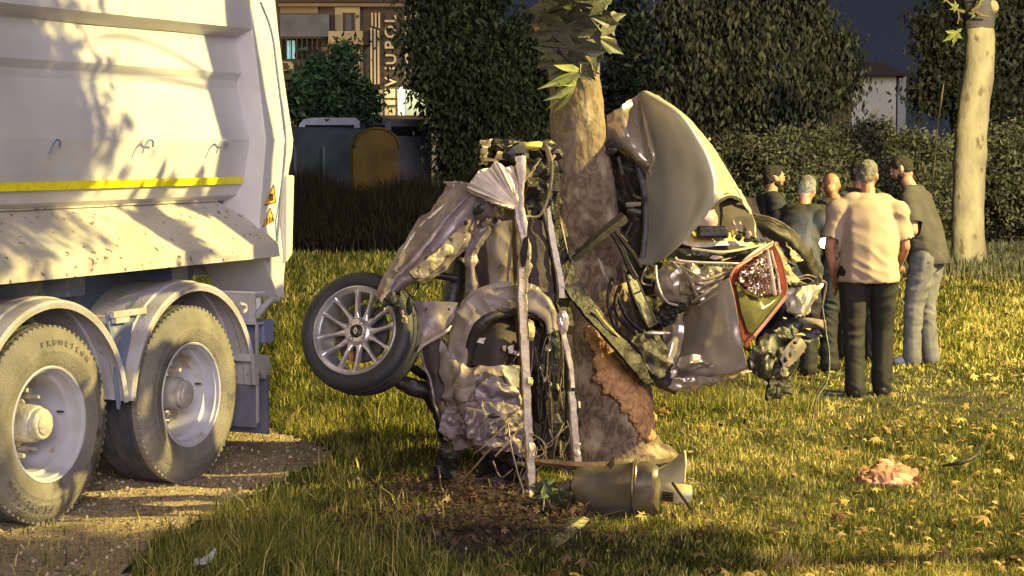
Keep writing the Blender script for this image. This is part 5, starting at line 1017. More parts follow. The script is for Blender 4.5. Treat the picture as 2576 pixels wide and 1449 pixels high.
for a, r_ in (([(1538, 582, 10.82), (1565, 625, 10.85), (1580, 665, 10.88), (1600, 700, 10.92)], .018), ([(1545, 575, 10.8), (1590, 635, 10.88), (1612, 670, 10.95)], .012), ([(1562, 590, 10.85), (1578, 608, 10.84)], .004), ([(1420, 610, 10.82), (1400, 700, 10.82), (1412, 760, 10.8)], .006), ([(1375, 770, 10.1), (1410, 735, 10.5), (1430, 690, 10.7)], .012)): tube('dark_strut', a, r_, m_brown, car, 5, rough=.003)
tube('hanging_flake', [(1505, 650, 10.8), (1512, 668, 10.78), (1520, 690, 10.78), (1532, 708, 10.8)], [.006, .012, .010, .002], m_pale, car, 5, .4, 0, .004)
# ---------------------------------------------------------------- dark gap between trunk and the arched panel
sheet('crushed_dark_interior', [[(1530, 360, 11.6), (1580, 380, 11.6), (1640, 420, 11.7)], [(1548, 480, 11.55), (1590, 500, 11.55), (1650, 540, 11.7)], [(1555, 620, 11.5), (1600, 640, 11.5), (1660, 680, 11.6)], [(1560, 760, 11.4), (1610, 780, 11.4), (1660, 820, 11.5)], [(1580, 860, 11.4), (1620, 860, 11.35), (1660, 880, 11.4)]], m_dark, car, .03, 8, .06, 5, 3)
for a, r_, mt in (([(1532, 385, 11.3), (1560, 420, 11.25), (1590, 430, 11.25), (1612, 440, 11.3)], .014, m_dark), ([(1555, 395, 11.2), (1580, 480, 11.2), (1612, 500, 11.2)], .010, m_brown), ([(1570, 440, 11.2), (1592, 490, 11.15), (1608, 545, 11.2)], .018, m_dark), ([(1600, 400, 11.3), (1618, 470, 11.25), (1625, 560, 11.2), (1616, 650, 11.15)], .020, m_blk),
                  ([(1575, 515, 11.15), (1612, 513, 11.15)], .014, m_wire), ([(1578, 530, 11.1), (1612, 535, 11.1)], .018, m_blk), ([(1560, 610, 11.1), (1590, 650, 11.05), (1600, 660, 11.1)], .008, m_brown), ([(1590, 560, 11.1), (1570, 600, 11.1)], .007, m_brown)): tube('bent_metal_strip', a, r_, mt, car, 5, .6, .3, .004)
sheet('ribbed_black_trim', [[(1572, 680, 10.95), (1590, 668, 10.98)], [(1590, 740, 10.9), (1612, 730, 10.95)], [(1615, 800, 10.88), (1642, 788, 10.92)], [(1632, 825, 10.9), (1652, 815, 10.92)]], m_blk, car, .02, 5, .01, 6)
for a in ([(1573, 680, 10.92), (1592, 742, 10.87), (1630, 822, 10.86)], [(1590, 668, 10.94), (1614, 728, 10.9), (1652, 812, 10.88)], [(1590, 742, 10.87), (1612, 732, 10.9)]): tube('trim_rib', a, .006, m_brown, car, 5)
tube('round_window_frame', [(1628, 668, 11.1), (1618, 690, 11.08), (1615, 712, 11.08), (1640, 718, 11.1)], .006, m_wire, car, 6)
for a, r_ in (([(1560, 720, 10.95), (1548, 760, 10.9), (1558, 800, 10.9), (1600, 840, 10.95)], .014), ([(1540, 700, 10.95), (1530, 760, 10.9), (1552, 830, 10.9), (1590, 865, 10.95)], .012), ([(1552, 740, 10.92), (1580, 800, 10.9), (1620, 836, 10.9)], .016)): tube('rubber_hose', a, r_, m_dark, car, 8)
sheet('lower_sill_skin', [[(1582, 846, 10.92), (1615, 838, 10.98), (1665, 832, 11.05)], [(1606, 886, 10.88), (1640, 885, 10.92), (1680, 880, 11.0)], [(1630, 926, 10.9), (1660, 930, 10.92), (1690, 925, 11.0)], [(1648, 962, 10.95), (1685, 968, 10.98), (1720, 960, 11.1)], [(1660, 978, 11.1), (1700, 980, 11.15), (1740, 970, 11.2)]], m_brown, car, .01, 8, .035, 6, 8, .005)
lump('pale_dented_lip', P(1652, 838, 10.98), (.075, .012, .012), m_car, car, 3, .2, ic=ICO3, smooth=True)
# ---------------------------------------------------------------- big arched panel
sheet('arched_roof_panel', [
    [(1606, 236, 11.50), (1612, 232, 11.45), (1620, 229, 11.42), (1632, 231, 11.45), (1645, 235, 11.60), (1660, 241, 11.75)],
    [(1616, 320, 11.42), (1645, 302, 11.27), (1680, 290, 11.13), (1714, 285, 11.08), (1726, 292, 11.35), (1737, 302, 11.75)],
    [(1624, 420, 11.42), (1670, 402, 11.23), (1722, 385, 11.06), (1774, 370, 10.98), (1786, 371, 11.35), (1796, 374, 11.78)],
    [(1628, 520, 11.42), (1682, 495, 11.21), (1745, 465, 11.03), (1800, 440, 10.92), (1820, 441, 11.35), (1838, 444, 11.80)],
    [(1622, 602, 11.42), (1668, 585, 11.23), (1735, 540, 11.03), (1806, 482, 10.90), (1834, 479, 11.35), (1858, 480, 11.82)],
    [(1604, 659, 11.40), (1640, 662, 11.27), (1703, 622, 11.06), (1814, 494, 10.92), (1842, 491, 11.35), (1868, 502, 11.84)]], m_carolive, car, .008, 10, .006, 1.8, 5)
tube('panel_lip', [(1604, 659, 11.39), (1625, 664, 11.32), (1650, 658, 11.23), (1703, 622, 11.05), (1760, 560, 10.97), (1800, 508, 10.91), (1822, 493, 10.98), (1845, 491, 11.38), (1868, 502, 11.8)], .006, m_carolive, car, 6)
sheet('rear_pillar', [[(1850, 470, 11.66), (1864, 480, 11.72), (1874, 510, 11.78)], [(1868, 505, 11.72), (1884, 520, 11.78), (1890, 535, 11.85)], [(1888, 545, 11.78), (1900, 560, 11.82), (1908, 575, 11.9)], [(1898, 590, 11.8), (1912, 600, 11.84), (1930, 612, 11.9)], [(1915, 628, 11.84), (1930, 636, 11.86), (1945, 645, 11.92)]], m_carolive, car, .01, 6, .012, 6, 3)
lump('broken_clip', P(1785, 350, 11.7), (.012, .01, .014), m_pale, car, 3, .4, ic=ICO2)
sheet('crumpled_side_facet', [[(1526, 290, 11.35), (1565, 262, 11.3), (1606, 238, 11.46)], [(1527, 318, 11.28), (1575, 310, 11.2), (1616, 325, 11.3)], [(1532, 348, 11.3), (1578, 362, 11.2), (1626, 390, 11.22)], [(1558, 372, 11.35), (1600, 408, 11.24), (1636, 420, 11.18)], [(1590, 410, 11.35), (1618, 436, 11.25), (1640, 438, 11.18)]], m_car, car, .008, 9, .028, 3.4, 13)
tube('facet_fold', [(1608, 240, 11.43), (1622, 300, 11.24), (1638, 370, 11.12), (1644, 400, 11.1), (1628, 438, 11.14)], [.003, .010, .014, .012, .004], m_car, car, 8)
lump('crushed_hinge', P(1535, 372, 11.2), (.04, .03, .04), m_brown, car, 3, .5, 2, ic=ICO3); lump('white_chip', P(1549, 376, 11.12), (.013, .01, .007), m_alloy, car, 3, .3, ic=ICO2)
# ---------------------------------------------------------------- rear window opening and its contents
sheet('opening_back_wall', [[(1800, 485, 12.0), (1900, 500, 12.1)], [(1740, 560, 11.9), (1930, 600, 12.1)], [(1680, 650, 11.8), (1930, 660, 12.0)]], m_brownlin, car, .02, 6, .02, 4, 3)
sheet('opening_arch_frame', [[(1812, 510, 11.6), (1840, 496, 11.75), (1872, 508, 11.8)], [(1818, 545, 11.6), (1850, 530, 11.7), (1890, 550, 11.8)], [(1822, 590, 11.6), (1855, 580, 11.65), (1905, 600, 11.8)]], m_brownlin, car, .02, 6, .02, 4, 9)
lump('round_pink_pad', P(1770, 552, 11.45), (.085, .06, .080), m_pink, car, 2, .10, 1.4, smooth=True, ic=ICO4)
sheet('cream_inner_skin', [[(1738, 575, 11.4), (1775, 572, 11.45), (1850, 590, 11.5), (1895, 610, 11.6)], [(1712, 605, 11.35), (1760, 615, 11.35), (1840, 615, 11.45), (1905, 622, 11.6)]], m_yel, car, .006, 7, .02, 8, 3)
sheet('cream_inner_skin', [[(1706, 600, 11.33), (1760, 612, 11.32), (1820, 606, 11.38), (1895, 612, 11.5)], [(1702, 610, 11.33), (1756, 622, 11.3), (1820, 616, 11.36), (1895, 620, 11.5)]], m_pale, car, .006, 6, .012, 8, 3)
o = box('black_box', P(1792, 584, 11.34), (.19, .10, .075), m_blk, car, .02)
for k, (x, y, s, mt) in enumerate([(1850, 578, (.018, .02, .032), m_pale), (1862, 565, (.022, .02, .028), m_pink), (1872, 582, (.018, .02, .04), m_dark), (1885, 590, (.026, .02, .03), m_pink), (1858, 598, (.02, .02, .02), m_blk), (1880, 604, (.024, .02, .014), m_blk), (1905, 590, (.016, .02, .02), m_yel), (1842, 585, (.012, .02, .05), m_yel), (1846, 562, (.012, .01, .03), m_redp), (1900, 606, (.03, .03, .012), m_dark)]): lump('interior_fragment', P(x, y, 11.4), s, mt, car, k, .3, 1.9, ic=ICO2)
for ch, x, y in (('E', 1727, 588), ('R', 1738, 587)):
    cu = bpy.data.curves.new('letter', 'FONT'); cu.body = ch; cu.size = .042; cu.extrude = .002; cu.align_x = 'CENTER'; to = bpy.data.objects.new('tmp', cu); C.objects.link(to); dg = bpy.context.evaluated_depsgraph_get(); me = bpy.data.meshes.new_from_object(to.evaluated_get(dg)); bpy.data.objects.remove(to)
    me.transform(Matrix.Translation(P(x, y + 8, 11.33)) @ Matrix.Rotation(R(90), 4, 'X')); me.materials.clear(); link('badge_letter', me, m_black, car, False)
sheet('black_seal_band', [[(1692, 622, 11.2), (1760, 630, 11.15), (1850, 628, 11.25), (1918, 618, 11.45)], [(1690, 640, 11.2), (1760, 645, 11.15), (1850, 640, 11.25), (1920, 626, 11.45)], [(1680, 652, 11.2), (1770, 660, 11.2), (1850, 652, 11.3), (1900, 640, 11.5)]], m_blk, car, .015, 7, .02, 7, 4)
tube('bent_chrome_strip', [(1700, 648, 11.1), (1708, 655, 11.08), (1760, 660, 11.08), (1850, 663, 11.12), (1862, 668, 11.15)], .0075, m_pale, car, 6); tube('bent_chrome_strip', [(1695, 660, 11.1), (1712, 676, 11.06), (1740, 690, 11.06), (1770, 700, 11.08)], .006, m_pale, car, 6)
tube('bent_chrome_strip', [(1740, 626, 11.15), (1820, 634, 11.15), (1900, 620, 11.35), (1925, 612, 11.5)], .008, m_carolive, car, 6); tube('bent_chrome_strip', [(1815, 655, 11.2), (1860, 640, 11.3), (1900, 628, 11.4), (1935, 618, 11.5)], .007, m_yel, car, 6)
lump('pink_scrap', P(1800, 648, 11.15), (.05, .01, .014), m_pink, car, 7, .4, ic=ICO2); lump('pink_scrap', P(1745, 640, 11.15), (.05, .01, .01), m_pink, car, 9, .4, ic=ICO2)
# ---------------------------------------------------------------- crumpled folds and rear quarter
sheet('crumpled_fold_bundle', [[(1690, 660, 11.15), (1750, 668, 11.08), (1810, 672, 11.1), (1866, 674, 11.25)], [(1700, 690, 11.12), (1750, 700, 11.05), (1800, 695, 11.08), (1850, 690, 11.25)], [(1715, 720, 11.12), (1760, 725, 11.06), (1800, 712, 11.1), (1840, 704, 11.25)], [(1740, 775, 11.14), (1765, 755, 11.1), (1790, 735, 11.14), (1830, 712, 11.28)]], m_car, car, .008, 11, .045, 7, 17)
for k, a in enumerate(([(1716, 672, 11.04), (1770, 700, 11.0), (1815, 690, 11.06), (1862, 676, 11.2)], [(1740, 762, 11.06), (1770, 740, 11.02), (1812, 712, 11.08), (1850, 690, 11.2)], [(1755, 770, 11.06), (1790, 745, 11.03), (1830, 715, 11.1)], [(1720, 690, 11.04), (1760, 712, 11.0), (1800, 704, 11.04), (1845, 684, 11.15)], [(1712, 668, 11.06), (1735, 700, 11.02), (1752, 742, 11.04)])): tube('fold_ridge', a, [.004, .010, .010] + [.004] * (len(a) - 3), m_car, car, 7)
lump('dented_ball_panel', P(1702, 716, 11.22), (.125, .10, .125), m_car, car, 5, .14, 1.3, smooth=True, ic=ICO4)
tube('pale_torn_rim', [(1650, 668, 11.08), (1652, 700, 11.04), (1662, 735, 11.02), (1680, 760, 11.04), (1705, 768, 11.08)], .007, m_pale, car, 6)
lump('crushed_knot', P(1692, 775, 11.15), (.07, .04, .035), m_dark, car, 5, .5, 2.4); lump('crushed_knot', P(1675, 800, 11.15), (.06, .04, .05), m_dark, car, 15, .5, 2.4)
sheet('rear_quarter_panel', [
    [(1722, 782, 11.30), (1735, 760, 11.22), (1765, 742, 11.12), (1800, 722, 11.05), (1834, 698, 11.02)],
    [(1718, 810, 11.28), (1740, 800, 11.20), (1780, 785, 11.08), (1820, 775, 11.00), (1850, 765, 10.98)],
    [(1712, 850, 11.25), (1742, 848, 11.15), (1785, 845, 11.05), (1832, 842, 10.96), (1862, 838, 10.94)],
    [(1694, 895, 11.20), (1735, 890, 11.10), (1790, 895, 11.00), (1842, 895, 10.93), (1872, 892, 10.90)],
    [(1676, 930, 11.14), (1730, 938, 11.06), (1790, 940, 10.98), (1845, 936, 10.92), (1880, 928, 10.90)],
    [(1672, 955, 11.20), (1730, 965, 11.14), (1790, 958, 11.08), (1845, 946, 11.02), (1880, 934, 11.0)]], m_car, car, .01, 10, .0118, 2.6, 6)
sheet('dented_side_facet', [[(1668, 832, 11.12), (1700, 800, 11.12), (1718, 790, 11.1)], [(1662, 880, 11.04), (1690, 860, 11.0), (1716, 845, 11.04)], [(1652, 925, 11.0), (1680, 910, 10.96), (1702, 900, 11.0)], [(1640, 955, 11.02), (1672, 952, 10.98), (1700, 945, 11.0)]], m_car, car, .008, 9, .030, 4, 5)
sheet('dent_crease', [[(1712, 905, 10.97), (1740, 890, 10.93), (1762, 893, 10.94)], [(1690, 926, 10.97), (1735, 915, 10.90), (1778, 912, 10.95)], [(1700, 930, 11.0), (1740, 932, 10.96), (1785, 922, 10.98)]], m_car, car, .006, 9, .02, 6, 19)
sheet('torn_bottom_edge', [[(1640, 945, 11.0), (1700, 950, 10.96), (1790, 945, 10.98), (1885, 930, 11.24)], [(1650, 968, 11.02), (1710, 972, 10.97), (1790, 962, 11.0), (1880, 940, 11.26)], [(1665, 990, 11.08), (1710, 985, 11.05), (1780, 970, 11.08), (1860, 950, 11.3)]], m_car, car, .008, 9, .03, 9, 31, .005)
# ---------------------------------------------------------------- rear lamp cluster
HL = [(1946, 612), (1966, 655), (1980, 715), (1977, 745), (1897, 847), (1878, 878), (1866, 850), (1852, 780), (1833, 698), (1848, 675)]
lamp = plate('lamp_housing', [(x, y, 11.06 + (x - 1840) * .0022) for x, y in HL], m_red, car, .14)
b = lamp.modifiers.new('b', 'BEVEL'); b.width = .008; b.segments = 2
GL = [(1850, 708), (1880, 745), (1915, 752), (1962, 742), (1968, 738), (1965, 756), (1906, 832), (1893, 842), (1882, 835), (1866, 790)]
gp_ = [P(x, y, 11.04 + (x - 1840) * .0022) for x, y in GL]; cc_ = P(1908, 785, 11.14); V = gp_ + [cc_] + [p.lerp(cc_, .5) + Vector((0, -.012, 0)) for p in gp_]; n = len(GL)
mesh('lower_lens', V, [(i, (i + 1) % n, n + 1 + (i + 1) % n, n + 1 + i) for i in range(n)] + [(n + 1 + i, n + 1 + (i + 1) % n, n) for i in range(n)], m_glass, lamp)
RX = [(1938, 622), (1950, 660), (1962, 700), (1966, 735), (1912, 748), (1878, 738), (1854, 705), (1858, 680), (1890, 655), (1915, 632)]
rp_ = [P(x, y, 11.03 + (x - 1840) * .0022) for x, y in RX]; bm = bmesh.new(); gr = {}
for i in range(24):
    for j in range(24):
        x = 1850 + i * 5.2; y = 618 + j * 5.8
        if inp1(x, y, RX): gr[i, j] = bm.verts.new(P(x, y, 11.02 + (x - 1840) * .0022 + .035 * noise.noise(Vector((x * .09, y * .09, 1))) + .012 * rnd.uniform(-1, 1)))
for (i, j), v in gr.items():
    f = [gr.get((i, j)), gr.get((i + 1, j)), gr.get((i + 1, j + 1)), gr.get((i, j + 1))]
    if all(f): bm.faces.new(f)
thicken(bm, .006); me = bpy.data.meshes.new('reflector'); bm.to_mesh(me); bm.free(); link('reflector', me, m_chrome, lamp, False)
tube('lamp_divider', [(1930, 628, 11.198), (1940, 680, 11.220), (1950, 742, 11.242)], .010, m_pale, lamp, 6, .5); tube('lamp_divider', [(1940, 630, 11.220), (1956, 690, 11.255), (1962, 738, 11.268)], .006, m_pale, lamp, 6, .5)
tube('lamp_divider', [(1852, 712, 11.026), (1880, 736, 11.088), (1920, 748, 11.176)], .009, m_chrome, lamp, 6)
sheet('red_inner_lens', [[(1948, 640, 11.238), (1956, 642, 11.255)], [(1954, 680, 11.251), (1970, 690, 11.286)], [(1962, 725, 11.268), (1974, 725, 11.295)]], m_red, lamp, .01, 4, .01, 9)
lump('bulb_socket', P(1880, 700, 11.088), (.024, .02, .024), m_dark, lamp, 3, .2, ic=ICO2); lump('bulb_socket', P(1900, 668, 11.132), (.018, .02, .018), m_pink, lamp, 3, .2, ic=ICO2)
tube('lamp_lower_edge', [(1978, 745, 11.304), (1938, 796, 11.216), (1897, 846, 11.125)], .012, m_redp, lamp, 5, .6)
tube('lamp_side_edge', [(1946, 612, 11.233), (1966, 655, 11.277), (1979, 715, 11.306), (1977, 745, 11.301)], .006, m_redp, lamp, 5); tube('lamp_top_edge', [(1836, 696, 10.991), (1852, 672, 11.026), (1900, 640, 11.132), (1944, 612, 11.229)], .008, m_redp, lamp, 6)
tube('panel_corner', [(1862, 672, 11.25), (1885, 652, 11.28), (1915, 630, 11.34), (1945, 612, 11.4), (1925, 600, 11.5)], [.02, .024, .024, .014, .004], m_carolive, car, 6, .5)
# ---------------------------------------------------------------- right end: bumper arch and hanging parts
sheet('bumper_arch', [[(1892, 540, 11.95), (1940, 552, 11.9), (1985, 575, 11.95), (2020, 605, 12.0), (2050, 645, 12.1), (2064, 690, 12.2)], [(1898, 560, 11.85), (1940, 575, 11.8), (1980, 598, 11.85), (2010, 628, 11.9), (2035, 662, 12.0), (2050, 700, 12.1)], [(1905, 585, 11.9), (1940, 600, 11.85), (1970, 620, 11.9), (1995, 650, 11.95), (2015, 685, 12.05), (2030, 715, 12.15)]], m_brown, car, .02, 7, .014, 5, 3)
tube('bumper_edge', [(1890, 538, 11.9), (1930, 546, 11.86), (1965, 560, 11.88), (2000, 585, 11.9)], .006, m_wire, car, 6)
sheet('torn_side_skin', [[(1912, 600, 11.7), (1950, 620, 11.7), (1990, 640, 11.8)], [(1940, 650, 11.66), (1965, 655, 11.66), (1995, 672, 11.8)], [(1972, 690, 11.66), (1985, 690, 11.66), (2010, 700, 11.8)]], m_dark, car, .02, 6, .03, 7, 3)
sheet('torn_yellow_flange', [[(1948, 608, 11.5), (1958, 612, 11.52)], [(1965, 650, 11.54), (1976, 648, 11.56)], [(1978, 690, 11.58), (1992, 682, 11.6)], [(1986, 712, 11.6), (2010, 702, 11.66)], [(1990, 722, 11.62), (2015, 712, 11.7)]], m_cream, car, .006, 6, .014, 9, 3, .004)
sheet('torn_yellow_flange', [[(1978, 610, 11.75), (1992, 622, 11.78)], [(1990, 640, 11.72), (2006, 640, 11.76)], [(2000, 662, 11.72), (2022, 655, 11.78)]], m_cream, car, .006, 5, .02, 12, 8, .005)
for a, r_ in (([(2004, 700, 11.75), (2030, 692, 11.78), (2052, 700, 11.85), (2048, 715, 11.85), (2020, 712, 11.8), (2004, 700, 11.75)], .006), ([(2010, 704, 11.74), (2032, 700, 11.76), (2046, 708, 11.8)], .005)): tube('oval_seal', a, r_, m_wire, car, 6)
sheet('crumpled_olive_skin', [[(1982, 722, 11.68), (2015, 722, 11.66), (2060, 712, 11.85)], [(1978, 765, 11.66), (2010, 762, 11.60), (2050, 752, 11.8)], [(1990, 792, 11.68), (2008, 800, 11.64), (2025, 785, 11.8)]], m_carolive, car, .01, 9, .05, 6, 5, .003)
tube('pale_fold', [(2035, 720, 11.65), (2028, 750, 11.62), (2016, 785, 11.64)], [.004, .008, .003], m_pale, car, 6); tube('brown_fold', [(2056, 735, 11.75), (2040, 760, 11.72), (2022, 796, 11.7)], [.014, .018, .008], m_beige, car, 6, .5)
for a, r_, mt in (([(2058, 690, 11.85), (2066, 705, 11.85), (2062, 725, 11.85)], .009, m_wire), ([(2062, 705, 11.85), (2078, 712, 11.9), (2074, 740, 11.9), (2068, 770, 11.9)], .007, m_wire), ([(1985, 720, 11.62), (2060, 714, 11.8)], .010, m_dark)): tube('torn_stalk', a, r_, mt, car, 6, rough=.003)
for x, y in ((1998, 716), (2012, 716)): lump('bolt_hole', P(x, y, 11.62), (.022, .014, .015), m_blk, car, x, .2, ic=ICO2)
sheet('bracket_shelf', [[(1998, 796, 11.75), (2040, 800, 11.75), (2078, 806, 11.85)], [(2000, 806, 11.75), (2040, 812, 11.75), (2078, 828, 11.85)], [(1998, 838, 11.8), (2040, 828, 11.8), (2070, 830, 11.9)]], m_beige, car, .012, 6, .012, 7)
sheet('hanging_under_tray', [[(1985, 760, 11.8), (2000, 790, 11.75), (2060, 830, 11.9)], [(1950, 815, 11.75), (1980, 830, 11.7), (2040, 860, 11.85)], [(1905, 860, 11.6), (1950, 880, 11.6), (2010, 900, 11.8)], [(1885, 905, 11.5), (1930, 930, 11.5), (1980, 950, 11.7)], [(1895, 935, 11.5), (1930, 960, 11.55), (1960, 975, 11.7)]], m_blk, car, .02, 8, .05, 5, 3, .008)
sheet('bumper_remnant', [[(1960, 900, 11.6), (2000, 910, 11.75)], [(1945, 940, 11.55), (1985, 950, 11.7)], [(1935, 975, 11.5), (1990, 985, 11.65)], [(1928, 1003, 11.5), (1960, 1000, 11.6)]], m_dark, car, .02, 7, .03, 8, 13, .01)
sheet('slotted_cream_plate', [[(2002, 848, 11.6), (2018, 852, 11.6), (2030, 872, 11.62)], [(1978, 872, 11.56), (1995, 888, 11.55), (2010, 900, 11.58)], [(1962, 905, 11.54), (1972, 920, 11.53), (1985, 922, 11.55)]], m_beige, car, .012, 5, .006, 9, 2)
for x, y, a, b in ((2000, 862, .014, .010), (1976, 905, .012, .018), (1988, 892, .006, .020)): lump('plate_slot', P(x, y, 11.52), (a, .01, b), m_dark, car, 3, .15, ic=ICO2)
for k, (x, y, s, mt) in enumerate([(1975, 800, (.016, .01, .010), m_pale), (1950, 832, (.014, .01, .010), m_cream), (1920, 880, (.016, .01, .022), m_cream), (1935, 884, (.014, .01, .008), m_pale), (2012, 842, (.045, .01, .014), m_yel), (1975, 940, (.035, .01, .018), m_cream), (2065, 845, (.012, .01, .010), m_cream), (2030, 828, (.03, .01, .008), m_cream), (1910, 948, (.02, .015, .015), m_beige), (1925, 965, (.018, .012, .012), m_alloy)]): lump('torn_fragment', P(x, y, 11.5), s, mt, car, k + 40, .4, 2.2, ic=ICO2)
tube('hanging_cable', [(2068, 770, 11.7), (2078, 840, 11.6), (2086, 900, 11.5), (2080, 960, 11.4), (2055, 1000, 11.3), (2046, 1040, 11.25), (2040, 1075, 11.2), (2030, 1100, 11.15)], .006, m_blk, car, 6)
# ============================================================ loose parts on the ground
mf = root('exhaust_silencer', G(1540, 1305), 0, 'dented stainless exhaust silencer lying at the foot of the tree', 'exhaust silencer')
ax0, ax1 = P(1452, 1232, 9.85), P(1660, 1232, 9.75); axd = (ax1 - ax0).normalized(); Ln = (ax1 - ax0).length
e1 = Vector((0, -1, 0)); e1 = (e1 - axd * e1.dot(axd)).normalized(); e2 = axd.cross(e1)
def mfn(a, b, c): return ax0 + axd * c + e1 * a * .8 + e2 * b
V, Fc = lathegeo([(0, .0), (.105, .0), (.118, .012), (.122, .10), (.134, .20), (.150, .30), (.153, .304), (.153, .318), (.148, .322), (.146, .36), (.135, .40), (.11, .425), (.05, .434), (0, .435)], 56, mfn)
V = [v + noise.noise_vector(v * 7) * .022 - Vector((0, 0, .03)) * max(0, 1 - ((v - mfn(0, .15, .2)).length / .16)) + noise.noise_vector(v * 19) * .005 for v in V]; autosmooth(mesh('silencer_body', V, Fc, m_galv, mf), 40)
tube('inlet_pipe', [(1452, 1222, 9.85), (1425, 1222, 9.83), (1408, 1232, 9.8), (1400, 1250, 9.78)], .030, m_galv, mf, 12); tube('seam_band', [Vector(mfn(.156 * math.cos(t), .156 * math.sin(t), .311)) for t in [2 * math.pi * k / 24 for k in range(25)]], .005, m_galv, mf, 6, raw=True, n=1)
tube('hanger_bracket', [(1530, 1175, 9.75), (1540, 1165, 9.75), (1545, 1150, 9.75)], [.014, .016, .008], m_rustbr, mf, 6, rough=.004)
o = tube('rusty_rail', [(1330, 1158, 9.95), (1400, 1166, 9.95), (1470, 1172, 9.95), (1600, 1170, 10.05), (1690, 1160, 10.2)], [.018, .022, .024, .024, .02], m_rustbr, None, 5, 1, .3, .004); tag(o, 'rusty brown rail lying across the foot of the tree, above the silencer', 'metal rail')
iv = root('plastic_bumper_piece', G(1690, 1290), 0, 'broken ivory plastic bumper piece behind the silencer', 'bumper piece')
sheet('flared_panel', [[(1660, 1165, 10.2), (1690, 1160, 10.15), (1722, 1132, 10.1)], [(1655, 1190, 10.1), (1690, 1190, 10.05), (1725, 1165, 10.02)], [(1650, 1215, 10.05), (1690, 1216, 10.0), (1722, 1214, 9.98)]], m_ivory, iv, .012, 6, .006, 4)
sheet('lower_panel', [[(1655, 1214, 10.0), (1700, 1216, 9.95), (1740, 1222, 9.95)], [(1660, 1240, 9.95), (1700, 1240, 9.9), (1742, 1240, 9.9)], [(1665, 1262, 9.95), (1700, 1266, 9.9), (1738, 1262, 9.9)]], m_ivory, iv, .012, 6, .008, 4)
for k in range(4): tube('vent_slot', [(1666, 1238 + k * 6, 9.92), (1694, 1242 + k * 6, 9.88)], .005, m_blk, iv, 5)
o = tube('broken_rod', [(1692, 1215, 9.85), (1712, 1244, 9.75), (1738, 1280, 9.65)], .008, m_brown, None, 6); tag(o, 'dark rod leaning over the ivory bumper piece', 'rod')
bdv = [(1376, 1362, 9.02), (1470, 1302, 9.50), (1482, 1308, 9.48), (1470, 1322, 9.38), (1395, 1386, 8.84)]
o = plate('cream_trim_board', bdv, m_ivory, None, .03); tag(o, 'cream trim board lying in front of the silencer', 'board')
o = sheet('olive_plastic_sheet', [[(1372, 1330, 9.35), (1420, 1310, 9.5), (1470, 1296, 9.62)], [(1372, 1356, 9.1), (1400, 1340, 9.2), (1450, 1315, 9.42)]], M('olive_plastic', (.10, .10, .05), r=.6), None, .006, 6, .02, 6); tag(o, 'olive plastic sheet under the cream trim board', 'plastic sheet')
# leafy twig beside the silencer
tw = root('leafy_twig', G(1400, 1300), 0, 'twig with limp dark green leaves beside the silencer', 'twig')
tube('stem', [(1352, 1210, 9.75), (1372, 1240, 9.65), (1390, 1290, 9.55)], .007, m_stem, tw, 6)
m_gleaf = M('limp_green_leaf', (.045, .065, .022), (.03, .045, .016), 12, .6)
for k, (x, y, s) in enumerate([(1372, 1215, .10), (1392, 1240, .12), (1420, 1262, .11), (1380, 1275, .11), (1410, 1290, .10), (1360, 1250, .10), (1435, 1245, .07), (1400, 1310, .09)]): leafobj(x, y, 9.6 - .01 * k, s, face(rnd.uniform(-30, 30), rnd.uniform(0, 40), rnd.uniform(120, 240)), m_gleaf, tw, k + 50, .6)
# dark soil heap with twigs
Vs, Fs = [], []; ng = 64
for i in range(ng + 1):
    for j in range(ng + 1):
        x = -1.2 + 1.8 * i / ng; y = 8.55 + 2.6 * j / ng; d = math.hypot((x + .28) / .66, (y - 9.75) / 1.08)
        h = max(0, 1 - d ** 1.6) * .045 + .015; v = Vector((x, y, 0)); h += (.03 * noise.noise(v * 4) + .02 * noise.noise(v * 11) + .010 * noise.noise(v * 31)) * max(0, 1.15 - d)
        Vs.append(Vector((x, y, h if d + .15 * noise.noise(v * 4) < 1.05 else -.05)))
Fs = [(i * (ng + 1) + j, (i + 1) * (ng + 1) + j, (i + 1) * (ng + 1) + j + 1, i * (ng + 1) + j + 1) for i in range(ng) for j in range(ng)]
o = mesh('soil_patch', Vs, Fs, m_soil, None); tag(o, 'torn up dark soil in front of the wreck', kind='structure')
bv = np.array([(0, 0, 0), (.5, .012, .03), (1, 0, .0), (.5, -.012, .03), (.5, 0, -.012)]); bf = [(0, 1, 3), (1, 2, 3), (0, 4, 1), (1, 4, 2)]
def twigs(name, label, n, xr, yr, zr, sz, val=(0, 1)):
    x = rg.uniform(*xr, n); y = rg.uniform(*yr, n); d = np.hypot((x + .28) / .68, (y - 9.7) / 1.1); k = d < 1.05 + .2 * rg.random(n); x, y, d = x[k], y[k], d[k]; n = len(x)
    z = np.maximum(0, 1 - d ** 1.6) * .045 + .03 + zr * rg.random(n) * (1.2 - d).clip(.1, 1); m_ = rotm(n); m_[:, 2, :] *= .35
    tag(scatter(name, bv, bf, np.stack([x, y, z], 1), m_, sz * (.3 + rg.random(n)), m_twig, val=val[0] + (val[1] - val[0]) * rg.random(n) ** 2), label, 'twigs', kind='stuff')
twigs('broken_twigs', 'tangle of broken brown twigs on the dark soil under the wreck', 2600, (-1.15, .6), (8.7, 10.7), .10, .16)
n = 1500; x = rg.uniform(-1.1, .6, n); y = rg.uniform(8.75, 10.6, n); d = np.hypot((x + .28) / .66, (y - 9.7) / 1.05); k = d < 1; x, y, d = x[k], y[k], d[k]
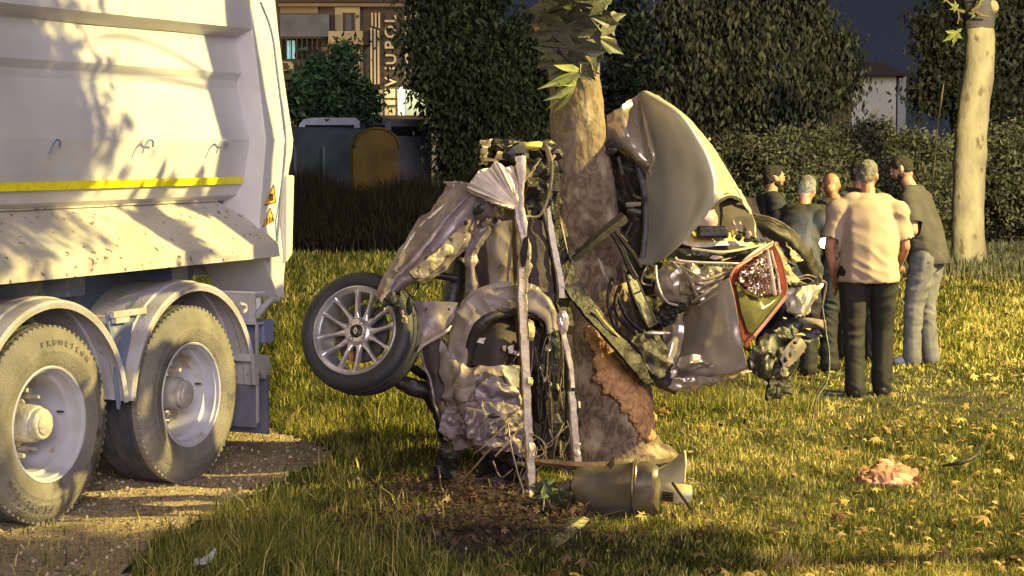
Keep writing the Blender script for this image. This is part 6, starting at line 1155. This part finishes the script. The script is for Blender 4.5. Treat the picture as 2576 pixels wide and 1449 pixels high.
tag(scatter('soil_litter', lv, lf, np.stack([x, y, np.maximum(0, 1 - d ** 1.6) * .045 + .04 + .03 * rg.random(len(x))], 1), rotm(len(x)), .015 + .022 * rg.random(len(x)), MV('brown_litter', [(0, (.05, .03, .02)), (.6, (.12, .07, .045)), (1, (.30, .19, .12))], .85), val=rg.random(len(x)) ** 2.2), 'brown leaf scraps on the dark soil', 'leaves', kind='stuff')
# long bent twigs that can be told apart
for lab, a in (('long pale bent stalk leaning across the soil towards the hanging shard', [(1135, 1232, 9.9), (1180, 1190, 9.7), (1240, 1120, 9.55)]), ('straight thin twig running down left over the soil heap', [(1138, 1238, 9.8), (1070, 1300, 9.4), (1000, 1370, 8.92)]), ('thin brown twig looping under the hanging shard', [(1105, 1180, 10.0), (1112, 1230, 9.8), (1140, 1270, 9.7), (1148, 1310, 9.6)]), ('curved twig across the front edge of the soil', [(1060, 1400, 9.1), (1140, 1330, 9.2), (1230, 1300, 9.4)])):
    o = tube('long_twig', a, .005, m_stem, None, 6); tag(o, lab, 'twig')
o = tube('long_twig', [(1180, 1290, 9.5), (1205, 1310, 9.4), (1215, 1345, 9.3)], .004, m_stem, None, 6); tag(o, 'short dark twig upright in the middle of the soil patch', 'twig')
# pink crumpled cloth, scraps, branch on the right
o = sheet('crumpled_cloth', [[(2165, 1178, 11.0), (2210, 1160, 11.0), (2250, 1166, 11.05), (2290, 1172, 11.0)], [(2150, 1198, 10.8), (2200, 1185, 10.72), (2250, 1185, 10.72), (2305, 1188, 10.85)], [(2145, 1215, 10.66), (2200, 1212, 10.55), (2260, 1214, 10.55), (2322, 1212, 10.7)], [(2150, 1222, 10.62), (2200, 1224, 10.56), (2260, 1224, 10.56), (2318, 1222, 10.62)]], M('dusty_pink_cloth', (.38, .20, .14), (.28, .14, .10), 7, .85, bump=.3, c3=(.6, .45, .3), s3=9, t3=.6), None, .006, 9, .03, 8, 6, .004); tag(o, 'crumpled pink cloth lying on the grass at right', 'cloth')
c = G(1997, 1196, .03); o = lump('red_scrap', c, (.035, .03, .016), m_redp, None, 3, .5, 2.4, ic=ICO2); tag(o, 'small reddish plastic scrap in the grass left of the pink cloth', 'scrap')
o = sheet('white_scrap', [[(486, 1412, 8.25), (510, 1406, 8.25), (528, 1398, 8.28), (545, 1384, 8.3)], [(486, 1422, 8.2), (510, 1422, 8.2), (530, 1412, 8.2), (545, 1396, 8.24)]], M('dull_white_paper', (.55, .55, .55), r=.6), None, .004, 5, .02, 16, 3, .004); tag(o, 'small twisted white paper scrap on the dark grass, bottom left', 'paper scrap')
br = root('fallen_branch', G(2420, 1150), 0, 'thin brown branch lying on the grass right of the pink cloth', 'branch')
tube('stem', [tuple(G(2370, 1172, .02)), tuple(G(2410, 1165, .05)), tuple(G(2450, 1148, .08)), tuple(G(2470, 1118, .12))], [.006, .012, .014, .008], m_brown, br, 6, raw=True)
leafobj(2400, 1156, 11.35, .05, face(10, -40, 40), m_leafY, br, 3)
for k, (x, y) in enumerate(((1925, 965), (1945, 972), (2110, 940))):
    o = lump('glass_shard', G(x, y, .05), (.022, .015, .010), M('pale_blue_glass', (.22, .32, .42), r=.15) if k == 0 else bpy.data.materials['pale_blue_glass'], None, k + 9, .5, 2.3, ic=ICO2); tag(o, 'small pale blue glass shard in the grass under the right end of the wreck', 'glass shard', 'glass shards in the grass')
# yellow grass wisp left of the soil
# ============================================================ people
m_skin = M('skin', (.50, .27, .17), (.44, .22, .14), 12, .5, bump=.06, bs=40); m_skin2 = M('ruddy_skin', (.48, .23, .14), (.40, .18, .11), 12, .5, bump=.06, bs=40)
m_hairb = M('black_hair', (.012, .010, .009), (.03, .025, .02), 40, .6, bump=.8, bs=160); m_hairg = M('grey_hair', (.26, .24, .20), (.12, .11, .10), 30, .7, bump=.9, bs=140)
m_polo = M('pale_pink_polo', (.42, .32, .265), (.37, .28, .225), 5, .85, bump=.07, bs=60); m_tee = M('charcoal_tshirt', (.050, .045, .045), (.07, .062, .060), 5, .9, bump=.07, bs=60)
m_blackj = M('black_cotton', (.018, .017, .018), (.028, .026, .026), 8, .85, bump=.3, bs=16); m_trou = M('black_trousers', (.012, .010, .010), (.020, .017, .016), 8, .8, bump=.07, bs=60)
m_jeans = M('washed_blue_jeans', (.17, .165, .17), (.10, .095, .10), 9, .9, bump=.35, bs=18); m_navy = M('dark_navy_shirt', (.022, .022, .028), (.035, .034, .04), 8, .85, bump=.07, bs=60)
m_ojac = M('olive_black_jacket', (.028, .026, .020), (.05, .045, .03), 3, .8, bump=.35, bs=12); m_panel = M('pale_jacket_panel', (.42, .33, .18), r=.8, bump=.3)
m_shoe = M('dark_shoe', (.03, .025, .022), r=.6); m_shoeb = M('pale_blue_trainer', (.35, .38, .45), r=.6); m_coat = M('grey_coat', (.12, .105, .095), (.085, .075, .07), 5, .9, bump=.4, bs=10)
m_eye = M('eye', (.5, .48, .45), r=.2); m_lip = M('lip', (.35, .13, .10), r=.5)
SV = np.array([v[:] for v in ICO2[0]]); SF = np.array(ICO2[1])
def dense(L_, n=5):
    out = []
    for (c, r), (c2, r2) in zip(L_, L_[1:]):
        for k in range(n): t = k / n; out.append((tuple(np.array(c) * (1 - t) + np.array(c2) * t), tuple(np.array(r) * (1 - t) + np.array(r2) * t)))
    return out + [L_[-1]]
def solid(spheres, vox, Mt, it=4):
    """union of ellipsoids turned into one continuous skin"""
    V, Fc = [], []
    for c, r in spheres:
        r = np.array(r if hasattr(r, '__len__') else (r, r, r)); Fc.append(SF + len(V) * len(SV)); V.append(SV * r + np.array(c))
    me = fast('tmp', np.concatenate(V), tris=np.concatenate(Fc)); o = bpy.data.objects.new('tmp', me); C.objects.link(o)
    rm = o.modifiers.new('r', 'REMESH'); rm.mode = 'VOXEL'; rm.voxel_size = vox; s = o.modifiers.new('s', 'SMOOTH'); s.factor = .5; s.iterations = it
    dg = bpy.context.evaluated_depsgraph_get(); out = bpy.data.meshes.new_from_object(o.evaluated_get(dg)); bpy.data.objects.remove(o); out.transform(Mt); return out
def chain(pts, rs, n=9):
    pts = [Vector(p) for p in pts]; out = []
    for i in range(len(pts) - 1):
        for k in range(n): t = k / n; out.append((pts[i].lerp(pts[i + 1], t)[:], rs[i] * (1 - t) + rs[i + 1] * t))
    out.append((pts[-1][:], rs[-1])); return out
def wrinkle(me, amp, f, seed=0, z0=None):
    n = len(me.vertices); co_ = np.zeros(n * 3, np.float32); no_ = np.zeros(n * 3, np.float32)
    me.vertices.foreach_get('co', co_); me.vertices.foreach_get('normal', no_); co_ = co_.reshape(-1, 3); no_ = no_.reshape(-1, 3)
    k = np.array([.5 - 2 * abs(noise.noise(Vector((a * f + seed, b * f, c * f * 1.3)))) for a, b, c in co_.tolist()], np.float32)
    co_ += no_ * (amp * k)[:, None]; me.vertices.foreach_set('co', co_.ravel()); me.update()
def folds(me, amp, seed=0, fu=3.5, fv=13, tilt=.6):
    """sharp fabric folds running obliquely"""
    n = len(me.vertices); co_ = np.zeros(n * 3, np.float32); no_ = np.zeros(n * 3, np.float32)
    me.vertices.foreach_get('co', co_); me.vertices.foreach_get('normal', no_); co_ = co_.reshape(-1, 3); no_ = no_.reshape(-1, 3); k = []
    for a, b, c in co_.tolist():
        h = a + b; w1 = noise.noise(Vector((h * 2.2 + seed, c * 2.2, 3))) * .8; q = Vector(((h * tilt + c + w1 * .3) * fv, (h - c * tilt) * fu, seed)); m_ = noise.noise(Vector((h * 4 + seed, c * 3, 9)))
        k.append(((1 - 2.6 * abs(noise.noise(q))) * (.55 + m_)))
    co_ += no_ * (amp * np.array(k, np.float32))[:, None]; me.vertices.foreach_set('co', co_.ravel()); me.update()
def cuts(me, Mt, planes, zmin=None, xm=.205):
    """open ends: remove what lies past a plane near an axis point"""
    bm = bmesh.new(); bm.from_mesh(me); inv = Mt.inverted(); kill = []
    for v in bm.verts:
        p = inv @ v.co
        if zmin is not None and p.z < zmin: kill.append(v); continue
        for c, d in planes:
            q = p - c; t = q.dot(d)
            if 0 < t < .16 and abs(p.x) > xm and (q - d * t).length < .12: kill.append(v); break
    bmesh.ops.delete(bm, geom=kill, context='VERTS'); thicken(bm, .006); bm.to_mesh(me); bm.free()
def person(label, foot, hgt, yaw, top='tee', tmat=m_tee, bmat=m_trou, smat=m_shoe, hair='short', hmat=m_hairb, skin=m_skin, elR=(.26, .02, 1.14), wrR=(.22, .2, 1.0), elL=(-.26, .02, 1.14), wrL=(-.22, .2, 1.0), lean=0.0, hyaw=0, hpitch=0, bulk=1.0, beard=False, footR=(.12, .0), footL=(-.12, .0), coat=False, headoff=(0, 0, 0), long_sleeve=False, drop=0.0):
    r = root('person', foot, 0, label, 'man', None); s = hgt / 1.76
    Mt = Matrix.Translation(Vector(foot) - Vector((0, 0, drop))) @ Matrix.Rotation(R(yaw), 4, 'Z') @ Matrix.Scale(s, 4); b = bulk
    def L(z): return lean * max(0, z - .95) ** 1.15 * 1.6      # forward shift of the upper body
    hipx = .095 * b; T = lambda x, y, z: (x, y + L(z), z)
    torso = [(T(0, 0, .93), (.165 * b, .12 * b, .11)), (T(0, .005, 1.02), (.155 * b, .115 * b, .11)), (T(0, .01, 1.12), (.152 * b, .115 * b, .11)), (T(0, .01, 1.22), (.160 * b, .115 * b, .11)), (T(0, .0, 1.32), (.175 * b, .115 * b, .11)), (T(0, -.01, 1.40), (.165 * b, .10 * b, .08))]
    sh = [(T(.165 * b, -.01, 1.395), .062), (T(-.165 * b, -.01, 1.395), .062), (T(.10, -.015, 1.455), (.08, .055, .045)), (T(-.10, -.015, 1.455), (.08, .055, .045))]
    hx, hy, hz = headoff; neck = chain([T(0, -.01, 1.45), T(hx * .6, .012 + hy * .6, 1.54 + hz)], [.062, .056], 5)
    sR, sL = Vector(T(.18 * b, -.01, 1.385)), Vector(T(-.18 * b, -.01, 1.385))
    eR, wR, eL, wL = (Vector((p[0], p[1] + L(1.3), p[2])) for p in (elR, wrR, elL, wrL))
    arms = chain([sR, sR.lerp(eR, .5), eR, eR.lerp(wR, .4), wR], [.058 * b, .050 * b, .041, .040, .027], 8) + chain([sL, sL.lerp(eL, .5), eL, eL.lerp(wL, .4), wL], [.058 * b, .050 * b, .041, .040, .027], 8)
    hands = []
    for w_, e_, sg in ((wR, eR, 1), (wL, eL, -1)):
        d = (w_ - e_).normalized(); side = d.cross(Vector((0, 0, 1)) if abs(d.z) < .9 else Vector((1, 0, 0))).normalized(); nn = side.cross(d)
        pc = w_ + d * .05; hands += [((w_ + d * .03)[:], .027), (pc[:], .033), ((pc + d * .025 + side * .014)[:], .026), ((pc + d * .025 - side * .014)[:], .026)]
        for k, ln in enumerate((.060, .072, .066, .050)):
            q0 = pc + d * .035 + side * (.027 - .018 * k); q1 = q0 + d * ln * .55 - nn * .006; q2 = q1 + d * ln * .3 - nn * .022; hands += chain([q0, q1, q2], [.0095, .009, .0075], 4)
        t0 = pc + side * .028 - d * .012; hands += chain([t0, t0 + side * .022 + d * .03, t0 + side * .022 + d * .055 - nn * .012], [.013, .011, .009], 4)
    fR, fL = Vector((footR[0], footR[1], .09)), Vector((footL[0], footL[1], .09)); kR = Vector((hipx, .03, .93)).lerp(fR, .5) + Vector((0, .02, 0)); kL = Vector((-hipx, .03, .93)).lerp(fL, .5) + Vector((0, .02, 0))
    legs = chain([(hipx, 0, .90), kR, fR.lerp(kR, .65), fR], [.088 * b, .058, .056, .038], 10) + chain([(-hipx, 0, .90), kL, fL.lerp(kL, .65), fL], [.088 * b, .058, .056, .038], 10)
    feet = [((f.x, f.y + .03, .05), (.042, .09, .045)) for f in (fR, fL)]
    hc = Vector(T(0, .03, 1.65)) + Vector((hx, hy, hz)); HM = Matrix.Rotation(R(hyaw), 3, 'Z') @ Matrix.Rotation(R(-hpitch), 3, 'X'); hp = lambda x, y, z: tuple(hc + HM @ Vector((x, y, z)))
    head = [(hp(0, -.012, .025), (.076, .092, .088)), (hp(0, .012, .0), (.070, .080, .085)), (hp(0, .032, -.055), (.052, .055, .05)), (hp(0, .062, -.082), (.030, .025, .024)), (hp(0, .088, -.012), (.012, .016, .018)), (hp(0, .098, -.024), (.014, .013, .012)), (hp(0, .080, .030), (.045, .014, .010)), (hp(.076, -.008, -.012), (.010, .018, .030)), (hp(-.076, -.008, -.012), (.010, .018, .030)), (hp(0, -.02, -.06), (.052, .055, .05)), (hp(.035, .060, -.025), (.022, .022, .022)), (hp(-.035, .060, -.025), (.022, .022, .022)), (hp(0, .084, -.052), (.022, .010, .010))]
    body = link('body', solid(torso + sh + neck + arms + hands + legs + feet + head, .0085, Mt), skin, r)
    # shirt
    g = .024; inf = lambda L_, k=g: [(c, tuple(np.array(q if hasattr(q, '__len__') else (q, q, q)) + k)) for c, q in L_]
    tl = 30 if long_sleeve else 15
    slR = chain([sR, sR.lerp(eR, .72) if not long_sleeve else eR, wR if long_sleeve else sR.lerp(eR, .98)], [.070 * b, .060 * b + .018, .05 if long_sleeve else .060 * b + .018], 8); slL = chain([sL, sL.lerp(eL, .72) if not long_sleeve else eL, wL if long_sleeve else sL.lerp(eL, .98)], [.070 * b, .060 * b + .018, .05 if long_sleeve else .060 * b + .018], 8)
    hem = [(T(0, 0, .875), (.182 * b, .140 * b, .05)), (T(0, 0, .92), (.182 * b, .140 * b, .07)), (T(0, .0, 1.03), (.172 * b, .132 * b, .09)), (T(0, 0, 1.12), (.17 * b, .13 * b, .09))]
    me = solid(inf(dense([hem[0], hem[1], hem[2], (T(0, .0, 1.14), (.172 * b, .134 * b, .09)), (T(0, .01, 1.24), (.176 * b, .128 * b, .09)), (T(0, .0, 1.32), (.176 * b, .118 * b, .09)), (T(0, -.01, 1.39), (.165 * b, .10 * b, .08))]) + sh + [(T(0, -.014, 1.445), (.135, .082, .045)), (T(0, -.014, 1.462), (.10, .078, .035)), (tuple(sR), (.072 * b, .068, .066)), (tuple(sL), (.072 * b, .068, .066))], .024) + slR + slL, .010, Mt, 14); folds(me, .014, yaw, 2.6, 8.5)
    if not long_sleeve: cuts(me, Mt, [(sR.lerp(eR, .80), (eR - sR).normalized()), (sL.lerp(eL, .80), (eL - sL).normalized())], .855, .176 * b + .026)
    else: cuts(me, Mt, [], .855)
    link('shirt', me, tmat, r)
    me = solid([(T(0, -.006, 1.462), (.098, .084, .026)), (T(0, -.004, 1.485), (.080, .076, .022)), (T(0, -.004, 1.50), (.073, .07, .016))], .008, Mt); link('collar', me, tmat, r)
    tr_ = chain([(hipx, 0, .92), (kR.x, kR.y, kR.z), fR.lerp(kR, .5) + Vector((0, 0, 0)), (fR.x, fR.y - .012, .07)], [.110 * b, .086, .076, .080], 12) + chain([(-hipx, 0, .92), (kL.x, kL.y, kL.z), fL.lerp(kL, .5), (fL.x, fL.y - .012, .07)], [.110 * b, .086, .076, .080], 12) + [((0, -.02, .93), (.165 * b, .125 * b, .10)), ((0, 0, .98), (.162 * b, .125 * b, .07))]
    me = solid(tr_, .011, Mt); folds(me, .014, yaw + 5, 5, 11, .15); link('trousers', me, bmat, r)
    for f in (fR, fL): me = solid([((f.x, f.y + .035, .045), (.050, .115, .045)), ((f.x, f.y + .09, .035), (.047, .07, .033)), ((f.x, f.y - .04, .05), (.044, .05, .05))], .010, Mt); link('shoe', me, smat, r)
    if hair != 'bald':
        hs = [(hp(0, -.020, .034), (.080, .093, .086)), (hp(0, -.040, .0), (.076, .070, .075)), (hp(0, -.045, -.035), (.062, .052, .045)), (hp(0, .02, .070), (.058, .058, .042))]
        if hair == 'quiff': hs += [(hp(0, .045, .085), (.055, .045, .032)), (hp(.05, .0, .04), (.035, .05, .05)), (hp(-.05, .0, .04), (.035, .05, .05))]
        me = solid(hs, .008, Mt); wrinkle(me, .006, 40, 3); link('hair', me, hmat, r)
    if beard: me = solid([(hp(0, .045, -.078), (.048, .045, .036)), (hp(.045, .022, -.05), (.022, .035, .035)), (hp(-.045, .022, -.05), (.022, .035, .035)), (hp(0, .088, -.062), (.026, .010, .010)), (hp(0, .062, -.105), (.034, .03, .022))], .008, Mt); wrinkle(me, .004, 50, 3); link('beard', me, m_hairb, r)
    for sg in (1, -1):
        me = solid([(hp(.032 * sg, .084, .004), .0115)], .005, Mt); link('eye', me, m_eye, r)
        me = solid([(hp(.034 * sg, .090, .026), (.020, .006, .005))], .004, Mt); link('eyebrow', me, hmat, r)
    return r, Mt, T, L
zf = lambda px, py, d: (P(px, py, d).x, d, 0)
# man in the pale polo, back to us
r1, M1, T1, L1 = person('heavy man seen from behind in a pale pink polo shirt', zf(2180, 985, 14.5), 1.80, -6, tmat=m_polo, bmat=m_trou, hmat=m_hairg, skin=m_skin2, bulk=1.16, elR=(.275, .02, 1.12), wrR=(.25, .18, .98), elL=(-.285, -.02, 1.12), wrL=(-.24, .05, .88), hyaw=-18, hpitch=14, footR=(.12, .09), footL=(-.09, -.07), lean=.13)
# man at right in a dark t-shirt, turned to the left
r2, M2, T2, L2 = person('bearded man in charcoal shirt and washed jeans looking down, rightmost of the group', zf(2330, 920, 16.6), 1.83, 62, tmat=m_tee, bmat=m_jeans, smat=m_shoeb, hair='quiff', bulk=1.10, elR=(.27, .10, 1.12), wrR=(.20, .36, 1.14), elL=(-.29, -.05, 1.14), wrL=(-.22, .23, 1.11), lean=.20, hyaw=8, hpitch=32, beard=True, footR=(.09, .0), footL=(-.11, .1))
# bearded man at the left, profile to the right
person('young bearded man with dark quiff facing right, head and shoulders above the wreck', zf(1935, 900, 17.4), 1.74, -78, tmat=m_navy, bmat=m_trou, hair='quiff', beard=True, hyaw=0, hpitch=4, wrR=(.10, .33, 1.12), elR=(.26, .10, 1.10), elL=(-.26, .1, 1.1), wrL=(-.12, .3, 1.1))
# grey haired man, half turned away
person('grey haired man in a dark jacket, head turned away, left of the torch', zf(2004, 900, 15.9), 1.66, -38, tmat=m_ojac, bmat=m_trou, hmat=m_hairg, skin=m_skin2, bulk=1.15, long_sleeve=True, hyaw=0, hpitch=26, lean=.12, elR=(.3, .08, 1.12), wrR=(.18, .34, 1.12), elL=(-.3, .08, 1.12), wrL=(-.16, .34, 1.1))
# bald man bending over the phone
rb, Mb, Tb, Lb = person('bald man in dark clothes bending his head over a lit phone', zf(2116, 900, 16.1), 1.70, 18, tmat=m_blackj, bmat=m_trou, hair='bald', skin=m_skin2, bulk=1.05, long_sleeve=True, hyaw=-30, hpitch=42, lean=.16, elL=(-.28, .06, 1.12), wrL=(-.14, -.22, 1.12), elR=(.27, .1, 1.12), wrR=(.10, .30, 1.12), headoff=(.0, .03, -.02))
# dark haired man hidden behind the polo shirt
person('dark haired man mostly hidden behind the man in the pale polo', zf(2158, 880, 17.0), 1.78, 5, tmat=m_navy, bmat=m_trou, hair='quiff', hyaw=-25, hpitch=10)
# phone torch
ph = root('phone', P(2078, 614, 15.45), 0, 'phone with its torch shining white, held between the men', 'phone')
V, Fc = boxgeo(P(2090, 606, 15.5), (.16, .012, .075), Matrix.Rotation(R(-12), 3, 'Y')); mesh('phone_case', V, Fc, m_blk, ph, False)
V, Fc = lathegeo([(0, -.01), (.032, -.01), (.036, 0), (.0, .004)], 20, lambda a, b, c: P(2073, 612, 15.45) + Vector((a, c, b))); mesh('torch_lens', V, Fc, M('lit_phone_torch', (1, 1, 1), emit=(.8, .92, 1), es=400), ph)
pl = bpy.data.lights.new('phone_torch_light', 'POINT'); po = bpy.data.objects.new('phone_torch_light', pl); C.objects.link(po); po.location = P(2073, 612, 15.38); pl.energy = 10; pl.color = (.75, .88, 1); pl.shadow_soft_size = .03

# ============================================================ scattered crash debris
bm = bmesh.new(); bmesh.ops.create_icosphere(bm, subdivisions=1, radius=1); dv = np.array([v.co[:] for v in bm.verts]) * [1, .55, .16] * (.6 + .8 * rg.random((len(bm.verts), 1))); df = [[v.index for v in f.verts] for f in bm.faces]; bm.free()
n = 420; t_ = rg.random(n) * 6.28; q_ = rg.random(n) ** .6; x = np.where(rg.random(n) < .5, -.1 + 1.5 * q_ * np.cos(t_), 1.7 + 1.3 * q_ * np.cos(t_)); y = np.where(x < 1, 10.0 + 1.3 * q_ * np.sin(t_), 12.4 + 1.4 * q_ * np.sin(t_))
tag(scatter('crash_debris', dv, df, np.stack([x, y, gz(x, y) + .02 + .05 * rg.random(n)], 1), rotm(n), .006 + .022 * rg.random(n) ** 3, MV('debris_bits', [(0, (.012, .011, .010)), (.5, (.06, .05, .04)), (.8, (.25, .2, .17)), (1, (.6, .62, .62))], .4)), 'small plastic and glass splinters strewn round the wreck', 'debris', kind='stuff')
# rivets, weld beads and grime on the lorry side
for k in range(9):
    x_ = -3.4 + k * .5
    for zz_ in (post[1][1] + .03,):
        V, Fc = tubegeo([TM @ Vector((x_, yr - .001, zz_ + .02)), TM @ Vector((x_, yr - .010, zz_ + .02))], .009, 8); mesh('rivet', V, Fc, m_white, lorry, False)
tube('weld_bead', [TM @ Vector((x_, crease[0] - .012 + .001 * math.sin(x_ * 31), crease[1] + .006)) for x_ in np.linspace(-4.5, .68, 60)], .006, m_skirt, lorry, 6, raw=True, n=1, rough=.002)
for k, (s_, z_) in enumerate(((-.2, 1.262), (.25, 1.262), (-.7, 1.262), (-1.2, 1.262))):
    V, Fc = tubegeo([TM @ Vector((s_, -.055, z_)), TM @ Vector((s_, -.068, z_))], .010, 6); mesh('skirt_bolt', V, Fc, m_hub, lorry, False)
